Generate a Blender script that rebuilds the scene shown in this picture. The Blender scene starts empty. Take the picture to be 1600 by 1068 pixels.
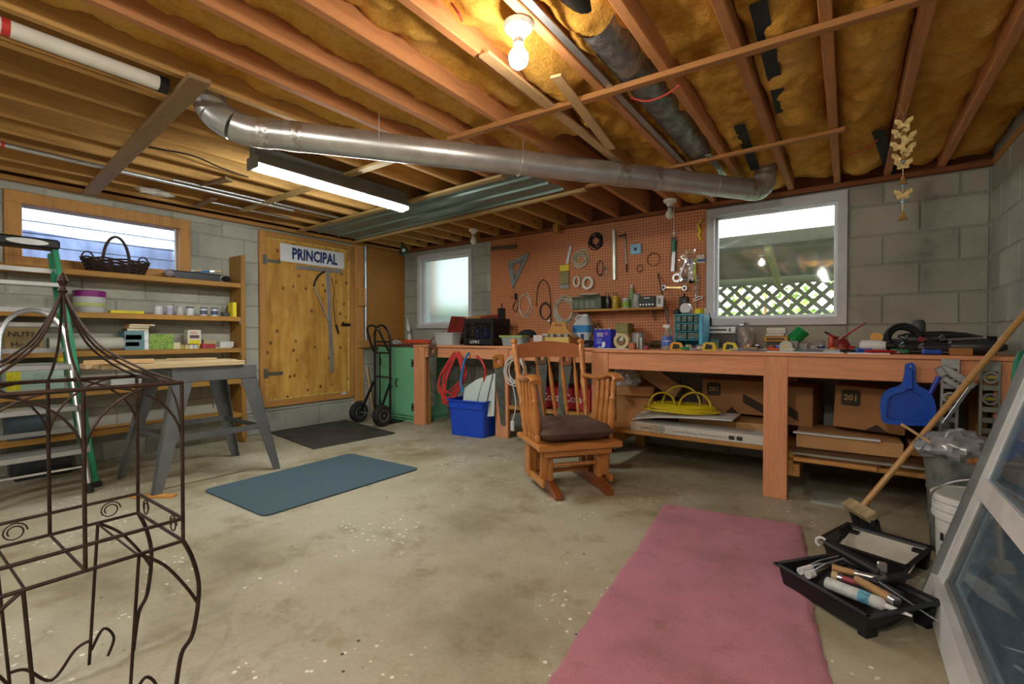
import bpy, bmesh, math, random
from mathutils import Vector, Matrix
R = random.Random(7)
PI = math.pi
SC = bpy.context.scene
COL = SC.collection

# ---------------------------------------------------------------- camera, world, exposure
H = 1.01                      # eye height
YB, XL, XR, ZC = 4.322, -4.879, 0.752, 2.111   # back wall, left wall, right wall, wall top
YF = -2.7                     # wall behind the camera
YAW, PIT, FPX = math.radians(35.53), math.radians(-0.785), 735.17
cam = bpy.data.cameras.new('camera'); cam.sensor_width = 36; cam.lens = 36 * FPX / 1600
cam.clip_start = 0.02
camo = bpy.data.objects.new('camera', cam); COL.objects.link(camo)
camo.location = (0, 0, H); camo.rotation_euler = (PI / 2 + PIT, 0, YAW)
SC.camera = camo
w = bpy.data.worlds.new('overcast_sky'); SC.world = w; w.use_nodes = True
bgn = w.node_tree.nodes['Background']; bgn.inputs[0].default_value = (0.86, 0.93, 1.0, 1); bgn.inputs[1].default_value = 3.2
SC.view_settings.view_transform = 'Standard'; SC.view_settings.look = 'None'
SC.view_settings.gamma = 1; SC.view_settings.use_curve_mapping = False
SC.view_settings.exposure = 1.12

# point on a plane seen at a photograph pixel (1600x1068): used to read off real positions
_fw = Vector((-math.sin(YAW) * math.cos(PIT), math.cos(YAW) * math.cos(PIT), math.sin(PIT)))
_r = Vector((math.cos(YAW), math.sin(YAW), 0)); _u = _r.cross(_fw)
def _ray(x, y): return _fw + _r * ((x - 800) / FPX) + _u * ((534 - y) / FPX)
def at_y(x, y, Y): d = _ray(x, y); return Vector((0, 0, H)) + d * (Y / d.y)
def at_x(x, y, X): d = _ray(x, y); return Vector((0, 0, H)) + d * (X / d.x)
def at_z(x, y, z): d = _ray(x, y); return Vector((0, 0, H)) + d * ((z - H) / d.z)

# ---------------------------------------------------------------- materials
def lin(c):
    if isinstance(c, str):
        c = c.lstrip('#'); c = [int(c[i:i + 2], 16) / 255 for i in (0, 2, 4)]
    return tuple(((v / 12.92) if v <= 0.04045 else ((v + 0.055) / 1.055) ** 2.4) for v in c)
MATS = {}
def nodes(name):
    m = bpy.data.materials.new(name); m.use_nodes = True
    nt = m.node_tree; b = nt.nodes['Principled BSDF']
    return m, nt, b
def N(nt, t, **kw):
    n = nt.nodes.new(t)
    for k, v in kw.items():
        if k in n.inputs: n.inputs[k].default_value = v
        else: setattr(n, k, v)
    return n
def coords(nt, scale=(1, 1, 1), kind='Object'):
    tc = N(nt, 'ShaderNodeTexCoord'); mp = N(nt, 'ShaderNodeMapping'); mp.inputs['Scale'].default_value = scale
    nt.links.new(tc.outputs[kind], mp.inputs[0]); return mp.outputs[0]
def noise(nt, vec, scale, detail=4, rough=0.55):
    n = N(nt, 'ShaderNodeTexNoise'); n.inputs['Scale'].default_value = scale
    n.inputs['Detail'].default_value = detail; n.inputs['Roughness'].default_value = rough
    nt.links.new(vec, n.inputs['Vector']); return n.outputs['Fac']
def ramp(nt, fac, stops):
    n = N(nt, 'ShaderNodeValToRGB'); e = n.color_ramp.elements
    while len(e) < len(stops): e.new(0.5)
    for i, (p, c) in enumerate(stops):
        e[i].position = p; e[i].color = (*c, 1) if len(c) == 3 else c
    nt.links.new(fac, n.inputs[0]); return n.outputs[0]
def mixc(nt, fac, a, b, mode='MIX'):
    n = N(nt, 'ShaderNodeMix'); n.data_type = 'RGBA'; n.blend_type = mode
    for s, v in ((0, fac), (6, a), (7, b)):
        if hasattr(v, 'is_output'): nt.links.new(v, n.inputs[s])
        else: n.inputs[s].default_value = v if s == 0 else (*v, 1)
    return n.outputs[2]
def bump(nt, b, fac, strength=0.3, dist=0.01):
    n = N(nt, 'ShaderNodeBump'); n.inputs['Strength'].default_value = strength; n.inputs['Distance'].default_value = dist
    nt.links.new(fac, n.inputs['Height']); nt.links.new(n.outputs[0], b.inputs['Normal'])
def mat(name, col, rough=0.6, metal=0.0, amt=0.12, scale=6, stretch=(1, 1, 1), bmp=0.0, bdist=0.004, rnd=0.12, spec=0.5, alpha=None, coat=0):
    """plain procedural surface: colour broken by noise, a little variation per object"""
    if name in MATS: return MATS[name]
    m, nt, b = nodes(name); c = lin(col)
    v = coords(nt, stretch); f = noise(nt, v, scale)
    lo = tuple(x * (1 - amt * 1.6) for x in c); hi = tuple(min(1, x * (1 + amt * 1.6)) for x in c)
    base = ramp(nt, f, [(0.3, lo), (0.7, hi)])
    if rnd:
        oi = N(nt, 'ShaderNodeObjectInfo'); mr = N(nt, 'ShaderNodeMapRange')
        mr.inputs[3].default_value = 1 - rnd; mr.inputs[4].default_value = 1 + rnd
        nt.links.new(oi.outputs['Random'], mr.inputs[0])
        hs = N(nt, 'ShaderNodeHueSaturation'); nt.links.new(base, hs.inputs['Color']); nt.links.new(mr.outputs[0], hs.inputs['Value'])
        base = hs.outputs[0]
    nt.links.new(base, b.inputs['Base Color'])
    b.inputs['Roughness'].default_value = rough; b.inputs['Metallic'].default_value = metal
    b.inputs['Specular IOR Level'].default_value = spec
    if coat: b.inputs['Coat Weight'].default_value = coat
    if bmp: bump(nt, b, f, bmp, bdist)
    if alpha is not None: b.inputs['Alpha'].default_value = alpha
    MATS[name] = m; return m
def wood(name, col, axis='y', dark=0.35, rough=0.65, scale=1.0, rnd=0.15, knots=True, coat=0):
    """sawn wood: stretched grain along one axis, with knots"""
    key = name + '_' + axis
    if key in MATS: return MATS[key]
    m, nt, b = nodes(key); c = lin(col)
    s = {'x': (1.2, 14, 14), 'y': (14, 1.2, 14), 'z': (14, 14, 1.2)}[axis]
    v = coords(nt, tuple(k * scale for k in s)); f = noise(nt, v, 1.6, 6, 0.65)
    v2 = coords(nt, tuple(k * scale * 5 for k in s)); f2 = noise(nt, v2, 2.0, 3, 0.6)
    lo = tuple(x * (1 - dark) for x in c); hi = tuple(min(1, x * (1 + dark * .45)) for x in c)
    base = ramp(nt, f, [(0.3, lo), (0.5, c), (0.72, hi)])
    fine = ramp(nt, f2, [(0.35, (0.78, 0.76, 0.74)), (0.6, (1, 1, 1))])
    base = mixc(nt, 0.6, base, fine, 'MULTIPLY')
    if knots:
        s3 = {'x': (2.5, 7, 7), 'y': (7, 2.5, 7), 'z': (7, 7, 2.5)}[axis]
        vo = N(nt, 'ShaderNodeTexVoronoi'); vo.inputs['Scale'].default_value = 0.9 * scale
        nt.links.new(coords(nt, s3), vo.inputs['Vector'])
        k = ramp(nt, vo.outputs['Distance'], [(0.05, (0.32, 0.2, 0.12)), (0.12, (1, 1, 1))])
        base = mixc(nt, 0.8, base, k, 'MULTIPLY')
    oi = N(nt, 'ShaderNodeObjectInfo'); mr = N(nt, 'ShaderNodeMapRange')
    mr.inputs[3].default_value = 1 - rnd; mr.inputs[4].default_value = 1 + rnd
    nt.links.new(oi.outputs['Random'], mr.inputs[0])
    hs = N(nt, 'ShaderNodeHueSaturation'); nt.links.new(base, hs.inputs['Color']); nt.links.new(mr.outputs[0], hs.inputs['Value'])
    nt.links.new(hs.outputs[0], b.inputs['Base Color'])
    b.inputs['Roughness'].default_value = rough
    if coat: b.inputs['Coat Weight'].default_value = coat; b.inputs['Coat Roughness'].default_value = 0.2
    bump(nt, b, f2, 0.25, 0.002)
    MATS[key] = m; return m
def emis(name, col, strength):
    if name in MATS: return MATS[name]
    m, nt, b = nodes(name)
    b.inputs['Base Color'].default_value = (*col, 1); b.inputs['Emission Color'].default_value = (*col, 1)
    b.inputs['Emission Strength'].default_value = strength; MATS[name] = m; return m
def clear(name, col, rough=0.05, dirt=0.1, gloss=0.08, tr=None):
    """thin clear plastic / glass sheet: mostly transparent, some gloss, some dusty diffuse"""
    if name in MATS: return MATS[name]
    m = bpy.data.materials.new(name); m.use_nodes = True; nt = m.node_tree; nt.nodes.clear()
    out = N(nt, 'ShaderNodeOutputMaterial'); t = N(nt, 'ShaderNodeBsdfTransparent'); g = N(nt, 'ShaderNodeBsdfGlossy'); d = N(nt, 'ShaderNodeBsdfDiffuse')
    t.inputs[0].default_value = (*(tr or (1, 1, 1)), 1); d.inputs[0].default_value = (*lin(col), 1); g.inputs['Roughness'].default_value = rough
    f = noise(nt, coords(nt, (1, 1, 1)), 5, 6, 0.7)
    mr = N(nt, 'ShaderNodeMapRange'); mr.inputs[1].default_value = 0.35; mr.inputs[2].default_value = 0.75
    mr.inputs[3].default_value = dirt * 0.5; mr.inputs[4].default_value = dirt * 1.6; nt.links.new(f, mr.inputs[0])
    m1 = N(nt, 'ShaderNodeMixShader'); nt.links.new(mr.outputs[0], m1.inputs[0]); nt.links.new(t.outputs[0], m1.inputs[1]); nt.links.new(d.outputs[0], m1.inputs[2])
    m2 = N(nt, 'ShaderNodeMixShader'); m2.inputs[0].default_value = gloss; nt.links.new(m1.outputs[0], m2.inputs[1]); nt.links.new(g.outputs[0], m2.inputs[2])
    nt.links.new(m2.outputs[0], out.inputs[0]); MATS[name] = m; return m

# ---------------------------------------------------------------- mesh builder
def frame_of(d, up=Vector((0, 0, 1))):
    d = Vector(d).normalized()
    s = d.cross(up)
    if s.length < 1e-4: s = d.cross(Vector((0, 1, 0)))
    s.normalize(); return d, s, s.cross(d)
class MB:
    def __init__(s): s.v = []; s.f = []
    def add(s, vs, fs):
        o = len(s.v); s.v += [Vector(p) for p in vs]; s.f += [tuple(i + o for i in f) for f in fs]; return s
    def box(s, c, d, rot=None, b=0.0):
        c = Vector(c); hx, hy, hz = d[0] / 2, d[1] / 2, d[2] / 2
        b = min(b, hx * .9, hy * .9, hz * .9)
        if b <= 0:
            vs = [Vector((x, y, z)) for x in (-hx, hx) for y in (-hy, hy) for z in (-hz, hz)]
            fs = [(0, 1, 3, 2), (4, 6, 7, 5), (0, 4, 5, 1), (2, 3, 7, 6), (0, 2, 6, 4), (1, 5, 7, 3)]
        else:
            vs = []; idx = {}
            for sx in (-1, 1):
                for sy in (-1, 1):
                    for sz in (-1, 1):
                        for a in range(3):
                            p = Vector((sx * (hx - (b if a != 0 else 0)), sy * (hy - (b if a != 1 else 0)), sz * (hz - (b if a != 2 else 0))))
                            idx[(sx, sy, sz, a)] = len(vs); vs.append(p)
            fs = []
            q = [(-1, -1), (1, -1), (1, 1), (-1, 1)]
            for a in range(3):
                for sg in (-1, 1):
                    k = []
                    for (u_, v_) in q:
                        t = [0, 0, 0]; t[a] = sg; t[(a + 1) % 3] = u_; t[(a + 2) % 3] = v_
                        k.append(idx[(*t, a)])
                    fs.append(tuple(k if sg > 0 else k[::-1]))
            for a in range(3):
                for u_ in (-1, 1):
                    for v_ in (-1, 1):
                        a1, a2 = (a + 1) % 3, (a + 2) % 3
                        def g(e, ax):
                            t = [0, 0, 0]; t[a] = e; t[a1] = u_; t[a2] = v_; return idx[(*t, ax)]
                        k = (g(-1, a1), g(1, a1), g(1, a2), g(-1, a2))
                        fs.append(k if u_ * v_ > 0 else k[::-1])
            for sx in (-1, 1):
                for sy in (-1, 1):
                    for sz in (-1, 1):
                        k = tuple(idx[(sx, sy, sz, a)] for a in range(3)); fs.append(k if sx * sy * sz > 0 else k[::-1])
        if rot is not None:
            Rm = rot if isinstance(rot, Matrix) else Matrix.Rotation(rot, 3, 'Z')
            vs = [Rm @ p for p in vs]
        return s.add([p + c for p in vs], fs)
    def bb(s, a, b, bev=0.0):
        a = Vector(a); b = Vector(b)
        return s.box((a + b) / 2, [abs(b[i] - a[i]) for i in range(3)], None, bev)
    def bar(s, p0, p1, wd, ht, bev=0.0, up=Vector((0, 0, 1))):
        p0 = Vector(p0); p1 = Vector(p1); d, sd, u_ = frame_of(p1 - p0, Vector(up))
        Rm = Matrix((d, sd, u_)).transposed()
        return s.box((p0 + p1) / 2, ((p1 - p0).length, wd, ht), Rm, bev)
    def cyl(s, p0, p1, r0, r1=None, n=12, cap=True):
        r1 = r0 if r1 is None else r1
        p0 = Vector(p0); p1 = Vector(p1); d, a, b = frame_of(p1 - p0)
        vs = []
        for p, r in ((p0, r0), (p1, r1)):
            vs += [p + (a * math.cos(2 * PI * i / n) + b * math.sin(2 * PI * i / n)) * r for i in range(n)]
        fs = [(i, n + i, n + (i + 1) % n, (i + 1) % n) for i in range(n)]
        if cap: fs += [tuple(range(n)), tuple(range(2 * n - 1, n - 1, -1))]
        return s.add(vs, fs)
    def tube(s, pts, r, n=6, closed=False, cap=True):
        P_ = [Vector(p) for p in pts]; m = len(P_); vs = []; nrm = None
        rs = r if isinstance(r, (list, tuple)) else [r] * m
        for i in range(m):
            a = P_[i - 1] if (i or closed) else P_[i]; b = P_[(i + 1) % m] if (i < m - 1 or closed) else P_[i]
            t = (b - a)
            t = t.normalized() if t.length > 1e-9 else Vector((0, 0, 1))
            if nrm is None: nrm = frame_of(t)[1]
            nrm = nrm - t * nrm.dot(t)
            nrm = nrm.normalized() if nrm.length > 1e-6 else frame_of(t)[1]
            bi = t.cross(nrm)
            vs += [P_[i] + (nrm * math.cos(2 * PI * k / n) + bi * math.sin(2 * PI * k / n)) * rs[i] for k in range(n)]
        fs = []
        for i in range(m if closed else m - 1):
            j = (i + 1) % m
            fs += [(i * n + k, i * n + (k + 1) % n, j * n + (k + 1) % n, j * n + k) for k in range(n)]
        if not closed and cap: fs += [tuple(range(n - 1, -1, -1)), tuple(range((m - 1) * n, m * n))]
        return s.add(vs, fs)
    def lathe(s, prof, c=(0, 0, 0), n=16, axis=None, cap=True):
        """prof: (radius, height) from bottom to top along axis"""
        c = Vector(c); ax = Vector(axis) if axis is not None else Vector((0, 0, 1)); d, a, b = frame_of(ax, Vector((0, 1, 0)) if abs(ax.normalized().z) > .9 else Vector((0, 0, 1)))
        vs = []
        for (r, h) in prof:
            vs += [c + d * h + (a * math.cos(2 * PI * i / n) + b * math.sin(2 * PI * i / n)) * max(r, 1e-5) for i in range(n)]
        fs = []
        for k in range(len(prof) - 1):
            fs += [(k * n + i, (k + 1) * n + i, (k + 1) * n + (i + 1) % n, k * n + (i + 1) % n) for i in range(n)]
        if cap: fs += [tuple(range(n)), tuple(range(len(prof) * n - 1, (len(prof) - 1) * n - 1, -1))]
        return s.add(vs, fs)
    def prism(s, poly, o, ux, uy, t):
        """outline (u, v) in the plane o + ux*u + uy*v, thickness t along ux x uy"""
        o = Vector(o); ux = Vector(ux); uy = Vector(uy); nz = ux.cross(uy).normalized() * t; n = len(poly)
        vs = [o + ux * p[0] + uy * p[1] for p in poly]; vs += [p + nz for p in vs]
        fs = [tuple(range(n - 1, -1, -1)), tuple(range(n, 2 * n))] + [(i, (i + 1) % n, n + (i + 1) % n, n + i) for i in range(n)]
        return s.add(vs, fs)
    def ring(s, outer, inner, o, ux, uy, t):
        """flat frame between two outlines of equal count, thickness t"""
        o = Vector(o); ux = Vector(ux); uy = Vector(uy); nz = ux.cross(uy).normalized() * t; n = len(outer)
        A = [o + ux * p[0] + uy * p[1] for p in outer]; B = [o + ux * p[0] + uy * p[1] for p in inner]
        vs = A + B + [p + nz for p in A] + [p + nz for p in B]; fs = []
        for i in range(n):
            j = (i + 1) % n
            fs += [(i, n + i, n + j, j), (2 * n + i, 2 * n + j, 3 * n + j, 3 * n + i), (i, j, 2 * n + j, 2 * n + i), (n + i, 3 * n + i, 3 * n + j, n + j)]
        return s.add(vs, fs)
    def grid(s, nx, ny, fn, thick=None):
        vs = [Vector(fn(i / nx, j / ny)) for j in range(ny + 1) for i in range(nx + 1)]
        k = nx + 1; fs = [(j * k + i, j * k + i + 1, (j + 1) * k + i + 1, (j + 1) * k + i) for j in range(ny) for i in range(nx)]
        if thick is not None:
            t = Vector(thick); m = len(vs); vs += [p + t for p in vs]
            fs += [tuple(m + q for q in f[::-1]) for f in fs]
            ed = [j * k for j in range(ny + 1)]
            B = [i for i in range(nx + 1)] + [j * k + nx for j in range(1, ny + 1)] + [ny * k + i for i in range(nx - 1, -1, -1)] + [j * k for j in range(ny - 1, 0, -1)]
            fs += [(B[(q + 1) % len(B)], B[q], m + B[q], m + B[(q + 1) % len(B)]) for q in range(len(B))]
        return s.add(vs, fs)
    def ball(s, c, r, n=10, sc=(1, 1, 1), jit=0, rnd=R):
        c = Vector(c); vs = []; fs = []; m = max(4, n // 2 + 1)
        for j in range(m + 1):
            th = PI * j / m
            for i in range(n):
                q = 1 + (rnd.uniform(-jit, jit) if jit else 0)
                ph = 2 * PI * i / n; vs.append(c + Vector((math.sin(th) * math.cos(ph) * sc[0], math.sin(th) * math.sin(ph) * sc[1], math.cos(th) * sc[2])) * r * q)
        for j in range(m):
            for i in range(n): fs.append((j * n + i, (j + 1) * n + i, (j + 1) * n + (i + 1) % n, j * n + (i + 1) % n))
        return s.add(vs, fs)
    def coil(s, c, r, turns, tr, ux, uy, drift=0.0, jit=0.06, n=5, seg=22, ell=1.0, rnd=R, full=1.0):
        """a loosely wound loop of cord in the plane ux, uy; drift moves each turn along the normal"""
        c = Vector(c); ux = Vector(ux); uy = Vector(uy); nz = ux.cross(uy); pts = []
        k0 = 0
        for t in range(turns):
            rr = r * (1 + rnd.uniform(-jit, jit)); off = ux * rnd.uniform(-jit, jit) * r + uy * rnd.uniform(-jit, jit) * r
            for i in range(seg):
                a = 2 * PI * i / seg * full
                w_ = min(1, i / 4)
                q = c + off * w_ + ux * (rr * math.cos(a)) + uy * (rr * ell * math.sin(a)) + nz * (drift * (t + i / seg) + rnd.uniform(-1, 1) * tr * .3)
                pts.append(q)
        return s.tube(pts, tr, n)
    def xf(s, M, start=0):
        s.v = s.v[:start] + [M @ p for p in s.v[start:]]; return s
def mesh_of(name, mb, m, ang=0.6, flat=False):
    me = bpy.data.meshes.new(name); me.from_pydata([tuple(p) for p in mb.v], [], mb.f)
    if not flat:
        me.polygons.foreach_set('use_smooth', [True] * len(me.polygons)); me.update(); me.set_sharp_from_angle(angle=ang)
    me.update()
    if m is not None:
        for q in (m if isinstance(m, (list, tuple)) else [m]): me.materials.append(q)
    return me
def tag(o, label=None, cat=None, group=None, kind=None):
    if label: o['label'] = label
    if cat: o['category'] = cat
    if group: o['group'] = group
    if kind: o['kind'] = kind
    return o
def link(name, me, parent=None, loc=(0, 0, 0), rot=(0, 0, 0)):
    o = bpy.data.objects.new(name, me); COL.objects.link(o); o.location = loc; o.rotation_euler = rot
    if parent is not None: o.parent = parent
    return o
def thing(name, label, cat, loc=(0, 0, 0), rz=0.0, group=None):
    o = link(name, None, None, loc, (0, 0, rz)); o.empty_display_size = 0.05; o['M'] = 0
    del o['M']; return tag(o, label, cat, group)
def wm(o):
    M = Matrix.LocRotScale(o.location, o.rotation_euler, o.scale)
    return (wm(o.parent) @ M) if o.parent else M
def P(name, mb, m, parent, label=None, ang=0.6, flat=False):      # part, local coordinates
    return tag(link(name, mesh_of(name, mb, m, ang, flat), parent), label)
def W(name, mb, m, parent, label=None, ang=0.6, flat=False):      # part, world coordinates
    mb.xf(wm(parent).inverted()); return P(name, mb, m, parent, label, ang, flat)
def T(name, mb, m, label=None, cat=None, group=None, kind=None, ang=0.6, flat=False):   # one-mesh thing in world coordinates
    lo = Vector([min(p[i] for p in mb.v) for i in range(3)]); hi = Vector([max(p[i] for p in mb.v) for i in range(3)])
    b = Vector(((lo.x + hi.x) / 2, (lo.y + hi.y) / 2, lo.z)); mb.xf(Matrix.Translation(-b))
    return tag(link(name, mesh_of(name, mb, m, ang, flat), None, b), label, cat, group, kind)
def copy_thing(o, loc, rot=None, label=None, group=None):
    c = o.copy(); COL.objects.link(c); c.location = loc
    if rot is not None: c.rotation_euler = rot
    if label: c['label'] = label
    if group: c['group'] = group
    for ch in list(o.children):
        d = ch.copy(); COL.objects.link(d); d.parent = c
        for g in list(ch.children):
            e = g.copy(); COL.objects.link(e); e.parent = d
    return c
def letters(s, size, m, o, ux, uy, parent, name='lettering', bold=0.0, xs=1.0, depth=0.0008, align='CENTER'):
    """flat raised lettering, o = centre, ux along the text, uy up (world coordinates)"""
    cu = bpy.data.curves.new(name, 'FONT'); cu.body = s; cu.size = size; cu.extrude = depth; cu.offset = bold; cu.resolution_u = 2
    cu.align_x = align; cu.align_y = 'CENTER'
    tmp = bpy.data.objects.new('tmp', cu); COL.objects.link(tmp); bpy.context.view_layer.update()
    me = bpy.data.meshes.new_from_object(tmp.evaluated_get(bpy.context.evaluated_depsgraph_get()))
    COL.objects.unlink(tmp); bpy.data.objects.remove(tmp); bpy.data.curves.remove(cu)
    ux = Vector(ux).normalized(); uy = Vector(uy).normalized(); nz = ux.cross(uy)
    Mx = Matrix((ux * xs, uy, nz)).transposed().to_4x4(); Mx.translation = Vector(o)
    if parent is not None: Mx = wm(parent).inverted() @ Mx
    me.transform(Mx); me.materials.clear(); me.materials.append(m); me.name = name
    return link(name, me, parent)
def circ(r, n=16, cx=0, cy=0, ry=None, a0=0.0):
    ry = r if ry is None else ry
    return [(cx + r * math.cos(a0 + 2 * PI * i / n), cy + ry * math.sin(a0 + 2 * PI * i / n)) for i in range(n)]
def arc(c, r, a0, a1, n, ux, uy):
    c = Vector(c); ux = Vector(ux); uy = Vector(uy)
    return [c + ux * (r * math.cos(a0 + (a1 - a0) * i / n)) + uy * (r * math.sin(a0 + (a1 - a0) * i / n)) for i in range(n + 1)]
def bez(pts, n=12):
    """smooth path through points (Catmull-Rom)"""
    P_ = [Vector(p) for p in pts]; Q = [P_[0]] + P_ + [P_[-1]]; out = []
    for i in range(len(P_) - 1):
        a, b, c, d = Q[i:i + 4]
        for k in range(n):
            t = k / n
            out.append(0.5 * ((2 * b) + (c - a) * t + (2 * a - 5 * b + 4 * c - d) * t * t + (3 * b - a - 3 * c + d) * t ** 3))
    return out + [P_[-1]]
EX, EY, EZ = Vector((1, 0, 0)), Vector((0, 1, 0)), Vector((0, 0, 1))
from mathutils import noise as mnoise
# ---------------------------------------------------------------- surfaces of the room
def wpos(nt, scale=(1, 1, 1)):
    g = N(nt, 'ShaderNodeNewGeometry'); mp = N(nt, 'ShaderNodeMapping'); mp.inputs['Scale'].default_value = scale
    nt.links.new(g.outputs['Position'], mp.inputs[0]); return mp.outputs[0]
def concrete_floor():
    m, nt, b = nodes('concrete_floor'); v = wpos(nt)
    f1 = noise(nt, v, 1.1, 6, 0.6); f2 = noise(nt, v, 3.6, 7, 0.7); f3 = noise(nt, v, 60, 3, 0.6)
    base = ramp(nt, f1, [(0.28, lin('#7a715a')), (0.46, lin('#a49d86')), (0.6, lin('#b3ae9b')), (0.78, lin('#a7a698'))])
    st = ramp(nt, f2, [(0.3, (0.58, 0.52, 0.4)), (0.47, (1, 1, 1)), (0.62, (1, 1, 1)), (0.8, (0.8, 0.82, 0.8))])
    base = mixc(nt, 0.85, base, st, 'MULTIPLY')
    fine = ramp(nt, f3, [(0.3, (0.86, 0.85, 0.83)), (0.6, (1, 1, 1))]); base = mixc(nt, 0.7, base, fine, 'MULTIPLY')
    # old damp stains in brown, with a clear edge
    f4 = noise(nt, wpos(nt, (1, 0.8, 1)), 0.75, 5, 0.6)
    sb = ramp(nt, f4, [(0.62, (1, 1, 1)), (0.655, (0.74, 0.66, 0.5)), (0.72, (0.8, 0.74, 0.62))]); base = mixc(nt, 0.8, base, sb, 'MULTIPLY')
    # spatters of white and dark paint
    for sc_, lo, hi, col, thr in ((26, 0.035, 0.05, '#e8e4da', 0.56), (15, 0.02, 0.03, '#4b3b28', 0.60), (12, 0.012, 0.02, '#2f6f55', 0.62)):
        vo = N(nt, 'ShaderNodeTexVoronoi'); vo.inputs['Scale'].default_value = sc_; nt.links.new(wpos(nt, (1, 1, 0.01)), vo.inputs['Vector'])
        sp = ramp(nt, vo.outputs['Distance'], [(lo * 4, (1, 1, 1)), (hi * 4, (0, 0, 0))])
        gate = ramp(nt, noise(nt, wpos(nt, (1, 1, .01)), 1.4 + sc_ * .03, 3), [(thr - .03, (0, 0, 0)), (thr + .02, (1, 1, 1))])
        mk = mixc(nt, 1.0, sp, gate, 'MULTIPLY'); base = mixc(nt, mk, base, lin(col))
    nt.links.new(base, b.inputs['Base Color']); b.inputs['Roughness'].default_value = 0.62; b.inputs['Specular IOR Level'].default_value = 0.35
    bump(nt, b, f3, 0.12, 0.003); return m
def block_mat(name, tint):
    m, nt, b = nodes(name); v = wpos(nt)
    f1 = noise(nt, v, 1.6, 5, 0.6); f2 = noise(nt, v, 90, 3, 0.7); c = lin(tint)
    base = ramp(nt, f1, [(0.3, tuple(x * .72 for x in c)), (0.5, c), (0.72, tuple(min(1, x * 1.2) for x in c))])
    fine = ramp(nt, f2, [(0.3, (0.75, 0.75, 0.74)), (0.6, (1, 1, 1))]); base = mixc(nt, 0.7, base, fine, 'MULTIPLY')
    oi = N(nt, 'ShaderNodeObjectInfo'); mr = N(nt, 'ShaderNodeMapRange'); mr.inputs[3].default_value = .88; mr.inputs[4].default_value = 1.1
    nt.links.new(oi.outputs['Random'], mr.inputs[0]); hs = N(nt, 'ShaderNodeHueSaturation'); nt.links.new(base, hs.inputs['Color']); nt.links.new(mr.outputs[0], hs.inputs['Value'])
    nt.links.new(hs.outputs[0], b.inputs['Base Color']); b.inputs['Roughness'].default_value = 0.85; bump(nt, b, f2, 0.35, 0.003); return m
M_FLOOR = concrete_floor()
M_BLOCK = block_mat('concrete_block', '#a8a99e'); M_MORTAR = block_mat('mortar', '#9fa097')
M_JOIST = wood('joist_wood', '#c48756', 'y', 0.26, 0.7, rnd=0.14)
M_JOIST_L = wood('pale_joist_wood', '#d2a35e', 'y', 0.25, 0.7, rnd=0.12)
M_SUB = wood('subfloor_wood', '#65391f', 'x', 0.35, 0.8)
M_PINE_X = wood('pine', '#b98545', 'x'); M_PINE_Y = wood('pine', '#b98545', 'y'); M_PINE_Z = wood('pine', '#b98545', 'z')
M_WHITE = mat('white_paint', '#d9dbdd', 0.45, amt=0.05, rnd=0.03)
M_BLACK = mat('black_plastic', '#15161a', 0.45, amt=0.1)
M_RUBBER = mat('black_rubber', '#1b1b1c', 0.75, amt=0.15)
M_STEEL = mat('steel', '#b9bcc0', 0.3, 0.9, amt=0.1)
M_ALU = mat('aluminium', '#c3c8cc', 0.32, 0.85, amt=0.08)
M_GALV = mat('galvanised', '#c4c7c9', 0.33, 0.75, amt=0.10, scale=9)
M_DARKMET = mat('dark_metal', '#2d2c2c', 0.45, 0.6, amt=0.15)

def slab(name, lo, hi, m, kind='structure'):
    mb = MB().bb(lo, hi); return T(name, mb, m, kind=kind)
# floor
fl = MB().bb((XL - .2, YF - .2, -.12), (XR + .2, YB + .2, 0)); T('floor', fl, M_FLOOR, kind='structure')

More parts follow.
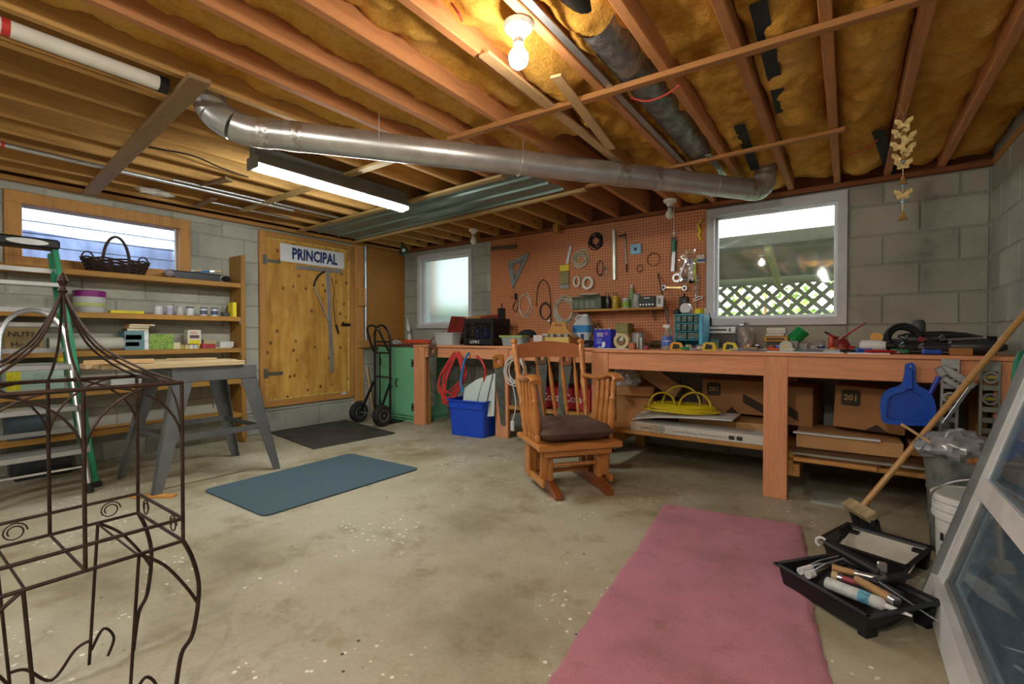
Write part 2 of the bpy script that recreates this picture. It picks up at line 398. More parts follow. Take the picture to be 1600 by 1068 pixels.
def sub_rect(r, holes):
    out = [r]
    for (a0, a1, b0, b1) in holes:
        nx = []
        for (u0, u1, v0, v1) in out:
            if u1 <= a0 or u0 >= a1 or v1 <= b0 or v0 >= b1: nx.append((u0, u1, v0, v1)); continue
            if v0 < b0: nx.append((u0, u1, v0, b0))
            if v1 > b1: nx.append((u0, u1, b1, v1))
            w0, w1 = max(v0, b0), min(v1, b1)
            if u0 < a0: nx.append((u0, a0, w0, w1))
            if u1 > a1: nx.append((a1, u1, w0, w1))
        out = nx
    return out
BLK = {}
def block_wall(name, u0, u1, holes, joint, place, skip=()):
    """place(u, v, w) -> world; blocks in running bond around the openings, mortar recessed"""
    mb = MB()
    for (a0, a1, b0, b1) in sub_rect((u0 - .19, u1 + .19, 0.0, 2.335), holes):
        vs = [place(a, b, c) for a in (a0, a1) for b in (b0, b1) for c in (0.007, 0.2)]
        mb.add(vs, [(0, 1, 3, 2), (4, 6, 7, 5), (0, 4, 5, 1), (2, 3, 7, 6), (0, 2, 6, 4), (1, 5, 7, 3)])
    wall = T(name, mb, M_MORTAR, kind='structure', flat=True); inv = wm(wall).inverted()
    L, Hc = 0.4065, 0.2174; j = 0.005
    for k in range(-5, 5):
        v0 = 1.085 + k * Hc; v1 = min(v0 + Hc, 2.111)
        if v0 > 2.1: continue
        v0 = max(v0, 0.0)
        s0 = joint + (L / 2 if k % 2 else 0); i0 = int(math.floor((u0 - s0) / L))
        for i in range(i0, i0 + int((u1 - u0) / L) + 3):
            a0, a1 = max(s0 + i * L, u0), min(s0 + (i + 1) * L, u1)
            if a1 - a0 < .03: continue
            for (p0, p1, q0, q1) in sub_rect((a0 + j, a1 - j, v0 + j, v1 - j), holes):
                if p1 - p0 < .03 or q1 - q0 < .02: continue
                if any(p0 >= s[0] and p1 <= s[1] and q0 >= s[2] and q1 <= s[3] for s in skip): continue
                w_, h_ = round(p1 - p0, 3), round(q1 - q0, 3); key = (name, w_, h_)
                if key not in BLK:
                    o0 = place(0, 0, 0); ax = [place(1, 0, 0) - o0, place(0, 1, 0) - o0, place(0, 0, 1) - o0]
                    b_ = MB().box((0, 0, 0), (w_, h_, .04), None, 0.006)
                    b_.xf(Matrix((ax[0], ax[1], ax[2])).transposed().to_4x4())
                    if Matrix((ax[0], ax[1], ax[2])).determinant() < 0: b_.f = [f[::-1] for f in b_.f]
                    BLK[key] = mesh_of('block', b_, M_BLOCK, flat=True)
                link('block', BLK[key], wall, inv @ place((p0 + p1) / 2, (q0 + q1) / 2, .02 + R.uniform(-.0015, .0015)))
    return wall
W2 = (-4.60, -3.67, 1.10, 2.055); W3 = (-1.005, -0.008, 1.093, 2.095)
W1 = (0.63, 1.79, 1.50, 2.05); HT = (2.40, 3.53, 0.265, 2.085)
wall_back = block_wall('wall_back', XL, XR, (W2, W3), 0.204, lambda u, v, w_: Vector((u, YB + w_, v)), skip=((-3.3, -1.1, 0.95, 2.1),))
wall_left = block_wall('wall_left', YF, YB, (W1, HT), 2.47, lambda u, v, w_: Vector((XL - w_, u, v)), skip=((3.72, 4.32, .97, 2.1), (YF, -.4, 0, 2.2)))
wall_right = block_wall('wall_right', YF, YB, (), 4.29, lambda u, v, w_: Vector((XR + w_, u, v)), skip=((YF, 1.6, 0, 2.2),))
slab('wall_front', (XL - .2, YF - .2, 0), (XR + .2, YF, 2.335), M_MORTAR)

# ---------------------------------------------------------------- ceiling: subfloor, joists, insulation
ceil = slab('ceiling', (XL - .2, YF - .2, 2.335), (XR + .2, YB + .2, 2.37), M_SUB)
cinv = wm(ceil).inverted()
JX = [0.503 - 0.29 * k for k in range(19)]
jm = mesh_of('joist', MB().box((0, 0, 0), (.042, YB - YF, .19), None, .004), M_JOIST, flat=True)
jm2 = jm.copy(); jm2.materials[0] = M_JOIST_L
for x in JX:
    link('joist', jm if x > -2.3 else jm2, ceil, cinv @ Vector((x + R.uniform(-.006, .006), (YB + YF) / 2, 2.24 + R.uniform(-.002, .002))))
# rim boards on top of the block walls and the sill plates
rb = MB().bb((XL, YB - .012, 2.147), (XR, YB + .03, 2.335)); W('rim_board', rb, M_SUB, ceil)
rb = MB().bb((XL - .03, YF, 2.147), (XL + .012, YB, 2.335)); W('rim_board', rb, M_SUB, ceil)
pm = wood('sill_plate_wood', '#8a5027', 'x', .3, .75)
W('sill_plate', MB().bb((XL, YB - .05, 2.111), (XR, YB + .09, 2.147), .004), pm, ceil)
W('sill_plate', MB().bb((XL - .09, YF, 2.111), (XL + .05, YB - .05, 2.147), .004), M_PINE_Y, ceil)
W('sill_plate', MB().bb((XR - .004, YF, 2.111), (XR + .09, YB - .05, 2.147), .004), M_PINE_Y, ceil)
def insul():
    m, nt, b = nodes('glass_fibre'); v = wpos(nt)
    f1 = noise(nt, v, 2.6, 5, 0.6); f2 = noise(nt, wpos(nt, (1, 1, 2.5)), 38, 5, 0.75); f3 = noise(nt, v, 9, 4, .65)
    base = ramp(nt, f1, [(0.3, lin('#d0913c')), (0.45, lin('#eeb654')), (0.6, lin('#f6c468')), (0.75, lin('#e6b070'))])
    base = mixc(nt, 0.7, base, ramp(nt, f3, [(0.3, (0.78, 0.7, 0.6)), (0.55, (1, 1, 1)), (.75, (1.0, .96, .8))]), 'MULTIPLY')
    base = mixc(nt, 0.6, base, ramp(nt, f2, [(0.3, (0.7, 0.66, 0.6)), (0.6, (1, 1, 1))]), 'MULTIPLY')
    nt.links.new(base, b.inputs['Base Color']); b.inputs['Roughness'].default_value = 1; b.inputs['Specular IOR Level'].default_value = 0.1
    bump(nt, b, f2, 0.9, 0.02); return m
M_INS = insul()
def batt(x0, x1, y0, y1, sag, seed):
    def fn(u_, v_):
        x = x0 + (x1 - x0) * u_; y = y0 + (y1 - y0) * v_
        n1 = mnoise.noise(Vector((x * 3 + seed, y * 2.2, seed))) ; n2 = mnoise.noise(Vector((x * 9, y * 8 + seed, seed * 2))); n3 = mnoise.noise(Vector((x * 22, y * 21, seed)))
        e = math.sin(PI * min(1, max(0, u_))) ** .6
        fold = abs(mnoise.noise(Vector((x * 5 + seed * 2, y * 4.5, seed * .7)))) ** .7
        z = 2.225 - sag * e * (0.55 + 1.2 * n1) - .03 * n2 - .016 * n3 + .05 * (0.45 - fold) * e
        return (x, y, min(z, 2.32))
    mb = MB(); n = max(6, int((y1 - y0) / .035)); mb.grid(11, n, fn); mb.f = [f[::-1] for f in mb.f]
    W('insulation_batt', mb, M_INS, ceil, ang=3)
for i, x in enumerate(JX + [XL]):
    xr = JX[i - 1] - .021 if i else XR
    xl = x + .021
    if x < -2.5: continue
    if x > -1.4: batt(xl, xr, -.6, YB - .02, .055 + .03 * R.random(), i * 3.1)
    elif x > -2.4: batt(xl, xr, -.4, 2.5 + R.uniform(-.3, .3), .04, i * 3.1)
    if -.7 < x < -.2:      # a second, looser lump where the batt hangs down
        batt(xl + .01, xr - .01, 2.1, 3.0, .10, i * 5.7)
for (xa, ya, xb, yb_) in ((1184, 5, 1222, 175), (1155, 195, 1180, 265), (1372, 205, 1392, 270)):
    a = at_z(xa, ya, 2.165); b = at_z(xb, yb_, 2.165)
    W('tar_paper_strip', MB().bar(a, b, .055, .006), mat('tar_paper', '#23262a', .8, amt=.25, scale=20), ceil)

# ---------------------------------------------------------------- windows
def ringbox(mb, a0, a1, b0, b1, wd, fn, d0, d1):
    """rectangular frame from four boxes; fn(u, v, w) -> world"""
    for (p0, p1, q0, q1) in ((a0, a1, b0, b0 + wd), (a0, a1, b1 - wd, b1), (a0, a0 + wd, b0 + wd, b1 - wd), (a1 - wd, a1, b0 + wd, b1 - wd)):
        A = fn(p0, q0, d0); B = fn(p1, q1, d1); mb.bb(A, B, .003)
    return mb
bk = lambda u, v, w_: Vector((u, YB + w_, v)); lf = lambda u, v, w_: Vector((XL - w_, u, v))
def window(name, rect, fn, casing, sash, pane_mat, depth, cmat):
    a0, a1, b0, b1 = rect
    win = link(name, None, None, fn((a0 + a1) / 2, b0, 0)); tag(win, kind='structure')
    W('window_casing', ringbox(MB(), a0, a1, b0, b1, casing, fn, -.022, .16), cmat, win)
    if sash: W('window_sash', ringbox(MB(), a0 + casing, a1 - casing, b0 + casing, b1 - casing, sash, fn, depth - .02, depth + .02), M_WHITE, win)
    k = casing + sash - .004
    if pane_mat: W('pane', MB().bb(fn(a0 + k, b0 + k, depth - .002), fn(a1 - k, b1 - k, depth + .002)), pane_mat, win)
    return win
M_CASE = mat('white_window_frame', '#c9ccd2', .5, amt=.04, rnd=0)
window('window_3', W3, bk, .062, .022, clear('dusty_window_glass', '#cfd4d6', 0.03, 0.16, 0.05), .06, M_CASE)
def frosted():
    m = bpy.data.materials.new('frosted_glass'); m.use_nodes = True; nt = m.node_tree; nt.nodes.clear()
    out = N(nt, 'ShaderNodeOutputMaterial'); rf = N(nt, 'ShaderNodeBsdfRefraction'); tl = N(nt, 'ShaderNodeBsdfTranslucent')
    rf.inputs['Roughness'].default_value = .32; rf.inputs['IOR'].default_value = 1.25; tl.inputs[0].default_value = (.34, .36, .35, 1); rf.inputs['Color'].default_value = (.5, .54, .52, 1)
    f = noise(nt, coords(nt), 160, 2); bp = N(nt, 'ShaderNodeBump'); bp.inputs['Strength'].default_value = .3; nt.links.new(f, bp.inputs['Height']); nt.links.new(bp.outputs[0], rf.inputs['Normal'])
    mx = N(nt, 'ShaderNodeMixShader'); mx.inputs[0].default_value = .3; nt.links.new(rf.outputs[0], mx.inputs[1]); nt.links.new(tl.outputs[0], mx.inputs[2]); nt.links.new(mx.outputs[0], out.inputs[0]); return m
M_FROST = frosted()
window('window_2', W2, bk, .05, .03, M_FROST, .06, M_CASE)
w1 = window('window_1', W1, lf, .085, 0, None, .06, M_PINE_Z)
M_LOUV = clear('louvre_glass', '#9fb0cc', 0.1, 0.2, 0.06, tr=(.85, .9, 1))
zs = [1.585, 1.685, 1.775, 1.865, 1.96]
for i, z in enumerate(zs):
    mb = MB().bar((XL - .075, .72, z + .045), (XL - .075, 1.70, z + .045), .004, .104, up=Vector((-.22, 0, 1))); W('louvre_pane', mb, M_LOUV, w1)
    mb = MB().bar((XL - .068, .72, z - .006), (XL - .068, 1.70, z - .006), .008, .006); W('louvre_edge', mb, mat('louvre_edge', '#3c4654', .4), w1)
for y in (.718, 1.698): W('louvre_jamb', MB().bb((XL - .1, y - .012, 1.585), (XL - .05, y + .012, 1.97)), M_ALU, w1)

# ---------------------------------------------------------------- outside
def grass():
    m, nt, b = nodes('grass_bank'); f = noise(nt, wpos(nt), 7, 6, .75)
    nt.links.new(ramp(nt, f, [(.3, lin('#36561a')), (.55, lin('#6f9436')), (.75, lin('#a3b868'))]), b.inputs['Base Color']); b.inputs['Roughness'].default_value = .9; bump(nt, b, f, .8, .03); return m
M_GRASS = grass()
gb = MB(); gb.grid(40, 16, lambda u_, v_: (-9 + 14 * u_, YB + .25 + 9 * v_, 1.0 + .9 * max(0, v_ - .25) ** 1.2 + .05 * mnoise.noise(Vector((u_ * 30, v_ * 20, 3)))))
T('grass_bank', gb, M_GRASS, kind='structure', ang=3)
T('retaining_wall', MB().grid(30, 10, lambda u_, v_: (XL - .95 - .03 * mnoise.noise(Vector((u_ * 9, v_ * 5, 1))), -1.5 + 6 * u_, 1.3 + (.62 + .03 * mnoise.noise(Vector((u_ * 14, 0, 2)))) * v_), (-.25, 0, 0)), mat('blue_grey_render', '#98a4bc', .9, amt=.25, scale=3, stretch=(1, 3, .5)), kind='structure')
gb = MB(); gb.grid(6, 20, lambda u_, v_: (XL - .25 - 6 * u_, -4 + 12 * v_, 1.35 + .05 * u_)); gb.f = [f[::-1] for f in gb.f]
T('ground_outside', gb, mat('gravel', '#a9abad', .9, amt=.2, scale=30), kind='structure')
# ---------------------------------------------------------------- things under the ceiling
JB = 2.145                                        # underside of the joists
M_PORC = mat('white_porcelain', '#e4e2dc', .35, amt=.03, rnd=0)
def lamp_holder(name, label, x, y, glow, zt=JB, group=None, string=0.0):
    t = thing(name, label, 'lamp', (x, y, zt), group=group)
    P('ceiling_plate', MB().lathe([(.052, 0), (.056, -.006), (.05, -.022), (.03, -.034), (.024, -.055), (.021, -.056)], n=20), M_PORC, t)
    P('socket', MB().cyl((0, 0, -.05), (0, 0, -.075), .019, .019, 14), M_STEEL, t)
    P('bulb', MB().lathe([(.014, -.072), (.018, -.088), (.034, -.112), (.036, -.128), (.03, -.148), (.016, -.16), (.002, -.164)], n=18), glow, t)
    if string:
        P('pull_string', MB().tube([(.03, 0, -.04), (.034, 0, -.1), (.034, 0, -string)], .0025, 5), M_WHITE, t)
        P('pull_knob', MB().lathe([(.002, -string - .03), (.011, -string - .012), (.005, -string + .006), (.002, -string + .012)], (.034, 0, 0), 8), M_WHITE, t)
    return t
lamp_holder('bulb_lamp', 'lit bare bulb in a white porcelain holder under the joists', -.985, 1.42, emis('bulb_glow', (1, .88, .72), 85))
M_OFF = mat('unlit_bulb_glass', '#dcdcd4', .25, amt=.03, rnd=0)
lamp_holder('bulb_lamp', 'unlit bare bulb in a porcelain holder above the frosted window', -3.26, 3.86, M_OFF)
lamp_holder('bulb_lamp', 'unlit bare bulb with a pull string beside the large window', -1.22, 3.98, M_OFF, string=.27)
lamp_holder('bulb_lamp', 'added fill bulb out of view near the right wall', -.35, -.35, emis('bulb_glow_b', (1, .92, .80), 400))  # assumed bulb, added behind the camera to lift the overall brightness
lamp_holder('bulb_lamp', 'added fill bulb out of view near the left wall', -2.67, -1.9, emis('bulb_glow_c', (1, .92, .80), 110))  # second added bulb, unseen, as weaker fill from the rear left
# fluorescent shop light
hz = JB - 2.02
def shop_light(label, x, y, glow):
    fx = thing('shop_light', label, 'light', (x, y, 2.02))
    P('housing', MB().prism([(-.03, hz), (.03, hz), (.03, .075), (.062, .022), (.062, .012), (-.062, .012), (-.062, .022), (-.03, .075)], (0, .59, 0), EX, EZ, 1.18), mat('grey_enamel', '#7d7f7d', .5, amt=.1), fx)
    P('tube', MB().prism([(.045 * math.cos(a), .012 + .036 * math.sin(a)) for a in [PI + PI * i / 10 for i in range(11)]], (0, .575, 0), EX, EZ, 1.15), glow, fx)
    for s in (-1, 1): P('end_cap', MB().box((0, s * .588, .02), (.125, .012, .075), None, .004), mat('grey_enamel', '#7d7f7d', .5), fx)
shop_light('long lit fluorescent shop light under the joists near the hatch', -2.90, 1.985, emis('tube_glow', (.97, 1, .94), 40))
# two more fixtures added out of view behind the camera to brighten the room
shop_light('added fluorescent fill light out of view by the right wall', -.35, -1.1, emis('added_tube_glow', (1, .97, .90), 38))
shop_light('added fluorescent fill light out of view by the left wall', -3.0, -1.1, emis('added_tube_glow', (1, .97, .90), 38))

# round sheet-metal duct
D0, D1 = Vector((-2.40, 1.22, 2.03)), Vector((-.575, 3.665, 2.035)); dd = (D1 - D0).normalized()
du = thing('round_duct', 'long shiny round metal duct slung below the joists', 'duct', D0)
L_ = (D1 - D0).length; cuts = [0, .09, 1.05, 1.98, 2.3, L_]
for i in range(5):
    a = D0 + dd * cuts[i]; b = D0 + dd * (cuts[i + 1] + .02)
    mb = MB().cyl(a, b, .0715 + .0012 * (i % 2), .0715 + .0012 * (i % 2), 28, True)
    if i in (1, 2, 4): mb.cyl(a + dd * .012, a + dd * .02, .075, .075, 28)
    W('duct_section', mb, M_GALV, du)
elb = bez([D0 + dd * .03, D0 - dd * .06, (-2.475, 1.10, 2.045), (-2.53, 1.04, 2.10), (-2.545, 1.02, 2.17), (-2.548, 1.018, 2.24)], 3)
for i in range(0, len(elb) - 3, 3): W('elbow_gore', MB().tube(elb[i:i + 4], [.0735, .0735, .0735, .0725], 24), M_GALV, du)
elb = bez([D1 - dd * .02, D1 + dd * .05, D1 + dd * .10 + EZ * .015, D1 + dd * .135 + EZ * .06, D1 + dd * .145 + EZ * .12, D1 + dd * .145 + EZ * .22], 3)
for i in range(0, len(elb) - 3, 3): W('elbow_gore', MB().tube(elb[i:i + 4], [.0735, .0735, .0735, .0725], 24), M_GALV, du)
M_FOIL = mat('foil_tape', '#c8cacb', .28, .9, amt=.25, scale=30, bmp=.9, bdist=.01)
for s, wd in ((.12, .055), (2.0, .07), (2.26, .06), (L_ - .03, .07), (-.03, .05)):
    W('foil_tape', MB().cyl(D0 + dd * s, D0 + dd * (s + wd), .0745, .0745, 28, False), M_FOIL, du)
for s in (.55, 1.35, 2.75):
    c = D0 + dd * s; pts = arc(c, .0745, -PI * 1.0, 0, 14, dd.cross(EZ), EZ); q = [pts[0] + EZ * (JB - pts[0].z + .03)] + pts + [pts[-1] + EZ * (JB - pts[-1].z + .03)]
    W('hanger_strap', MB().tube(q, .0025, 4), M_GALV, du)
# foil wrapped duct running between two joists
fd = thing('wrapped_duct', 'grey foil wrapped duct tucked between two joists', 'duct', (-.80, 2.45, 2.2))
M_WRAP = mat('foil_wrap', '#8f959a', .38, .75, amt=.3, scale=16, bmp=1, bdist=.02)
mb = MB(); n = 26
for k in range(19):
    y = 1.66 + k * .088; vs = [Vector((-.80 + (.086 + .004 * mnoise.noise(Vector((i, k * 1.7, 1)))) * math.cos(2 * PI * i / n), y, 2.238 + (.086 + .005 * mnoise.noise(Vector((i, k * 2.3, 5)))) * math.sin(2 * PI * i / n))) for i in range(n)]
    o = len(mb.v); mb.v += vs
    if k: mb.f += [(o - n + i, o - n + (i + 1) % n, o + (i + 1) % n, o + i) for i in range(n)]
W('foil_sleeve', mb, M_WRAP, fd, ang=3)
W('inner_pipe', MB().cyl((-.80, 1.0, 2.24), (-.80, 3.5, 2.24), .06, .06, 20), M_DARKMET, fd)
W('metal_strip', MB().bb((-.905, .9, 2.138), (-.875, 3.45, 2.142)), M_ALU, fd); W('metal_strip', MB().bb((-.735, 3.1, 2.132), (-.70, 3.75, 2.136)), M_ALU, fd)

# strapping and loose boards nailed under the joists
M_STRAP = wood('strapping', '#a8743f', 'x', .3); M_STRAPP = wood('pale_strapping', '#b79a63', 'x', .25); M_OLD = wood('weathered_board', '#8f7350', 'x', .3)
def strap(label, x0, y0, x1, y1, wd, m, th=.02, z=JB):
    mb = MB().bar((x0, y0, z - th / 2), (x1, y1, z - th / 2), wd, th, .003); T('strapping_board', mb, m, label, 'board')
strap('long brown strapping board nailed across the joists above the duct', -1.87, 2.0, .36, 2.09, .042, M_STRAP, .026)
strap('short brown strapping board across the joists before the large window', -1.62, 3.235, -.02, 3.155, .036, M_STRAP, .022)
strap('long yellowish batten along the inner edge of the metal ceiling sheet', -4.75, 3.47, -1.62, 3.235, .04, M_STRAPP, .024, JB - .018)
strap('pale strapping board between shop light and metal ceiling sheet', -4.70, 2.76, -1.95, 2.64, .055, M_STRAPP, .02, JB - .018)
strap('pale cobwebbed strapping board crossing over the shop light', -4.45, 2.05, -2.25, 2.02, .06, M_STRAPP, .02)
strap('wide weathered board nailed slanting under the joists above the window', -4.80, 1.075, -2.25, .87, .085, M_OLD, .022, JB - .03)
strap('short brown scrap board under the joists by the sill', -4.62, 1.75, -4.22, 1.73, .05, M_OLD, .02)
mb = MB().prism([(0, 0), (.34, .03), (.30, .10)], (-3.95, 1.52, JB - .02), EX, EY, .018); T('wedge_scrap', mb, M_OLD, 'triangular wood scrap nailed under the joists', 'board')
M_LOOSE = wood('bare_plank', '#c9a578', 'y', .2, knots=False)
a, b = at_z(756, 84, 2.135), at_z(985, 268, 2.135); T('loose_plank', MB().bar(a, b, .052, .014, .002), M_LOOSE, 'long pale loose plank tucked under the joists beside the lit bulb', 'plank')
a, b = at_z(868, 118, 2.120), at_z(955, 232, 2.120); T('loose_plank', MB().bar(a, b, .05, .012, .002), M_LOOSE, 'short pale loose plank crossing the longer one under the joists', 'plank')
a = at_y(870, 345, 4.22); T('wood_stub', MB().bb((a.x - .028, 4.19, a.z - .12), (a.x + .028, 4.26, JB + .01), .003), M_PINE_Z, 'short stub of lumber hanging from a joist over the pegboard', 'wood block')

# ribbed metal sheet
sh = thing('metal_sheet', 'ribbed grey green metal sheet under the joists', 'metal sheet', (-3.2, 3.0, JB - .01))
M_SHEET = mat('grey_green_sheet', '#7f938d', .42, .35, amt=.1, scale=4)
prof = []
y = 0.0
for k in range(3):
    prof += [(y, 0), (y + .15, 0), (y + .158, -.016), (y + .178, -.016), (y + .186, 0)]; y += .205
prof.append((y, 0))
mb = MB()
for k, (py, pz) in enumerate(prof):
    f0 = py / y; ya = 2.775 + (3.475 - 2.775) * f0; yb2 = 2.66 + (3.225 - 2.66) * f0
    mb.v += [Vector((-4.70, ya, JB - .002 + pz)), Vector((-1.84 + .06 * f0, yb2, JB - .002 + pz))]
    if k: mb.f.append((2 * k - 2, 2 * k - 1, 2 * k + 1, 2 * k))
W('ribbed_sheet', mb, M_SHEET, sh, flat=True)
W('screw', MB().cyl((-2.2, 3.1, JB - .02), (-2.2, 3.1, JB), .006, .006, 8), M_STEEL, sh)

# pipes and cables at the left
def pipe(label, p0, p1, r, m, extra=None, name='conduit_pipe', cat='pipe'):
    t = thing(name, label, cat, p0); W('pipe', MB().cyl(p0, p1, r, r, 14), m, t)
    for (q0, q1, rr, mm, nm) in extra or []:
        a = Vector(p0).lerp(Vector(p1), q0); b = Vector(p0).lerp(Vector(p1), q1); W(nm, MB().cyl(a, b, rr, rr, 14), mm, t)
M_RED = mat('red_tape', '#b8322b', .5)
a = at_z(5, 226, JB - .016); b = Vector((a.x, 2.3, a.z)); a = Vector((a.x, -.3, a.z))
pipe('thin galvanised conduit with red tape under the joists', a, b, .014, M_GALV, [(.30, .306, .0165, M_RED, 'red_tape'), (.313, .319, .0165, M_RED, 'red_tape')])
a = at_z(160, 98, JB - .03); pipe('thick white plastic drain pipe under the joists', (a.x, -.3, a.z), (a.x, .822, a.z), .03, mat('white_pvc', '#d8d6cf', .4, amt=.04), [(.97, 1.0, .036, M_BLACK, 'black_coupling'), (.55, .57, .0315, M_RED, 'red_tape')], 'drain_pipe')
a = at_z(520, 338, JB - .012); pipe('slim bright tube under the joists behind the shop light', (a.x, 1.35, a.z), (a.x, 2.72, a.z), .01, M_ALU)
a = at_z(470, 345, JB - .012); pipe('short bright tube under the joists next to the hatch', (a.x, 1.75, a.z), (a.x, 2.45, a.z), .009, M_ALU)
def cable(label, pts, r, m, name='electrical_cable'): T(name, MB().tube(bez(pts, 6), r, 5), m, label, 'cable')
cable('black cable stapled along the joists toward the shop light', [at_z(232, 230, JB - .004), at_z(300, 243, JB - .02), at_z(345, 262, JB - .012), at_z(388, 277, JB - .01)], .005, M_BLACK)
M_REDC = mat('red_cable', '#b23a30', .5)
cable('red cable sagging under the long strapping board', [at_z(985, 152, 2.13), at_z(1010, 158, 2.105), at_z(1040, 148, 2.105), at_z(1062, 132, 2.12)], .005, M_REDC)
cable('red cable curving under the insulation by the window', [at_z(1318, 243, 2.14), at_z(1345, 236, 2.13), at_z(1372, 218, 2.15)], .004, M_REDC)
cable('red cable dropping past the joist at the lit bulb', [at_z(706, 6, 2.16), at_z(716, 20, 2.12), at_z(722, 32, 2.15)], .005, M_REDC)

# butterfly and bell wind chime
ch = thing('wind_chime', 'brass butterfly and bell wind chime hanging from a joist', 'wind chime', (.213, 3.0, JB))
M_BRASS = mat('pale_brass', '#d9c08a', .3, .75, amt=.2, scale=40)
P('string', MB().tube([(-.02, 0, 0), (0, 0, -.06), (0, 0, -.58)], .0015, 4), M_BRASS, ch); P('string', MB().tube([(.02, 0, 0), (0, 0, -.06)], .0015, 4), M_BRASS, ch)
wing = [(0, 0), (.012, .018), (.034, .026), (.036, .01), (.022, -.002), (.024, -.016), (.01, -.018), (0, -.012)]
for k, (dz, dx) in enumerate(((.10, 0), (.145, -.012), (.17, .014), (.205, -.016), (.225, .012), (.265, -.01), (.30, 0), (.445, 0))):
    for s in (-1, 1): P('butterfly_wing', MB().prism([(s * u_, v_) for u_, v_ in wing][::s], (dx, -.004, -dz), EX, Vector((0, -.35, 1)), .0015), M_BRASS, ch)
for dz, r in ((.13, .018), (.25, .018), (.365, .02), (.54, .022)):
    P('bell', MB().lathe([(r, -dz - .03), (r * .75, -dz - .02), (r * .4, -dz + .004), (.003, -dz + .014)], n=12, cap=False), M_BRASS, ch)
for dz in (.19, .28, .40, .48): P('bead', MB().ball((0, 0, -dz), .009, 8), mat('glass_bead', '#8fb7c9', .1), ch)
# small clip lamp in the corner
cl = thing('clip_lamp', 'small dark green lamp shade under the joists by the corner', 'lamp', (-4.43, 3.90, JB))
P('stem', MB().cyl((0, 0, .01), (.02, -.01, -.05), .009, .009, 8), M_DARKMET, cl)
P('lamp_shade', MB().lathe([(.062, -.07), (.055, -.04), (.03, 0), (.02, .03)], (.03, -.015, -.07), 16, axis=(-.5, .2, .8), cap=False), mat('dark_green_enamel', '#39544a', .4), cl)
P('bulb', MB().ball((.06, -.03, -.1), .028, 10), M_OFF, cl)
# ---------------------------------------------------------------- plywood hatch in the left wall
def plywood():
    m, nt, b = nodes('plywood'); v = coords(nt, (1, 9, 1.6)); f = noise(nt, v, 1.3, 6, .65)
    base = ramp(nt, f, [(.3, lin('#a5742c')), (.5, lin('#cc9a45')), (.72, lin('#dcae5c'))])
    fp = noise(nt, wpos(nt), 1.7, 4, .6); base = mixc(nt, .75, base, ramp(nt, fp, [(.35, (.62, .5, .36)), (.6, (1, 1, 1))]), 'MULTIPLY')
    vo = N(nt, 'ShaderNodeTexVoronoi'); vo.inputs['Scale'].default_value = 9.5; vo.inputs['Randomness'].default_value = .75; nt.links.new(coords(nt, (1, 1, .8)), vo.inputs['Vector'])
    base = mixc(nt, .9, base, ramp(nt, vo.outputs['Distance'], [(.10, (.2, .11, .06)), (.19, (1, 1, 1))]), 'MULTIPLY')
    nt.links.new(base, b.inputs['Base Color']); b.inputs['Roughness'].default_value = .65; bump(nt, b, f, .2, .003); return m
M_PLY = plywood()
dr = link('door_1', None, None, (XL, 2.965, .265)); tag(dr, 'plywood hatch door in a lumber frame set in the block wall', None, None, 'structure')
for (y0, y1, z0, z1) in ((2.40, 2.468, .265, 2.085), (3.45, 3.53, .265, 2.085), (2.468, 3.45, .265, .335), (2.468, 3.45, 2.03, 2.085)):
    W('door_frame', MB().bb((XL - .12, y0, z0), (XL + .02, y1, z1), .004), M_PINE_Z if z1 - z0 > .5 else M_PINE_Y, dr)
W('door_panel', MB().bb((XL - .012, 2.470, .338), (XL + .012, 3.448, 2.03), .003), M_PLY, dr)
M_FOAM = mat('foam_bead', '#cdb45c', .9, amt=.2, scale=40, bmp=.6)
for a, b in (((2.472, .342), (3.446, .342)), ((3.446, .342), (3.446, 1.9)), ((2.472, .342), (2.472, .62)), ((2.472, 2.02), (3.446, 2.02))):
    n = 40; pts = [Vector((XL + .012, a[0] + (b[0] - a[0]) * i / n + R.uniform(-.003, .003), a[1] + (b[1] - a[1]) * i / n + R.uniform(-.003, .003))) for i in range(n + 1)]
    W('foam_bead', MB().tube(pts, [R.uniform(.004, .01) for _ in pts], 5), M_FOAM, dr)
for z in (1.79, .62):
    h = MB().bb((XL + .018, 2.435, z - .05), (XL + .026, 2.468, z + .05), .001); h.cyl((XL + .027, 2.47, z - .05), (XL + .027, 2.47, z + .05), .006, .006, 8)
    h.bb((XL + .012, 2.47, z - .025), (XL + .017, 2.64, z + .012) if z < 1 else (XL + .017, 2.62, z + .008), .001); W('hinge', h, mat('dull_zinc', '#6a6a60', .5, .5), dr)
W('latch', MB().bb((XL + .012, 3.35, 1.12), (XL + .02, 3.47, 1.155)).bb((XL + .02, 3.36, 1.125), (XL + .03, 3.375, 1.175)).cyl((XL + .026, 3.37, 1.137), (XL + .026, 3.46, 1.137), .006, .006, 8), M_DARKMET, dr)
W('paper_label', MB().bb((XL + .02, 3.34, .315), (XL + .0215, 3.41, .335)), M_WHITE, dr)
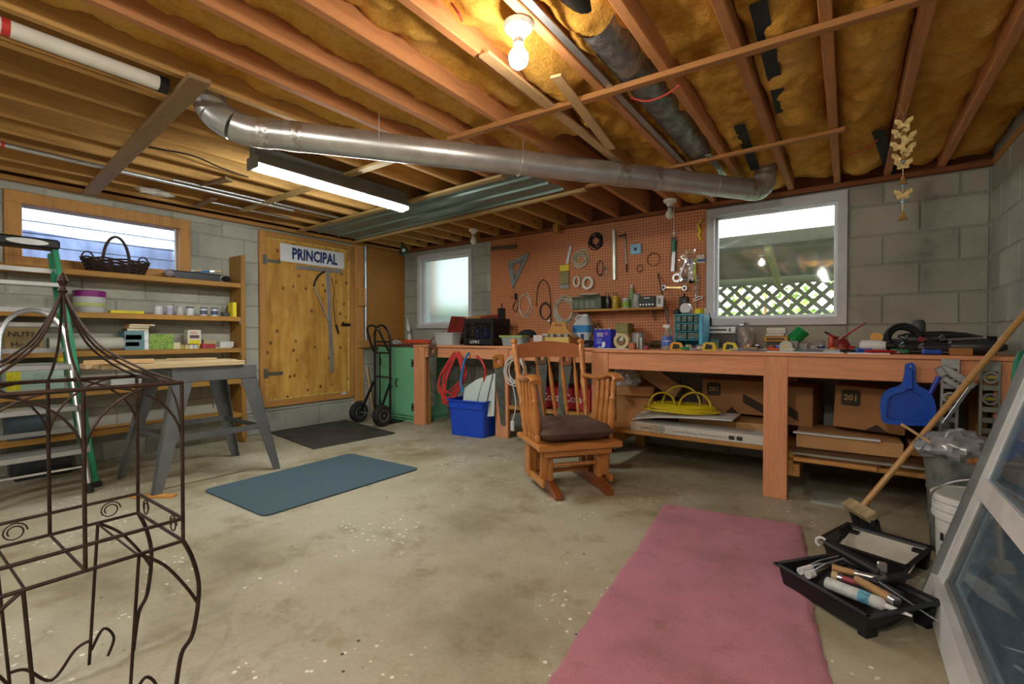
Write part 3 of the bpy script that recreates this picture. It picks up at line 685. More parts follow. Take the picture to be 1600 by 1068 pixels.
# posts right of the hatch
post = MB().bb((XL - .02, 3.535, .21), (XL + .03, 3.65, 2.111), .004); T('trim_1', post, M_PINE_Z, kind='structure')
T('wall_cleat', MB().bb((XL + .03, 3.56, 1.37), (XL + .06, 3.66, 1.60), .004), M_PINE_Z, 'short wood block screwed to the post beside the hatch', 'wood block')
T('wall_cleat', MB().bb((XL, 3.56, .86), (XL + .06, 4.05, .955), .004), M_PINE_Y, 'horizontal wood cleat under the brown pegboard', 'wood block')
T('conduit_pipe', MB().cyl((XL + .02, 3.69, .95), (XL + .02, 3.69, 2.11), .016, .016, 12), M_GALV, 'grey vertical conduit between the hatch post and pegboard', 'pipe')
T('leaning_board', MB().bar((XL + .09, 3.76, 0), (XL + .03, 3.70, .62), .09, .02), M_LOOSE, 'short pale board leaning on the wall behind the hand truck', 'board')
def pegmat(name, tint, hole):
    m, nt, b = nodes(name); tc = N(nt, 'ShaderNodeNewGeometry'); sx = N(nt, 'ShaderNodeSeparateXYZ'); nt.links.new(tc.outputs['Position'], sx.inputs[0])
    def frac(o):
        a = N(nt, 'ShaderNodeMath', operation='MULTIPLY'); a.inputs[1].default_value = 1 / .0272; nt.links.new(o, a.inputs[0])
        c_ = N(nt, 'ShaderNodeMath', operation='FRACT'); nt.links.new(a.outputs[0], c_.inputs[0])
        d = N(nt, 'ShaderNodeMath', operation='SUBTRACT'); d.inputs[1].default_value = .5; nt.links.new(c_.outputs[0], d.inputs[0])
        e = N(nt, 'ShaderNodeMath', operation='POWER'); e.inputs[1].default_value = 2
        ab = N(nt, 'ShaderNodeMath', operation='ABSOLUTE'); nt.links.new(d.outputs[0], ab.inputs[0]); nt.links.new(ab.outputs[0], e.inputs[0]); return e.outputs[0]
    sm = N(nt, 'ShaderNodeMath', operation='ADD'); xy = N(nt, 'ShaderNodeMath', operation='ADD'); nt.links.new(sx.outputs[0], xy.inputs[0]); nt.links.new(sx.outputs[1], xy.inputs[1])
    nt.links.new(frac(xy.outputs[0]), sm.inputs[0]); nt.links.new(frac(sx.outputs[2]), sm.inputs[1])
    f = noise(nt, wpos(nt), 2.0, 5, .6); c = lin(tint)
    base = ramp(nt, f, [(.3, tuple(x * .82 for x in c)), (.7, tuple(min(1, x * 1.12) for x in c))])
    base = mixc(nt, ramp(nt, sm.outputs[0], [(.028, (1, 1, 1)), (.05, (0, 0, 0))]), base, lin(hole))
    nt.links.new(base, b.inputs['Base Color']); b.inputs['Roughness'].default_value = .6; return m
M_PEG = pegmat('orange_pegboard', '#cd8559', '#4a2817'); M_PEGB = pegmat('brown_pegboard', '#b07a34', '#4e3212')
T('pegboard', MB().bb((XL + .015, 3.715, .955), (XL + .022, YB - .01, 2.105)), M_PEGB, 'golden brown pegboard panel on the wall right of the hatch', 'pegboard')

# sign, T square and bent rod hanging on the hatch
SX = XL + .0125
sg = thing('sign', 'white rectangular sign reading PRINCIPAL above the hatch', 'sign', (SX, 3.003, 1.795))
W('sign_board', MB().bb((SX, 2.618, 1.795), (SX + .006, 3.388, 1.984), .002), mat('white_sign', '#d9dde2', .5, amt=.03, rnd=0), sg)
letters('PRINCIPAL', .165, mat('navy_print', '#1d2f66', .5, amt=.05), (SX + .0065, 3.02, 1.885), EY, EZ, sg, 'lettering', .006, .70)
for y in (2.74, 3.29): W('screw', MB().cyl((SX + .006, y, 1.89), (SX + .009, y, 1.89), .005, .005, 8), M_DARKMET, sg)
HX = XL + .016
ts = thing('t_square', 'aluminium T square hanging on the plywood hatch', 't square', at_x(512, 424, HX))
a, b = at_x(463, 417, HX), at_x(534, 424, HX); W('head', MB().bar(a, b, .006, .045, .001), M_ALU, ts)
a, b = at_x(512, 424, HX + .005), at_x(519, 581, HX + .005); W('blade', MB().bar(a, b, .05, .004, .001, up=EX), M_ALU, ts)
for i in range(24):
    p = a.lerp(b, .04 + i * .038); W('tick_mark', MB().box((p.x + .0026, p.y - .016, p.z), (.0006, .016, .0025)), M_DARKMET, ts)
rt = thing('bent_rod_tool', 'bent metal rod with a dark grip hung behind the T square', 'hand tool', at_x(506, 424, HX + .012))
W('dark_grip', MB().tube(bez([at_x(507, 424, HX + .012), at_x(498, 430, HX + .013), at_x(492, 440, HX + .013), at_x(491, 447, HX + .013)], 5), .011, 8), M_RUBBER, rt)
W('rod', MB().tube(bez([at_x(491, 447, HX + .013), at_x(496, 461, HX + .013), at_x(507, 487, HX + .013), at_x(514, 504, HX + .013)], 4), .008, 8), M_STEEL, rt)
cd_ = thing('pull_cord', 'black cord with a dark handle beside the T square', 'cord', at_x(519, 436, HX + .012))
W('cord', MB().tube(bez([at_x(518, 434, HX + .008), at_x(522, 452, HX + .008), at_x(521, 476, HX + .008), at_x(524, 506, HX + .008)], 5), .004, 6), M_RUBBER, cd_)
W('handle', MB().cyl(at_x(525, 507, HX + .012), at_x(529, 521, HX + .012), .013, .011, 8), M_RUBBER, cd_)

# ---------------------------------------------------------------- shelving on the left wall
M_SHELF_Y = wood('shelf_board', '#ad7f38', 'y', .3); M_SHELF_Z = wood('shelf_board', '#ad7f38', 'z', .3)
sf = thing('shelving_unit', 'open wooden shelving of five boards below the louvred window', 'shelving', (-4.76, 1.2, 0))
SH = [1.50, 1.185, .895, .60, .285]; SX0, SX1 = XL + .002, -4.645
for z in SH: W('shelf', MB().bb((SX0, .1, z - .042), (SX1, 2.122, z), .003), M_SHELF_Y, sf)
for y in (2.142, .08): W('upright', MB().bb((SX0, y - .02, 0), (SX1 + .005, y + .02, 1.765), .003), M_SHELF_Z, sf)
for z in SH[1:4]: W('shelf_clip', MB().box((SX1 - .01, 2.116, z - .055), (.02, .012, .025)), M_STEEL, sf)
def sx(px, py, X=-4.74): p = at_x(px, py, X); return p
# wicker basket
p = sx(183, 428); bk_ = thing('basket', 'dark brown wicker basket with tall hoop handle on the top shelf', 'basket', (-4.755, p.y, SH[0]))
M_WICK = mat('dark_wicker', '#33231c', .7, amt=.3, scale=60, bmp=.5)
for k in range(9):
    z = .008 + k * .0125; rx, ry = .082 + .0022 * k, .178 + .005 * k
    P('wicker_strand', MB().tube([(rx * math.cos(2 * PI * i / 40), ry * math.sin(2 * PI * i / 40), z + .004 * math.sin(i * PI / 2 + k * PI)) for i in range(40)], .0068, 5, True), M_WICK, bk_)
P('basket_base', MB().prism(circ(.08, 28, ry=.175), (0, 0, 0), EX, EY, .01), M_WICK, bk_)
for i in range(20):
    a = 2 * PI * i / 20; P('stake', MB().tube([(.082 * math.cos(a), .178 * math.sin(a), 0), (.1 * math.cos(a), .218 * math.sin(a), .115)], .005, 5), M_WICK, bk_)
P('hoop_handle', MB().tube([(0, .085 * math.cos(a) * (1 if a < PI else 1), .07 + .225 * math.sin(a)) for a in [PI * i / 18 for i in range(19)]], .011, 7), M_WICK, bk_)
for s in (-1, 1): P('side_handle', MB().tube([(0, s * .175 + .035 * math.cos(a), .105 + .05 * math.sin(a)) for a in [PI * i / 10 for i in range(11)]], .006, 6), M_WICK, bk_)
# black paint tray with brushes
p = sx(304, 438); tr = thing('paint_tray', 'black paint tray of brushes at the end of the top shelf', 'tray', (-4.75, p.y, SH[0] + .003))
def tray_mesh(L, Wd, Hh, t=.003):
    mb = MB(); mb.box((0, 0, t / 2 + .001), (Wd, L, t))
    for s in (-1, 1):
        mb.bar((s * Wd / 2, -L / 2, Hh / 2), (s * Wd / 2, L / 2, Hh / 2), t, Hh); mb.bar((-Wd / 2, s * L / 2, Hh / 2), (Wd / 2, s * L / 2, Hh / 2), t, Hh)
        mb.bar((s * (Wd / 2 + .008), -L / 2 - .01, Hh), (s * (Wd / 2 + .008), L / 2 + .01, Hh), .018, t); mb.bar((-Wd / 2 - .015, s * (L / 2 + .008), Hh), (Wd / 2 + .015, s * (L / 2 + .008), Hh), .018, t)
    return mb
P('tray', tray_mesh(.36, .17, .06), M_BLACK, tr)
def brush(label, loc, rz, hcol, group=None, tilt=.12):
    t = thing('paint_brush', label, 'brush', loc, rz, group); t.rotation_euler = (tilt, 0, rz)
    P('handle', MB().lathe([(.006, 0), (.009, .03), (.007, .08), (.011, .11)], (0, 0, 0), 8, axis=(0, 1, 0)), hcol, t)
    P('ferrule', MB().box((0, .125, 0), (.04, .035, .014)), M_STEEL, t); P('bristles', MB().box((0, .17, 0), (.042, .06, .016), None, .004), mat('bristle', '#c9b28a', .9), t); return t
M_BLUEP = mat('blue_plastic', '#2f7fc4', .4); M_HANDLE = wood('tool_handle', '#b98a4a', 'y', .2, .4, knots=False, coat=.3)
brush('paint brush with wooden handle lying in the black shelf tray', (-4.74, p.y - .14, SH[0] + .07), .12, M_HANDLE)
brush('paint brush with blue handle lying in the black shelf tray', (-4.77, p.y + .02, SH[0] + .08), -.25, M_BLUEP)
T('stir_stick', MB().bar((-4.72, p.y - .05, SH[0] + .068), (-4.70, p.y + .24, SH[0] + .064), .022, .006), M_LOOSE, 'flat wooden stir stick across the black shelf tray', 'stick')
T('rag', MB().ball((-4.70, p.y - .20, SH[0] + .041), .045, 12, (1, .9, .75), .12), mat('grey_rag', '#8d8790', .95, amt=.2), 'crumpled grey rag beside the black shelf tray', 'rag')
T('caulk_gun_tip', MB().ball((-4.71, p.y + .25, SH[0] + .034), .034, 10, (1, 1.2, .8), .15), M_RUBBER, 'small black crumpled bag at the end of the top shelf', 'bag')
# second shelf
p = sx(141, 487); t = thing('paint_pail', 'white and purple ice melt pail on the second shelf', 'pail', (-4.755, p.y, SH[1]))
P('pail_body', MB().lathe([(.085, 0), (.09, .01), (.097, .155), (.097, .16)], n=24), mat('pale_pail', '#c9ccd2', .4, amt=.06), t)
P('purple_band', MB().lathe([(.0975, .12), (.0985, .165), (.09, .168)], n=24), mat('purple_print', '#7d1670', .4), t)
P('printed_patch', MB().lathe([(.0955, .045), (.0965, .075)], n=24, cap=False), mat('green_print', '#b9c77e', .5), t)
p0, p1 = sx(170, 487), sx(222, 488); T('yellow_plank', MB().bar((-4.73, p0.y, SH[1] + .012), (-4.73, p1.y, SH[1] + .012), .08, .024, .003), mat('yellow_plastic', '#e0cf22', .45), 'flat bright yellow plastic slab on the second shelf', 'slab')
cans = [(247, '#c9cbd0', '#b9bcc4', .032, 'squat pale grey jar, first beside the yellow slab'), (265, '#a9a6c4', '#cfcfe0', .026, 'small lilac jar beside the pale grey jar'), (281, '#c3c0c2', '#a9a9b0', .028, 'small off white jar between lilac and silver jars'),
        (297, '#c7cdd0', '#55585c', .029, 'silver grey jar with dark lid on the second shelf'), (318, '#d9dbe4', '#5b5b78', .028, 'white jar with square indigo label'), (335, '#d5dae4', '#46587e', .028, 'white jar with dark blue label beside the indigo one')]
for px_, c0, c1, r, lb in cans:
    q = sx(px_, 491, -4.72); t = thing('jar', lb, 'jar', (-4.72, q.y, SH[1]), group='small jars on the second shelf')
    P('body', MB().lathe([(r * .95, 0), (r, .004), (r, .06), (r * .94, .066)], n=18), mat('jar_' + c0[1:], c0, .35, amt=.05), t)
    P('lid', MB().cyl((0, 0, .066), (0, 0, .078), r * 1.02, r * 1.02, 18), mat('lid_' + c1[1:], c1, .4), t)
    if px_ > 310: P('label', MB().lathe([(r + .0008, .014), (r + .0008, .05)], n=18, cap=False), mat('lid_' + c1[1:], c1, .4), t)
q = sx(354, 490, -4.74); T('dish', MB().lathe([(.03, 0), (.045, .04), (.043, .04), (.028, .004)], (-4.76, q.y, SH[1]), 18), mat('dark_dish', '#565a55', .5), 'small dark grey dish beside the shelf upright', 'dish')
def carton(name, label, cat, px0, px1, z0, h, dep, col, X=-4.70, deco=(), amt=.06, rz=0.0, group=None):
    """box with its front face seen between two pixel columns; deco = (u0,u1,v0,v1,colour) printed panels"""
    q0, q1 = at_x(px0, 500, X), at_x(px1, 500, X); wd = abs(q1.y - q0.y); t = thing(name, label, cat, (X - dep / 2, (q0.y + q1.y) / 2, z0), rz, group)
    P('carton_body', MB().box((0, 0, h / 2), (dep, wd, h), None, .002), mat('card_' + col[1:], col, .6, amt=amt), t)
    for k, (u0, u1, v0, v1, c2) in enumerate(deco):
        P('printed_panel', MB().bb((dep / 2, -wd / 2 + wd * u0, h * v0), (dep / 2 + .0012, -wd / 2 + wd * u1, h * v1)), mat('print_' + c2[1:], c2, .5, amt=.15, scale=50), t)
    return t
carton('yellow_box', 'slim yellow box standing against the shelf upright', 'box', 364, 370, SH[1], .135, .10, '#e3d02a', -4.665)
carton('brown_box', 'small brown box behind the slim yellow box', 'box', 358, 367, SH[1], .11, .06, '#8a6a2c', -4.772)
# third shelf
t = carton('cardboard_box', 'plain cardboard box with handwriting on the third shelf', 'box', 8, 68, SH[2], .21, .18, '#9a8358', -4.66)
letters('NUTS', .05, mat('marker_ink', '#3a3226', .7), at_x(34, 522, -4.657), EY, EZ, t, 'handwriting', 0, 1.1); letters('Hooks', .05, mat('marker_ink', '#3a3226', .7), at_x(40, 538, -4.657), EY, EZ, t, 'handwriting', 0, 1.1)
q0, q1 = sx(74, 540, -4.72), sx(190, 541, -4.72)
T('paper_roll', MB().cyl((-4.70, q0.y, SH[2] + .052), (-4.70, q1.y, SH[2] + .052), .05, .05, 20), mat('grey_paper', '#b9bab0', .8), 'long grey white roll of paper on the third shelf', 'roll')
t = carton('tea_box', 'blue and white printed box below a pile of books', 'box', 194, 232, SH[2], .15, .16, '#5d93a4', -4.665, ((.0, .75, .1, .9, '#6f8f93'), (.05, .7, .55, .8, '#cfd8d6'), (.05, .6, .2, .42, '#c3cfce'), (.82, 1, 0, 1, '#dfe5e6')))
zz = SH[2] + .15
for lb, c, th, a, b in (('grey brown paperback, lowest in the pile on the blue box', '#77684f', .022, 196, 230), ('cream paperback in the pile on the blue box', '#d4c190', .02, 199, 231), ('orange backed book on top of the book pile', '#c98640', .016, 200, 240)):
    q0, q1 = sx(a, 500, -4.70), sx(b, 500, -4.70); t = thing('book', lb, 'book', (-4.73, (q0.y + q1.y) / 2, zz), group='books piled on the blue box')
    wd = q1.y - q0.y; P('cover', MB().box((0, 0, th / 2), (.12, wd, th), None, .001), mat('cover_' + c[1:], c, .6), t); P('pages', MB().box((.004, 0, th / 2), (.12, wd * .97, th * .7)), mat('pages', '#d9d2b8', .8), t); zz += th
t = carton('tissue_box', 'green and yellow floral tissue box on the third shelf', 'box', 233, 271, SH[2], .125, .11, '#b6a63a', -4.665)
M_FLOR = None
def floral():
    m, nt, b = nodes('floral_print'); vo = N(nt, 'ShaderNodeTexVoronoi'); vo.inputs['Scale'].default_value = 34; nt.links.new(coords(nt), vo.inputs['Vector'])
    base = ramp(nt, vo.outputs['Distance'], [(.15, lin('#c9bf55')), (.35, lin('#4e8a3c')), (.6, lin('#8fae4e'))]); nt.links.new(base, b.inputs['Base Color']); b.inputs['Roughness'].default_value = .5; return m
t.children[0].data.materials[0] = floral()
carton('soap_carton', 'small cream carton beside the floral tissue box', 'box', 271, 282, SH[2], .055, .05, '#cfcaa4', -4.665)
for px_, c, lb in ((285, '#b7a95c', 'tiny mustard tin beside the cream carton'), (292, '#cfc08d', 'tiny tan pot in the row before the yellow and white box'), (299, '#e3e0d4', 'tiny white pot in the row before the yellow and white box'), (306, '#c9c9c9', 'tiny white and black pot in the row before the box')):
    q = sx(px_, 540, -4.67); t = thing('small_pot', lb, 'pot', (-4.672, q.y, SH[2])); P('pot_body', MB().cyl((0, 0, 0), (0, 0, .034), .018, .018, 12), mat('pot_' + c[1:], c, .5), t); P('pot_lid', MB().cyl((0, 0, .034), (0, 0, .042), .019, .019, 12), mat('pot_lid', '#6f6a58', .5), t)
carton('seed_box', 'upright white box with yellow flower print on the third shelf', 'box', 293, 314, SH[2], .165, .08, '#d6d2bd', -4.72, ((.12, .9, .08, .45, '#dccf1f'), (.15, .85, .55, .72, '#6c4c58'), (.2, .7, .78, .9, '#c8a0a4')))
carton('red_tray', 'small red plastic tray beside the yellow and white box', 'tray', 316, 337, SH[2], .04, .07, '#a33440', -4.665)
carton('beige_box', 'beige box behind the small red tray', 'box', 318, 338, SH[2], .075, .05, '#b9ac87', -4.74)
carton('white_box', 'small white box near the upright on the third shelf', 'box', 344, 365, SH[2] + .008, .05, .07, '#d3d4d2', -4.69)
carton('white_card', 'flat white card lying before the small white box', 'card', 336, 362, SH[2], .008, .06, '#d8d6cc', -4.665)
# fourth and fifth shelves
t = carton('long_carton', 'long pale teal carton with a yellow end on the fourth shelf', 'box', 8, 99, SH[3], .215, .16, '#a9c4b8', -4.66, ((0, .24, 0, 1, '#d8cf2a'), (.02, .2, .82, .96, '#5a5a22'), (.45, .75, .35, .7, '#8fa79c')))
carton('white_carton', 'flat white carton on the fourth shelf behind the work stand', 'box', 172, 232, SH[3], .07, .14, '#cfd0cc', -4.67)
carton('grey_tote', 'dark blue grey plastic tote on the bottom shelf', 'tote', 10, 78, SH[4], .14, .19, '#3f4c58', -4.66)
carton('grey_tote', 'black shallow tote on the floor under the shelving', 'tote', 20, 110, .0, .16, .2, '#23272c', -4.66)
q0 = sx(95, 560, -4.66); T('yellow_clamp', MB().box((-4.66, q0.y, SH[3] + .235), (.03, .045, .04), None, .01).cyl((-4.66, q0.y, SH[3] + .215), (-4.66, q0.y + .03, SH[3] + .29), .009, .009, 8), mat('yellow_plastic', '#e0cf22', .45), 'small yellow plastic clamp on top of the long carton', 'clamp')
q0 = at_x(336, 610, -4.60); T('steel_ruler', MB().bar((-4.64, q0.y, .36), (-4.64, q0.y, .56), .03, .003), M_ALU, 'short perforated metal strip hanging under the fourth shelf', 'strip')

# ---------------------------------------------------------------- ladders
gl = thing('step_ladder', 'green fibreglass step ladder with black top leaning at the shelving', 'ladder', (-4.10, .66, 0))
M_GREEN = mat('green_fibreglass', '#1d8a62', .4, amt=.08); YC = .66
F0, F1 = -4.10, -4.42
for s in (-1, 1):
    a, b = Vector((F0, YC + s * .272, .02)), Vector((F1, YC + s * .145, 1.60)); P_ = MB().bar(a, b, .03, .075, .004, up=EX); W('front_rail', P_, M_GREEN, gl)
    a2, b2 = Vector((F0 - .17, YC + s * .262, .02)), Vector((F1 - .06, YC + s * .135, 1.57)); W('rear_rail', MB().bar(a2, b2, .024, .045, .003, up=EX), M_GREEN, gl)
    W('rubber_foot', MB().box((F0 + .005, YC + s * .275, .02), (.085, .05, .04), None, .006), M_RUBBER, gl)
    W('rear_foot', MB().box((F0 - .17, YC + s * .262, .015), (.05, .04, .03), None, .005), M_RUBBER, gl)
for k in range(5):
    z = .27 + .27 * k; f = (z - .02) / 1.58; x = F0 + (F1 - F0) * f; hw = .272 - .127 * f - .012
    W('tread', MB().box((x, YC, z), (.085, hw * 2, .03), None, .003), M_ALU, gl)
    W('rear_brace', MB().bar((F0 - .17 + (F1 + .11 - F0) * f, YC - hw + .01, z + .1), (F0 - .17 + (F1 + .11 - F0) * f, YC + hw - .01, z + .1), .012, .03), M_ALU, gl)
    for s in (-1, 1): W('bracket', MB().box((x + .03, YC + s * (hw + .004), z - .01), (.03, .02, .05), None, .003), M_ALU, gl)
cp = W('top_cap', MB().box((F1 - .02, YC, 1.625), (.15, .335, .065), None, .012), M_BLACK, gl)
b_ = MB().prism(circ(.1, 24, ry=.02), (F1 + .0555, YC + .01, 1.625), EY, EZ, .001); W('oval_badge', b_, mat('badge_white', '#c9cdce', .4), gl)
st = thing('step_stool', 'folded aluminium step stool with hoop handle before the green ladder', 'step stool', (-3.97, .66, 0))
G0, G1 = -3.96, -4.205
def gx(z): return G0 + (G1 - G0) * z / 1.2
for s in (-1, 1): W('leg_tube', MB().tube([(gx(.02), YC + s * .215, .02), (gx(.95), YC + s * .152, .95)], .0145, 10), M_ALU, st); W('rubber_foot', MB().cyl((gx(0), YC + s * .216, 0), (gx(.06), YC + s * .212, .06), .02, .018, 10), M_RUBBER, st)
W('hoop_handle', MB().tube([Vector((gx(.95 + .22 * math.sin(a)), YC + .152 * math.cos(a), .95 + .22 * math.sin(a))) for a in [PI * i / 20 for i in range(21)]], .0145, 10), M_ALU, st)
for z in (.275, .545, .81): hw = .215 - .063 * z / .95 - .008; W('tread', MB().box((gx(z) + .02, YC, z), (.07, hw * 2, .035), None, .004), M_ALU, st)
for z in (.165, .645): hw = .215 - .063 * z / .95; W('cross_bar', MB().cyl((gx(z) - .02, YC - hw, z), (gx(z) - .02, YC + hw, z), .008, .008, 8), M_ALU, st)

# ---------------------------------------------------------------- grey steel work stand with plank top
wt = thing('work_stand', 'grey steel stand with splayed legs and a plank top', 'work stand', (-3.84, 1.475, 0))
M_GSTEEL = mat('grey_painted_steel', '#6d7072', .45, .4, amt=.12, scale=5)
for x in (-3.585, -4.10): W('top_beam', MB().bb((x - .025, 1.20, .70), (x + .025, 1.735, .80), .003), M_GSTEEL, wt)
for y in (1.215, 1.72): W('end_beam', MB().bb((-4.08, y - .02, .71), (-3.61, y + .02, .79), .003), M_GSTEEL, wt)
for (xt, xb) in ((-3.575, -3.50), (-4.11, -4.18)):
    for (yt, yb2) in ((1.26, 1.09), (1.68, 1.85)):
        s = 1 if yb2 > 1.4 else -1; sgx = 1 if xb > xt else -1
        q = MB()
        A = Vector((xt + sgx * .012, yt, .70)); B = Vector((xb, yb2, 0)); ey = Vector((0, 1, 0))
        vs = [A - ey * .058, A + ey * .058, B + ey * .026, B - ey * .026]; off = Vector((-sgx * .004, 0, 0)); vs += [v_ + off for v_ in vs]
        q.add(vs, [(0, 1, 2, 3), (7, 6, 5, 4), (0, 4, 5, 1), (1, 5, 6, 2), (2, 6, 7, 3), (3, 7, 4, 0)])
        e0 = s * .056; vs = [A + ey * e0, A + ey * e0 - EX * sgx * .07, B + ey * s * .025 - EX * sgx * .035, B + ey * s * .025]; o2 = -ey * s * .004; vs += [v_ + o2 for v_ in vs]
        q.add(vs, [(0, 1, 2, 3), (7, 6, 5, 4), (0, 4, 5, 1), (1, 5, 6, 2), (2, 6, 7, 3), (3, 7, 4, 0)]); W('leg', q, M_GSTEEL, wt, flat=True)
f = .34 / .70
for x in (-3.535, -4.15): W('rail', MB().bar((x, 1.18, .34), (x, 1.76, .34), .006, .04), M_GSTEEL, wt)
for y in (1.175, 1.765): W('rail', MB().bar((-4.145, y, .335), (-3.54, y, .335), .006, .035), M_GSTEEL, wt)
M_PLANK = wood('grey_plank', '#b8a27c', 'y', .28)
for k, (x0, x1, y0, y1) in enumerate(((-3.70, -3.545, .93, 1.645), (-3.86, -3.705, .88, 1.66), (-4.0, -3.865, .84, 1.64), (-4.16, -4.005, .91, 1.65))):
    W('top_plank', MB().bb((x0, y0, .80), (x1, y1, .832 + .003 * (k % 2)), .003), M_PLANK, wt)
T('wood_offcut', MB().bar((-3.72, .80, .848), (-3.62, 1.12, .85), .05, .025, .002), M_LOOSE, 'short pale offcut lying on the plank stand', 'offcut')
T('wood_offcut', MB().bar((-3.9, 1.28, .842), (-3.75, 1.54, .842), .04, .014, .002), M_PLANK, 'thin grey lath lying across the plank stand', 'offcut')
T('floor_lath', MB().bar((-3.62, 1.0, .008), (-3.42, 1.16, .008), .045, .016, .002), M_PINE_X, 'short yellow lath on the floor at the stand leg', 'lath')
# ---------------------------------------------------------------- back left corner
def bx_(px, Y, py=540): return at_y(px, py, Y).x
mt = [at_z(*q, 0) for q in ((420, 676), (490, 702), (618, 677), (540, 657))]
def mat_slab(name, pts, th, m, label, rnd=.03, cat='mat'):
    out = []; n = len(pts)
    for i in range(n):
        p, a, b = Vector(pts[i]), Vector(pts[i - 1]), Vector(pts[(i + 1) % n]); d1 = (a - p).normalized(); d2 = (b - p).normalized()
        for k in range(5):
            t = k / 4; q0 = p + d1 * rnd * (1 - t) ; q1 = p + d2 * rnd * t; out.append((q0 + q1 - p) * 1.0 if 0 else (p + d1 * rnd * (1 - t) ** 2 + d2 * rnd * t ** 2))
    mb = MB().prism([(q.x, q.y) for q in out], (0, 0, .001), EX, EY, th)
    if sum(out[i].x * out[(i + 1) % len(out)].y - out[(i + 1) % len(out)].x * out[i].y for i in range(len(out))) < 0: mb.f = [f[::-1] for f in mb.f]
    return T(name, mb, m, label, cat)
M_MATB = mat('dirty_black_mat', '#3b3935', .9, amt=.3, scale=5, bmp=.4)
mat_slab('floor_mat', mt, .008, M_MATB, 'dirty black rubber mat on the floor before the hatch', .01)
M_MAT2 = mat('slate_blue_mat', '#3f5560', .85, amt=.12, scale=220, bmp=.6, bdist=.003)
mat_slab('floor_mat', [Vector((-3.40, 1.31, 0)), Vector((-2.63, 1.315, 0)), Vector((-2.625, 2.475, 0)), Vector((-3.44, 2.45, 0))], .009, M_MAT2, 'slate blue ribbed rubber mat with rounded corners on the floor', .05)
# green cabinet
M_GCAB = mat('green_cabinet_paint', '#6cb48c', .45, amt=.07, scale=3)
gc = thing('cabinet', 'painted green two door cabinet at the end of the bench', 'cabinet', (-4.39, 4.03, 0))
W('cabinet_body', MB().bb((-4.735, 3.775, .04), (-4.045, 4.30, .88), .003), M_GCAB, gc); W('plinth', MB().bb((-4.72, 3.80, 0), (-4.06, 4.29, .04)), M_GCAB, gc)
W('cabinet_top', MB().bb((-4.75, 3.75, .88), (-4.04, 4.305, .9), .003), mat('maroon_top', '#5d2a28', .5), gc)
for s, (x0, x1) in ((-1, (-4.70, -4.405)), (1, (-4.395, -4.065))):
    dd_ = W('door', MB().bb((x0, 3.757, .075), (x1, 3.775, .85), .004), M_GCAB, gc)
    hx = x1 - .05 if s < 0 else x0 + .035
    hb = MB().tube([(hx, 3.757, .40), (hx + .004 * s, 3.735, .415), (hx, 3.73, .45), (hx + .004 * s, 3.735, .485), (hx, 3.757, .50)], .007, 8); hb.xf(wm(gc).inverted()); hn = link('handle', mesh_of('handle', hb, M_BLACK), dd_)
    xe = x0 + .03 if s < 0 else x1 - .03
    for z in (.18, .69):
        q = MB().bb((xe - .018, 3.752, z - .045), (xe - .006, 3.757, z + .045)).bb((xe + .006, 3.752, z - .045), (xe + .018, 3.757, z + .045)).bb((xe - .008, 3.752, z - .012), (xe + .008, 3.757, z + .012)); q.xf(wm(gc).inverted())
        link('hinge', mesh_of('hinge', q, M_DARKMET), dd_)
# hand truck
ht = thing('hand_truck', 'black two wheeled hand truck standing before the green cabinet', 'hand truck', (-4.40, 3.48, .009))
M_BLKP = mat('black_enamel', '#17181b', .3, .2, amt=.08); yq = 3.57 - 3.48
for s in (-1, 1):
    P('rail', MB().cyl((s * .135, yq, .03), (s * .135, yq, .96), .0135, .0135, 12), M_BLKP, ht)
    P('axle_bracket', MB().bar((s * .145, yq - .01, .46), (s * .165, -.085, .13), .008, .03), M_BLKP, ht)
    wb = MB().lathe([(.062, -.036), (.1, -.04), (.114, -.024), (.117, 0), (.114, .024), (.1, .04), (.062, .036)], (s * .205, -.085, .117), 28, axis=(1, 0, 0)); P('tyre', wb, M_RUBBER, ht)
    P('wheel_rim', MB().lathe([(.012, -.03), (.03, -.032), (.045, -.02), (.06, -.037), (.064, -.037), (.064, .037), (.06, .037), (.045, .02), (.03, .032), (.012, .03)], (s * .205, -.085, .117), 24, axis=(1, 0, 0)), M_ALU, ht)
P('axle', MB().cyl((-.25, -.085, .117), (.25, -.085, .117), .009, .009, 10), M_STEEL, ht)
P('handle_loop', MB().tube([(.135 * math.cos(a), yq - .02 * math.sin(a), .96 + .16 * math.sin(a)) for a in [PI * i / 18 for i in range(19)]], .0135, 10), M_BLKP, ht)
P('grip_loop', MB().tube(bez([(-.135, yq, .80), (-.125, yq - .06, .90), (-.10, yq - .13, 1.06), (-.05, yq - .15, 1.105), (0, yq - .155, 1.115), (.05, yq - .15, 1.105), (.10, yq - .13, 1.06), (.125, yq - .06, .90), (.135, yq, .80)], 4), .0125, 10), M_BLKP, ht)
for z in (.93, .80, .52, .17): P('cross_bar', MB().cyl((-.135, yq, z), (.135, yq, z), .0115, .0115, 10), M_BLKP, ht)
P('centre_bar', MB().cyl((-.045, yq, .17), (-.045, yq, .80), .008, .008, 8), M_BLKP, ht)
P('toe_plate', MB().box((0, yq + .085, .005), (.34, .19, .006), None, .001).box((0, yq - .005, .05), (.3, .006, .1)), M_BLKP, ht)

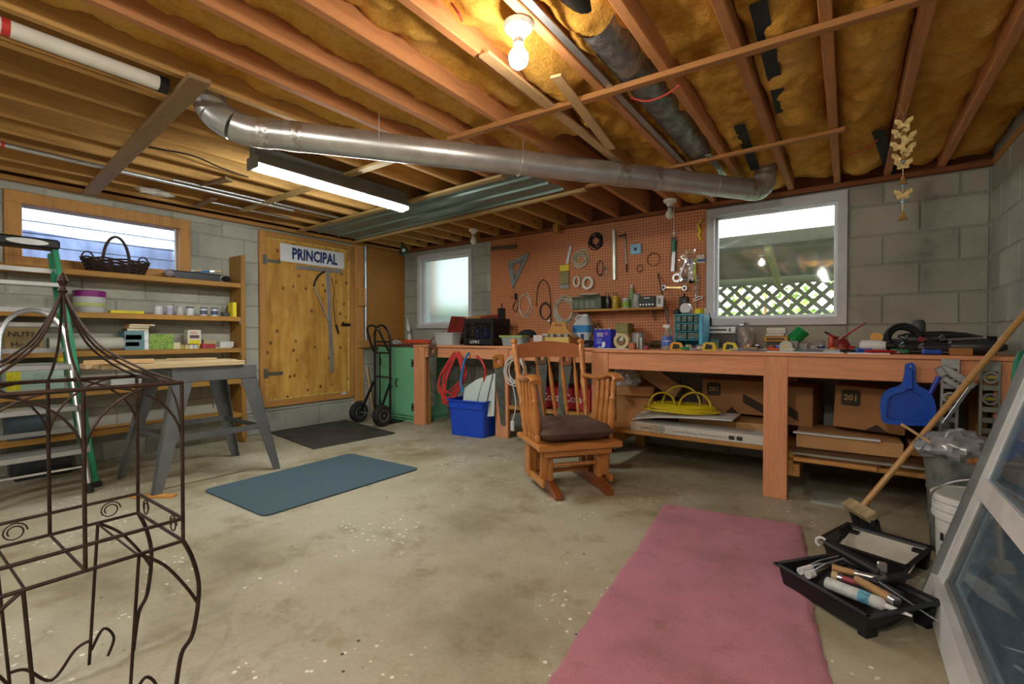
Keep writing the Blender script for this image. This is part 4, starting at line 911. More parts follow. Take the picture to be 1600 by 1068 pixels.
# ---------------------------------------------------------------- left bench
M_ORW_X = wood('orange_painted_wood', '#d9956b', 'x', .2, .55, rnd=.05, knots=False); M_ORW_Z = wood('orange_painted_wood', '#d9956b', 'z', .2, .55, rnd=.05, knots=False)
BT = .905
lb = thing('workbench', 'narrow orange painted workbench between green cabinet and rocking chair', 'workbench', (-2.85, 4.0, 0))
W('bench_top', MB().bb((-4.035, 3.705, .882), (-1.62, 4.305, BT), .003), M_ORW_X, lb)
W('apron', MB().bb((-3.85, 3.725, .77), (-1.62, 3.75, .882), .003), M_ORW_X, lb)
for x0, x1 in ((-4.03, -3.86), (-2.855, -2.70)): W('leg', MB().bb((x0, 3.71, 0), (x1, 3.75, .882), .003), M_ORW_Z, lb)
for x0 in (-3.98, -2.85, -1.75): W('rear_leg', MB().bb((x0, 3.76, 0), (x0 + .09, 3.85, .882), .003), M_PINE_Z, lb)
W('lower_shelf', MB().bb((-2.70, 3.72, .29), (-1.66, 4.28, .325), .003), M_PINE_X, lb)
for x in (-2.83, -1.72): W('shelf_bearer', MB().bb((x, 3.755, .21), (x + .05, 4.28, .29), .003), M_PINE_Y, lb)
# handsaws hanging on the apron
def saw(label, px, py, lean, hm, L=.62, Y=3.703, rot=0.0, top=.13, tip=.055):
    q = at_y(px, py, Y); t = thing('handsaw', label, 'saw', (q.x, Y, q.z)); t.rotation_euler = (0, lean, 0)
    blade = [(-top / 2, -.02), (top / 2, -.02), (tip * .5 + .012, -L), (-tip * .5 + .012, -L)]
    P('blade', MB().prism(blade, (0, .002, 0), EX, EZ, .0018), mat('old_saw_steel', '#6c6f68', .5, .6, amt=.3, scale=9), t)
    o = [(-.062, -.05), (-.03, -.06), (.058, -.04), (.066, .02), (.055, .075), (.02, .082), (-.03, .075), (-.07, .055), (-.058, .02)]
    i = [(-.02, -.012), (-.005, -.018), (.022, -.014), (.032, .01), (.028, .036), (.012, .042), (-.012, .04), (-.03, .028), (-.026, .008)]
    P('handle', MB().ring(o, i, (0, .008, 0), EX, EZ, .02), hm, t)
    P('nail', MB().cyl((0, .03, .05), (0, -.015, .045), .003, .003, 6), M_STEEL, t); return t
M_SAWH = wood('saw_handle', '#a86a2a', 'z', .25, .45, knots=False); M_SAWD = wood('dark_saw_handle', '#5b452f', 'z', .3, .6, knots=False)
saw('old handsaw with dark handle hanging left of the red cord', 676, 549, .02, M_SAWD, .60)
saw('handsaw with light wooden handle hanging beside the blue bin', 779, 566, -.07, M_SAWH, .62)
saw('wide handsaw hanging behind the rocking chair spindles', 846, 560, .02, M_SAWD, .56)
saw('handsaw with reddish handle hanging behind the chair back', 884, 562, .12, wood('red_saw_handle', '#8f5238', 'z', .25, .5, knots=False), .55)
# red cord bundle, hanging
M_REDCORD = mat('red_cord', '#c23a3c', .45, amt=.08)
t = thing('extension_cord', 'long red cord bundle hanging from the bench into the bin', 'cord', at_y(712, 640, 3.68))
for k in range(9):
    a = at_y(713 + R.uniform(-4, 4), 549 + R.uniform(0, 4), 3.68); w0 = R.uniform(-14, 2); w1 = R.uniform(2, 12); dn = R.uniform(612, 634)
    pts = [a, at_y(700 + w0, 585, 3.665), at_y(690 + w0 * .5 + k, (dn + 585) / 2 + 6, 3.655), at_y(697 + R.uniform(-6, 8), dn, 3.65), at_y(711 + w1 * .3, dn - 14, 3.66), at_y(717 + w1, 582, 3.67), a + Vector((.01, 0, .004))]
    W('cord_loop', MB().tube(bez(pts, 6), .0075, 5), M_REDCORD, t)
W('hook', MB().tube([(a.x, 3.725, a.z + .01), (a.x, 3.66, a.z - .01), (a.x, 3.655, a.z + .015)], .004, 6), M_STEEL, t)
# blue recycling bin
M_BIN = mat('blue_bin_plastic', '#1746c4', .38, amt=.05)
bn = thing('recycling_bin', 'bright blue plastic recycling bin of saws under the bench', 'bin', (-3.115, 3.70, 0), .10)
def tub(w0, d0, w1, d1, h, t=.006, rim=.014):
    mb = MB(); c0 = [(w0 / 2, d0 / 2), (-w0 / 2, d0 / 2), (-w0 / 2, -d0 / 2), (w0 / 2, -d0 / 2)]
    def loop(w_, d_, z, r=.04, n=5):
        out = []
        for (sx_, sy_, a0) in ((1, 1, 0), (-1, 1, PI / 2), (-1, -1, PI), (1, -1, 1.5 * PI)):
            for k in range(n): a = a0 + PI / 2 * k / (n - 1); out.append(Vector((sx_ * (w_ / 2 - r) + r * math.cos(a), sy_ * (d_ / 2 - r) + r * math.sin(a), z)))
        return out
    L_ = [loop(w0, d0, 0), loop(w1, d1, h), loop(w1 + rim * 2, d1 + rim * 2, h), loop(w1 + rim * 2, d1 + rim * 2, h + .012), loop(w1 - t, d1 - t, h + .012), loop(w0 - t, d0 - t, t)]
    n = len(L_[0]); mb.v = [p for l in L_ for p in l]; mb.f.append(tuple(range(n - 1, -1, -1)))
    for k in range(len(L_) - 1): mb.f += [(k * n + i, k * n + (i + 1) % n, (k + 1) * n + (i + 1) % n, (k + 1) * n + i) for i in range(n)]
    mb.f.append(tuple(range((len(L_) - 1) * n, len(L_) * n))); return mb
P('bin_body', tub(.40, .28, .455, .33, .352), M_BIN, bn)
P('rim_band', MB().box((0, -.163, .30), (.41, .012, .05), None, .004), M_BIN, bn)
def tubething(name, label, cat, pts, r, m, parts=()):
    t = thing(name, label, cat, pts[0]); W('frame_tube', MB().tube(bez(pts, 6), r, 8), m, t)
    for nm, p0, p1, rr, mm in parts: W(nm, MB().cyl(p0, p1, rr, rr, 6), mm, t)
    return t
yb_ = 3.62
tubething('bow_saw', 'blue framed bow saw standing in the blue bin', 'saw', [at_y(733, 551, yb_), at_y(727, 560, yb_), at_y(722, 580, yb_), at_y(721, 604, yb_), at_y(731, 622, yb_), at_y(744, 640, yb_)], .012, M_BLUEP, [('blade', at_y(734, 553, yb_), at_y(742, 640, yb_), .004, M_DARKMET)])
tubething('bow_saw', 'red framed bow saw standing in the blue bin', 'saw', [at_y(745, 556, yb_ + .03), at_y(752, 563, yb_ + .03), at_y(758, 577, yb_ + .03), at_y(756, 596, yb_ + .03), at_y(752, 618, yb_ + .03), at_y(748, 640, yb_ + .03)], .012, mat('red_enamel', '#b5262a', .35), [('blade', at_y(745, 557, yb_ + .03), at_y(735, 640, yb_ + .03), .004, M_DARKMET)])
q = [at_y(720, 650, yb_ - .07), at_y(726, 606, yb_ - .02), at_y(748, 592, yb_ + .03), at_y(774, 583, yb_ + .08), at_y(772, 650, yb_ + .04)]
t = thing('plastic_sled', 'pale grey curved plastic sheet standing in the blue bin', 'plastic sheet', q[0])
mb = MB(); mb.grid(10, 6, lambda u_, v_: (lambda a, b: a.lerp(b, v_) + Vector((0, -.03 * math.sin(PI * u_), 0)))(q[0].lerp(q[4], u_), (q[1].lerp(q[2], u_ * 2) if u_ < .5 else q[2].lerp(q[3], u_ * 2 - 1))), (0, .006, 0)); W('sheet', mb, mat('pale_plastic', '#b9c6c2', .4, amt=.05), t, ang=1)
for f0 in (.45, .75): W('dark_seam', MB().cyl(q[0].lerp(q[4], f0) + Vector((0, -.034, 0)), q[1].lerp(q[3], f0 + .2) + Vector((0, -.02, .0)), .004, .004, 5), M_DARKMET, t)
# white cable hanging behind the chair
M_WCORD = mat('white_cord', '#d6d5cf', .45, amt=.04)
c = at_y(807, 578, 3.69); t = thing('extension_cord', 'white extension cord coiled on a bench nail behind the chair', 'cord', c)
W('coil', MB().coil(c, .10, 6, .0055, EX, EZ, .006, .2, ell=1.15), M_WCORD, t)
W('hanging_end', MB().tube(bez([c + Vector((-.08, 0, -.06)), at_y(803, 610, 3.67), at_y(806, 635, 3.67), at_y(801, 656, 3.66)], 6), .0055, 6), M_WCORD, t)
W('socket', MB().box(at_y(801, 665, 3.66), (.04, .03, .10), None, .008), M_WHITE, t)
W('nail', MB().cyl((c.x, 3.73, c.z + .11), (c.x, 3.67, c.z + .115), .004, .004, 6), M_STEEL, t)
# red drinks crate and grey panel on the lower shelf
cr = thing('drinks_crate', 'red drinks crate with white script on the lower bench shelf', 'crate', (-2.17, 4.02, .325))
M_CRED = mat('crate_red', '#a5222a', .5)
for (a, b) in (((-.30, -.2, 0), (.30, -.185, .2)), ((-.30, .185, 0), (.30, .2, .2)), ((-.30, -.185, 0), (-.285, .185, .2)), ((.285, -.185, 0), (.30, .185, .2)), ((-.30, -.2, 0), (.30, .2, .012))): P('crate_panel', MB().bb(a, b, .003), M_CRED, cr)
letters('Coca-Cola', .105, M_WHITE, (-2.17, 4.02 - .2015, .43), EX, EZ, cr, 'lettering', .001, .95)
T('saw_horse_panel', MB().bb((-2.62, 3.98, .325), (-2.50, 4.2, .72), .004), mat('grey_panel', '#6d716c', .7), 'upright grey panel stored on the lower bench shelf', 'panel')

# ---------------------------------------------------------------- things on the left bench and cabinet
def on_b(px, Y, z=BT): q = at_y(px, 540, Y); return Vector((q.x, Y, z))
M_ORC = mat('orange_cord', '#d2512a', .45, amt=.06)
q = on_b(655, 3.98, .9); t = thing('extension_cord', 'flat coil of orange extension cord on the green cabinet', 'cord', q)
W('coil', MB().coil(q + Vector((-.02, -.02, .018)), .20, 6, .008, EX, EY, .006, .16, ell=.6), M_ORC, t); W('plug_end', MB().tube(bez([q + Vector((-.2, -.1, .03)), q + Vector((-.27, -.14, .05)), q + Vector((-.24, -.19, .02)), q + Vector((-.16, -.2, .012))], 5), .008, 6), M_WCORD, t)
q = on_b(641, 4.24, .9); t = thing('caulk_tube', 'white caulk tube leaning in the corner on the cabinet', 'tube', q); t.rotation_euler = (0, -.16, 0)
P('tube_body', MB().cyl((0, 0, 0), (0, 0, .25), .027, .027, 16), mat('white_tube', '#d3d6d6', .4, amt=.04), t); P('nozzle', MB().cyl((0, 0, .25), (0, 0, .34), .012, .005, 10), M_WHITE, t); P('label_band', MB().lathe([(.0275, .13), (.0275, .17)], n=16, cap=False), mat('grey_label', '#87908f', .5), t)
q = on_b(683, 4.10, .905); T('rope_end', MB().tube(bez([q + Vector((-.16, 0, .01)), q + Vector((-.08, .04, .09)), q + Vector((.0, .02, .07)), q + Vector((.10, -.02, .02))], 6), .011, 6), mat('brown_hose', '#8f7a62', .6), 'short brown hose looped behind the orange cord', 'hose')
q = on_b(700, 3.93); t = thing('plastic_tub', 'grey white plastic tub on the narrow bench', 'tub', q); P('tub_body', tub(.25, .17, .285, .20, .125, .004, .008), mat('grey_tub', '#b4babd', .4, amt=.04), t)
q = on_b(706, 4.19); t = thing('red_board', 'dark red painted board leaning behind the plastic tub', 'board', q); mb = MB().bar(q + Vector((0, .0, 0)), q + Vector((.02, .10, .335)), .235, .015, .002, up=EY); W('board', mb, mat('dark_red_paint', '#7e2620', .5), t)
T('yellow_board', MB().bar(on_b(745, 4.255) + Vector((0, 0, 0)), on_b(745, 4.285) + Vector((0, 0, .335)), .36, .014, .002, up=EY), M_PINE_X, 'plain wooden board leaning on the pegboard behind the crate', 'board')
T('red_board', MB().bar(on_b(765, 4.22), on_b(765, 4.25) + Vector((0, 0, .335)), .26, .012, .002, up=EY), mat('dark_red_paint', '#7e2620', .5), 'dark red board leaning behind the black milk crate', 'board')
# milk crate
q = (on_b(722, 3.83) + on_b(768, 3.83)) / 2; mc = thing('milk_crate', 'black plastic milk crate of blue things on the bench', 'crate', (q.x + .02, 3.985, BT)); cw, cdp, chh = .39, .31, .285
for s in (-1, 1):
    P('corner_post', MB().box((s * (cw / 2 - .012), -cdp / 2 + .012, chh / 2), (.026, .026, chh), None, .004), M_BLACK, mc); P('corner_post', MB().box((s * (cw / 2 - .012), cdp / 2 - .012, chh / 2), (.026, .026, chh), None, .004), M_BLACK, mc)
    for z, h_ in ((.035, .07), (chh - .025, .05)):
        P('side_band', MB().box((0, s * (cdp / 2 - .006), z), (cw, .012, h_), None, .002), M_BLACK, mc); P('side_band', MB().box((s * (cw / 2 - .006), 0, z), (.012, cdp, h_), None, .002), M_BLACK, mc)
    for k in range(-5, 6):
        for d in (-1, 1):
            x0 = k * .03; P('lattice_bar', MB().bar((x0 - d * .035, s * (cdp / 2 - .006), .07), (x0 + d * .035, s * (cdp / 2 - .006), chh - .05), .008, .009), M_BLACK, mc)
    for k in range(-4, 5):
        for d in (-1, 1): P('lattice_bar', MB().bar((s * (cw / 2 - .006), k * .03 - d * .03, .07), (s * (cw / 2 - .006), k * .03 + d * .03, chh - .05), .008, .009), M_BLACK, mc)
P('crate_floor', MB().box((0, 0, .006), (cw, cdp, .012)), M_BLACK, mc)
letters('LUTM S', .045, M_WHITE, (mc.location.x - .045, mc.location.y - cdp / 2 - .001, BT + .036), EX, EZ, mc, 'lettering', .0008, .85)
M_BLUEB = mat('royal_blue_plastic', '#2a4fb5', .4)
for k in range(5): T('blue_bottle', MB().lathe([(.03, 0), (.034, .01), (.034, .12), (.014, .16), (.014, .185)], (mc.location.x - .11 + .055 * k, 3.955 + .05 * (k % 2), BT + .013), 14), M_BLUEB, 'blue plastic bottle standing in the black milk crate', 'bottle', 'blue bottles in the milk crate')
T('red_cap_tin', MB().box((mc.location.x - .10, 3.86, BT + .262), (.09, .05, .05), None, .006), mat('red_blue_tin', '#3b49a8', .4), 'small blue and red tin on top of the milk crate contents', 'tin')
# row between crate and jug
q = on_b(806, 3.90); t = thing('storage_box', 'clear plastic box with lime green lid on the narrow bench', 'box', q); P('box_body', tub(.24, .17, .26, .19, .075, .003, .004), mat('cloudy_plastic', '#9fa6a6', .25, amt=.05), t); P('lid', MB().box((0, 0, .096), (.28, .21, .022), None, .006), mat('lime_lid', '#9bb56a', .45), t)
q = on_b(824, 3.99); t = thing('ball_cap', 'black cloth cap lying on the green lidded box', 'cap', q + Vector((0, 0, .10))); P('crown', MB().ball((0, 0, .02), .09, 14, (1.1, .9, .5), .06), mat('black_cloth', '#1c1d1f', .95, amt=.2), t, ang=3); P('brim', MB().prism([(.0, -.06), (.09, -.05), (.14, 0), (.09, .05), (0, .06)], (.05, 0, .0), Vector((.9, 0, -.2)), EY, .005), mat('black_cloth', '#1c1d1f', .95), t)
T('white_plate', MB().lathe([(.06, 0), (.11, .012), (.112, .014), (.06, .004)], on_b(812, 3.80), 24), M_PORC, 'white saucer on the bench in front of the green lidded box', 'saucer')
tc = thing('tool_caddy', 'wooden caddy with handle board full of jars on the bench', 'caddy', (on_b(873, 3.95).x, 3.95, BT))
M_CAD = wood('caddy_wood', '#c0893f', 'x', .2, .5, knots=False)
P('base', MB().box((0, 0, .006), (.33, .2, .012)), M_CAD, tc)
for s in (-1, 1): P('side_board', MB().box((0, s * .1, .045), (.33, .012, .09), None, .002), mat('cream_wood', '#c9ae62', .55), tc); P('end_board', MB().box((s * .165, 0, .045), (.012, .2, .09), None, .002), M_CAD, tc)
hb = [(-.165, 0), (.165, 0), (.165, .10), (.09, .17), (.075, .235), (-.075, .235), (-.09, .17), (-.165, .10)]; hi_ = [(-.03, .19), (.03, .19), (.042, .20), (.042, .21), (.03, .218), (-.03, .218), (-.042, .21), (-.042, .20)]
P('handle_board', MB().ring(hb, hi_, (0, .006, 0), EX, EZ, .012), M_CAD, tc)
for k, c in enumerate(('#c9c4b2', '#8f8472', '#777a7c', '#8b8e92')):
    t = thing('jar', ('white lidded jar', 'brown filled jar', 'dark grey filled jar', 'pale grey filled jar')[k] + ' of hardware standing in the wooden caddy', 'jar', (tc.location.x - .115 + .077 * k, 3.895, BT + .013), group='jars in the wooden caddy')
    P('glass', MB().lathe([(.03, 0), (.033, .01), (.033, .08), (.027, .092)], n=16), mat('jarglass_' + c[1:], c, .15, amt=.4, scale=60), t); P('lid', MB().cyl((0, 0, .092), (0, 0, .106), .031, .031, 16), M_STEEL if k else M_WHITE, t)
q = on_b(843, 3.84); t = thing('white_carton', 'white and pink carton beside the wooden caddy', 'box', q); P('carton_body', MB().box((0, 0, .055), (.10, .07, .11), None, .002), mat('offwhite_card', '#c9c4bf', .6), t); P('printed_panel', MB().box((0, -.0358, .03), (.1, .001, .035)), mat('pink_print', '#a05a68', .6), t)
# washer fluid jug
q = on_b(911, 4.14); jg = thing('fluid_jug', 'clear jug half full of blue washer fluid on the bench', 'jug', q)
M_JUG = mat('jug_plastic', '#c5ced4', .2, amt=.05); M_JBLUE = mat('blue_fluid', '#3f92d2', .2, amt=.05)
def rbox(w0, d0, z0, w1, d1, z1): return None
def jug(levels, m, name, par):
    mb = MB(); n = 16; vs = []
    for (wx, wy, z, cx) in levels: vs += [Vector((cx + wx * (abs(math.cos(2 * PI * i / n)) ** .5) * (1 if math.cos(2 * PI * i / n) >= 0 else -1), wy * (abs(math.sin(2 * PI * i / n)) ** .5) * (1 if math.sin(2 * PI * i / n) >= 0 else -1), z)) for i in range(n)]
    mb.v = vs
    for k in range(len(levels) - 1): mb.f += [(k * n + i, k * n + (i + 1) % n, (k + 1) * n + (i + 1) % n, (k + 1) * n + i) for i in range(n)]
    mb.f += [tuple(range(n - 1, -1, -1)), tuple(range((len(levels) - 1) * n, len(levels) * n))]; return P(name, mb, m, par)
jug([(.092, .072, 0, 0), (.096, .076, .02, 0), (.096, .076, .135, 0)], mat('jug_label', '#bccbd6', .4, amt=.15, scale=30), 'printed_label', jg)
jug([(.096, .076, .135, 0), (.096, .076, .2, 0), (.092, .072, .205, 0)], M_JBLUE, 'blue_fluid', jg)
jug([(.092, .072, .205, 0), (.075, .06, .245, .01), (.05, .042, .275, .02), (.03, .03, .29, .028)], M_JUG, 'shoulder', jg)
P('cap', MB().cyl((.028, 0, .29), (.028, 0, .312), .03, .03, 16), M_WHITE, jg); P('handle', MB().tube(bez([(-.06, 0, .24), (-.075, 0, .275), (-.03, 0, .30), (.01, 0, .285)], 5), .013, 8), M_JUG, jg)
P('dark_print', MB().box((.03, -.0765, .07), (.035, .001, .10)), mat('navy_print', '#1d2f66', .5), jg)
t = thing('appliance_cable', 'black power cord heaped beside the washer fluid jug', 'cord', on_b(920, 3.84)); c = on_b(919, 3.84) + Vector((0, 0, .025))
W('coil', MB().coil(c, .075, 7, .006, EX, Vector((0, .8, .35)), .004, .4, ell=.7), M_RUBBER, t); W('loop', MB().tube(bez([c, c + Vector((.04, 0, .09)), c + Vector((.10, .0, .19)), c + Vector((.12, 0, .10)), c + Vector((.08, 0, .0))], 6), .005, 6), M_RUBBER, t)
# ---------------------------------------------------------------- right bench
rbn = thing('workbench', 'long deep orange workbench below the large window', 'workbench', (-.45, 3.8, 0))
RX0, RX1, RY = -1.615, XR - .004, 3.325
W('bench_top', MB().bb((RX0, RY - .015, .883), (RX1, 4.305, BT), .003), M_ORW_X, rbn)
W('apron', MB().bb((RX0 + .138, RY, .757), (RX1, RY + .025, .883), .003), M_ORW_X, rbn)
for x0, x1 in ((RX0, RX0 + .138), (-.43, -.298), (.60, .745)): W('leg', MB().bb((x0, RY - .003, 0), (x1, RY + .036, .883), .003), M_ORW_Z, rbn)
for x0 in (RX0 + .02, -.40, .64): W('rear_leg', MB().bb((x0, 4.20, 0), (x0 + .09, 4.29, .883), .003), M_PINE_Z, rbn)
W('end_board', MB().bb((RX0 - .003, RY + .04, .757), (RX0 + .02, 3.70, .883), .003), M_ORW_X, rbn)
W('lower_shelf', MB().bb((-1.60, 3.42, .265), (-.43, 4.27, .293), .003), M_PINE_X, rbn); W('lower_shelf', MB().bb((-.42, 3.45, .235), (.72, 4.27, .262), .003), M_PINE_X, rbn)
for x in (-1.56, -.42, -.33, .62): W('shelf_bearer', MB().bb((x, RY + .04, .145), (x + .06, 4.27, .235 if x > -.41 else .265), .003), M_PINE_Y, rbn)
T('white_sheet', MB().bb((-1.63, 3.42, BT), (-1.36, 3.62, BT + .004)), M_WHITE, 'thin white board under the blue box on the bench', 'board')
T('white_sheet', MB().bb((-.42, 3.33, BT), (-.02, 3.52, BT + .006)), M_WHITE, 'thin white strip along the bench edge below the window', 'board')
T('white_sheet', MB().bb((.0, 3.33, BT), (.19, 3.5, BT + .006)), M_WHITE, 'short white strip along the bench edge beside the green spring', 'board')
M_CARD = mat('cardboard', '#a9794a', .75, amt=.1, scale=3); M_CARD2 = mat('pale_cardboard', '#bd9262', .75, amt=.08, scale=3); M_CARDD = mat('card_shadow_print', '#3c3020', .7)  # the dark brown is ink for logos and arrows on the cartons
# ---- under the right bench
def cbox(name, label, x0, x1, y0, y1, z0, h, rz=0.0, m=None, logo=False, tape=False, cat='box', tilt=0.0):
    t = thing(name, label, cat, ((x0 + x1) / 2, (y0 + y1) / 2, z0), rz); t.rotation_euler = (0, tilt, rz); wd, dp = x1 - x0, y1 - y0
    P('carton_body', MB().box((0, 0, h / 2), (wd, dp, h), None, .003), m or M_CARD, t)
    if logo:
        M0 = wm(t); o = M0 @ Vector((-wd / 2 + .085, -dp / 2 - .001, h - .075)); ux = M0.to_3x3() @ EX; uy = M0.to_3x3() @ EZ
        mb = MB().prism([(u_ * .05, v_ * .05) for u_, v_ in ((-.8, -1), (.8, -1), (1, -.8), (1, .8), (.8, 1), (-.8, 1), (-1, .8), (-1, -.8))], (-wd / 2 + .085, -dp / 2, h - .075), EX, EZ, .0012); P('printed_square', mb, M_CARDD, t)
        letters('201', .05, M_CARD2, o + M0.to_3x3() @ Vector((0, -.0008, 0)), ux, uy, t, 'lettering', .001)
    if tape:
        for poly in tape: P('printed_arrow', MB().prism([(-wd / 2 + wd * u_, h * v_) for u_, v_ in poly], (0, -dp / 2, 0), EX, EZ, .0012), M_CARDD, t)
    return t
AR = [[(.62, .62), (.98, .25), (.98, .0), (.62, .35)], [(.36, .0), (.46, .2), (.56, .0)]]
cbox('cardboard_box', 'wide cardboard box with dark logo behind the yellow cord', -.93, -.46, 3.88, 4.25, .42, .25, 0, M_CARD, True, AR)
ob = cbox('cardboard_box', 'open cardboard box stuffed with clear plastic under the bench', -1.60, -1.31, 3.66, 4.1, .293, .30, .25, M_CARD)
P('flap', MB().bar((.145, -.05, .30), (.21, -.05, .40), .36, .004, up=EY), M_CARD2, ob); P('flap', MB().bar((0, -.22, .30), (.0, -.29, .24), .26, .004), M_CARD, ob)
T('plastic_bag', MB().ball((-1.50, 3.74, .66), .12, 22, (.95, .9, .85), .16), clear('clear_bag', '#c9cccc', .12, .45, .25), 'crumpled clear plastic bag bulging from the open box', 'bag', ang=.2)
wf = cbox('flooring_carton', 'long white printed flooring carton on the lower shelf edge', -1.34, -.44, 3.425, 3.62, .294, .062, 0, mat('white_carton', '#c3c1bb', .6, amt=.05))
P('tan_end', MB().bb((-.45, -.0985, .004), (-.24, -.0975, .058)), mat('tan_print', '#b7a48c', .6), wf)
letters('Laminate flooring | Revetement de sol stratifie', .026, mat('grey_ink', '#6d6f72', .6), (-.80, 3.4248, .322), EX, EZ, wf, 'lettering', 0, .9)
letters('building', .026, mat('dark_ink', '#33302c', .6), (-1.22, 3.4238, .325), EX, EZ, wf, 'lettering', 0, 1.0)
P('round_mark', MB().ring(circ(.024, 20), circ(.020, 20), (-.215, -.0975, .032), EX, EZ, .0012), mat('dark_ink', '#33302c', .6), wf)
letters('u', .034, mat('dark_ink', '#33302c', .6), (-1.105, 3.4248, .328), EX, EZ, wf, 'lettering', .001)
for x in (.24, .29): P('care_symbol', MB().bb((x, -.0985, .016), (x + .035, -.0975, .042)), mat('dark_ink', '#33302c', .6), wf)
cbox('flat_carton', 'long flat brown carton lying behind the white carton', -1.05, -.44, 3.66, 4.0, .294, .10, 0, M_CARD2)
T('foam_sheet', MB().grid(8, 2, lambda u_, v_: (-1.335 + .70 * u_, 3.45 + .33 * v_, .412 + .018 * u_ - .04 * (1 - u_) ** 3 * (1 - v_)), (0, 0, .006)), mat('white_panel', '#cfd2d4', .5, amt=.04), 'thin white panel under the yellow cord coil', 'panel')
T('foam_sheet', MB().bb((-1.30, 3.63, .396), (-.9, 3.88, .405)), mat('white_panel', '#cfd2d4', .5), 'thin white panel lying behind under the yellow cord', 'panel')
M_YCORD = mat('yellow_cord', '#d6c126', .4, amt=.06)
yc = thing('extension_cord', 'thick yellow extension cord coiled on a white panel', 'cord', (-1.02, 3.62, .43)); c = Vector((-1.02, 3.63, .455))
W('coil', MB().coil(c + Vector((0, 0, -.01)), .235, 9, .0075, EX, EY, .005, .14, ell=.52, seg=26), M_YCORD, yc)
W('raised_loop', MB().tube(arc(c + Vector((-.14, -.03, .02)), .10, -.3, PI * 1.15, 14, EX, Vector((0, .3, .95))), .0075, 6), M_YCORD, yc)
W('raised_loop', MB().tube(arc(c + Vector((.10, -.02, .02)), .115, -.2, PI * 1.1, 14, EX, Vector((0, .25, .97))), .0075, 6), M_YCORD, yc)
W('raised_loop', MB().tube(arc(c + Vector((-.02, .06, .03)), .14, -.1, PI * 1.05, 14, EX, Vector((0, .2, .97))), .0075, 6), M_YCORD, yc)
cbox('cardboard_box', 'tall cardboard box right behind the middle bench leg', -.36, -.17, 3.80, 4.2, .385, .27, -.1, M_CARD, False, [[(.1, .55), (.55, .35), (.55, .1), (.1, .3)]])
cbox('cardboard_box', 'tilted cardboard box with dark logo left of the dustpan', -.06, .30, 3.68, 4.08, .415, .27, -.08, M_CARD, True, [[(.45, 0), (.62, .17), (.8, 0)]], tilt=.045)
cbox('flat_carton', 'long pale carton lying below the tilted box', -.27, .26, 3.50, 3.95, .30, .085, .03, M_CARD2)
T('thin_lath', MB().bb((-.28, 3.48, .388), (.16, 3.52, .398)), M_WHITE, 'thin white lath on top of the long pale carton', 'lath')
cbox('flat_carton', 'short brown carton behind the dustpan and broom', .30, .62, 3.62, 4.0, .30, .08, 0, M_CARD)
T('hardboard_sheet', MB().bb((-.29, 3.42, .286), (.58, 3.8, .296)), mat('dark_panel', '#5a3b22', .6), 'dark brown panel lying under the cartons', 'panel')
T('fibreboard_sheet', MB().bb((-.28, 3.40, .272), (.66, 3.75, .284)), mat('grey_board', '#9b958a', .6), 'grey board lying under the dark brown panel', 'panel')
for i, (x0, x1, y0, z, m_, lb) in enumerate(((-.27, .14, 3.375, .246, 'y', 'short stripped wood trim at the front of the lower shelf'), (-.20, .16, 3.40, .262, 'd', 'dark brown trim strip on the lower bench shelf'), (.0, .70, 3.385, .240, 'p', 'yellowish plank edge sticking out toward the trash can'))):
    T('wood_trim', MB().bb((x0, y0, z - .012), (x1, y0 + .06, z + .012), .003), {'y': M_LOOSE, 'd': mat('dark_panel', '#5a3b22', .6), 'p': M_PINE_X}[m_] if m_ != 'y' else wood('bare_trim', '#c38c4c', 'x', .2), lb, 'trim')
T('lumber_end', MB().bb((-.30, 3.37, .14), (-.235, 3.8, .215), .004), M_PINE_Y, 'cut end of a lumber block beside the middle bench leg', 'lumber')
T('floor_tile', MB().bb((-.18, 3.36, 0), (.10, 3.60, .012)), mat('pale_tile', '#a7aca6', .5), 'pale flat tile on the floor under the bench', 'tile')

# ---------------------------------------------------------------- hanging on the bench front
FY = RY - .004
q = at_y(1422, 600, FY); dp = thing('dustpan', 'bright blue plastic dustpan hanging on the bench apron', 'dustpan', (q.x, FY, q.z))
M_BPAN = mat('blue_dustpan', '#1550c0', .35, amt=.05)
s_ = 3.0 / 735 * .98
def dpx(px, py): p = at_y(px, py, FY); return (p.x - q.x, p.z - q.z)
out = [dpx(*k) for k in ((1414, 568), (1428, 568), (1431, 598), (1450, 610), (1460, 630), (1461, 655), (1452, 663), (1385, 660), (1376, 645), (1376, 622), (1387, 607), (1408, 598))]
inn = [dpx(*k) for k in ((1417, 606), (1424, 606), (1428, 611), (1442, 619), (1450, 632), (1452, 650), (1447, 656), (1390, 653), (1385, 643), (1386, 626), (1393, 616), (1410, 611))]
out = [(p.x, p.y) for p in bez([(*p, 0) for p in out] + [(*out[0], 0)], 4)[:-1]]; inn = [(p.x, p.y) for p in bez([(*p, 0) for p in inn] + [(*inn[0], 0)], 4)[:-1]]
P('back_plate', MB().prism(out, (0, -.008, 0), EX, EZ, .006), M_BPAN, dp)
P('raised_rim', MB().ring(out, inn, (0, -.008, 0), EX, EZ, .03), M_BPAN, dp)
a, b = dpx(1421, 570), dpx(1421, 606); P('handle_rib', MB().bar((a[0], -.045, a[1] - .02), (b[0], -.045, b[1]), .02, .02, .004, up=EY), M_BPAN, dp)
P('nail', MB().cyl((a[0], .02, a[1] - .006), (a[0], -.06, a[1] - .004), .004, .004, 6), M_STEEL, dp)
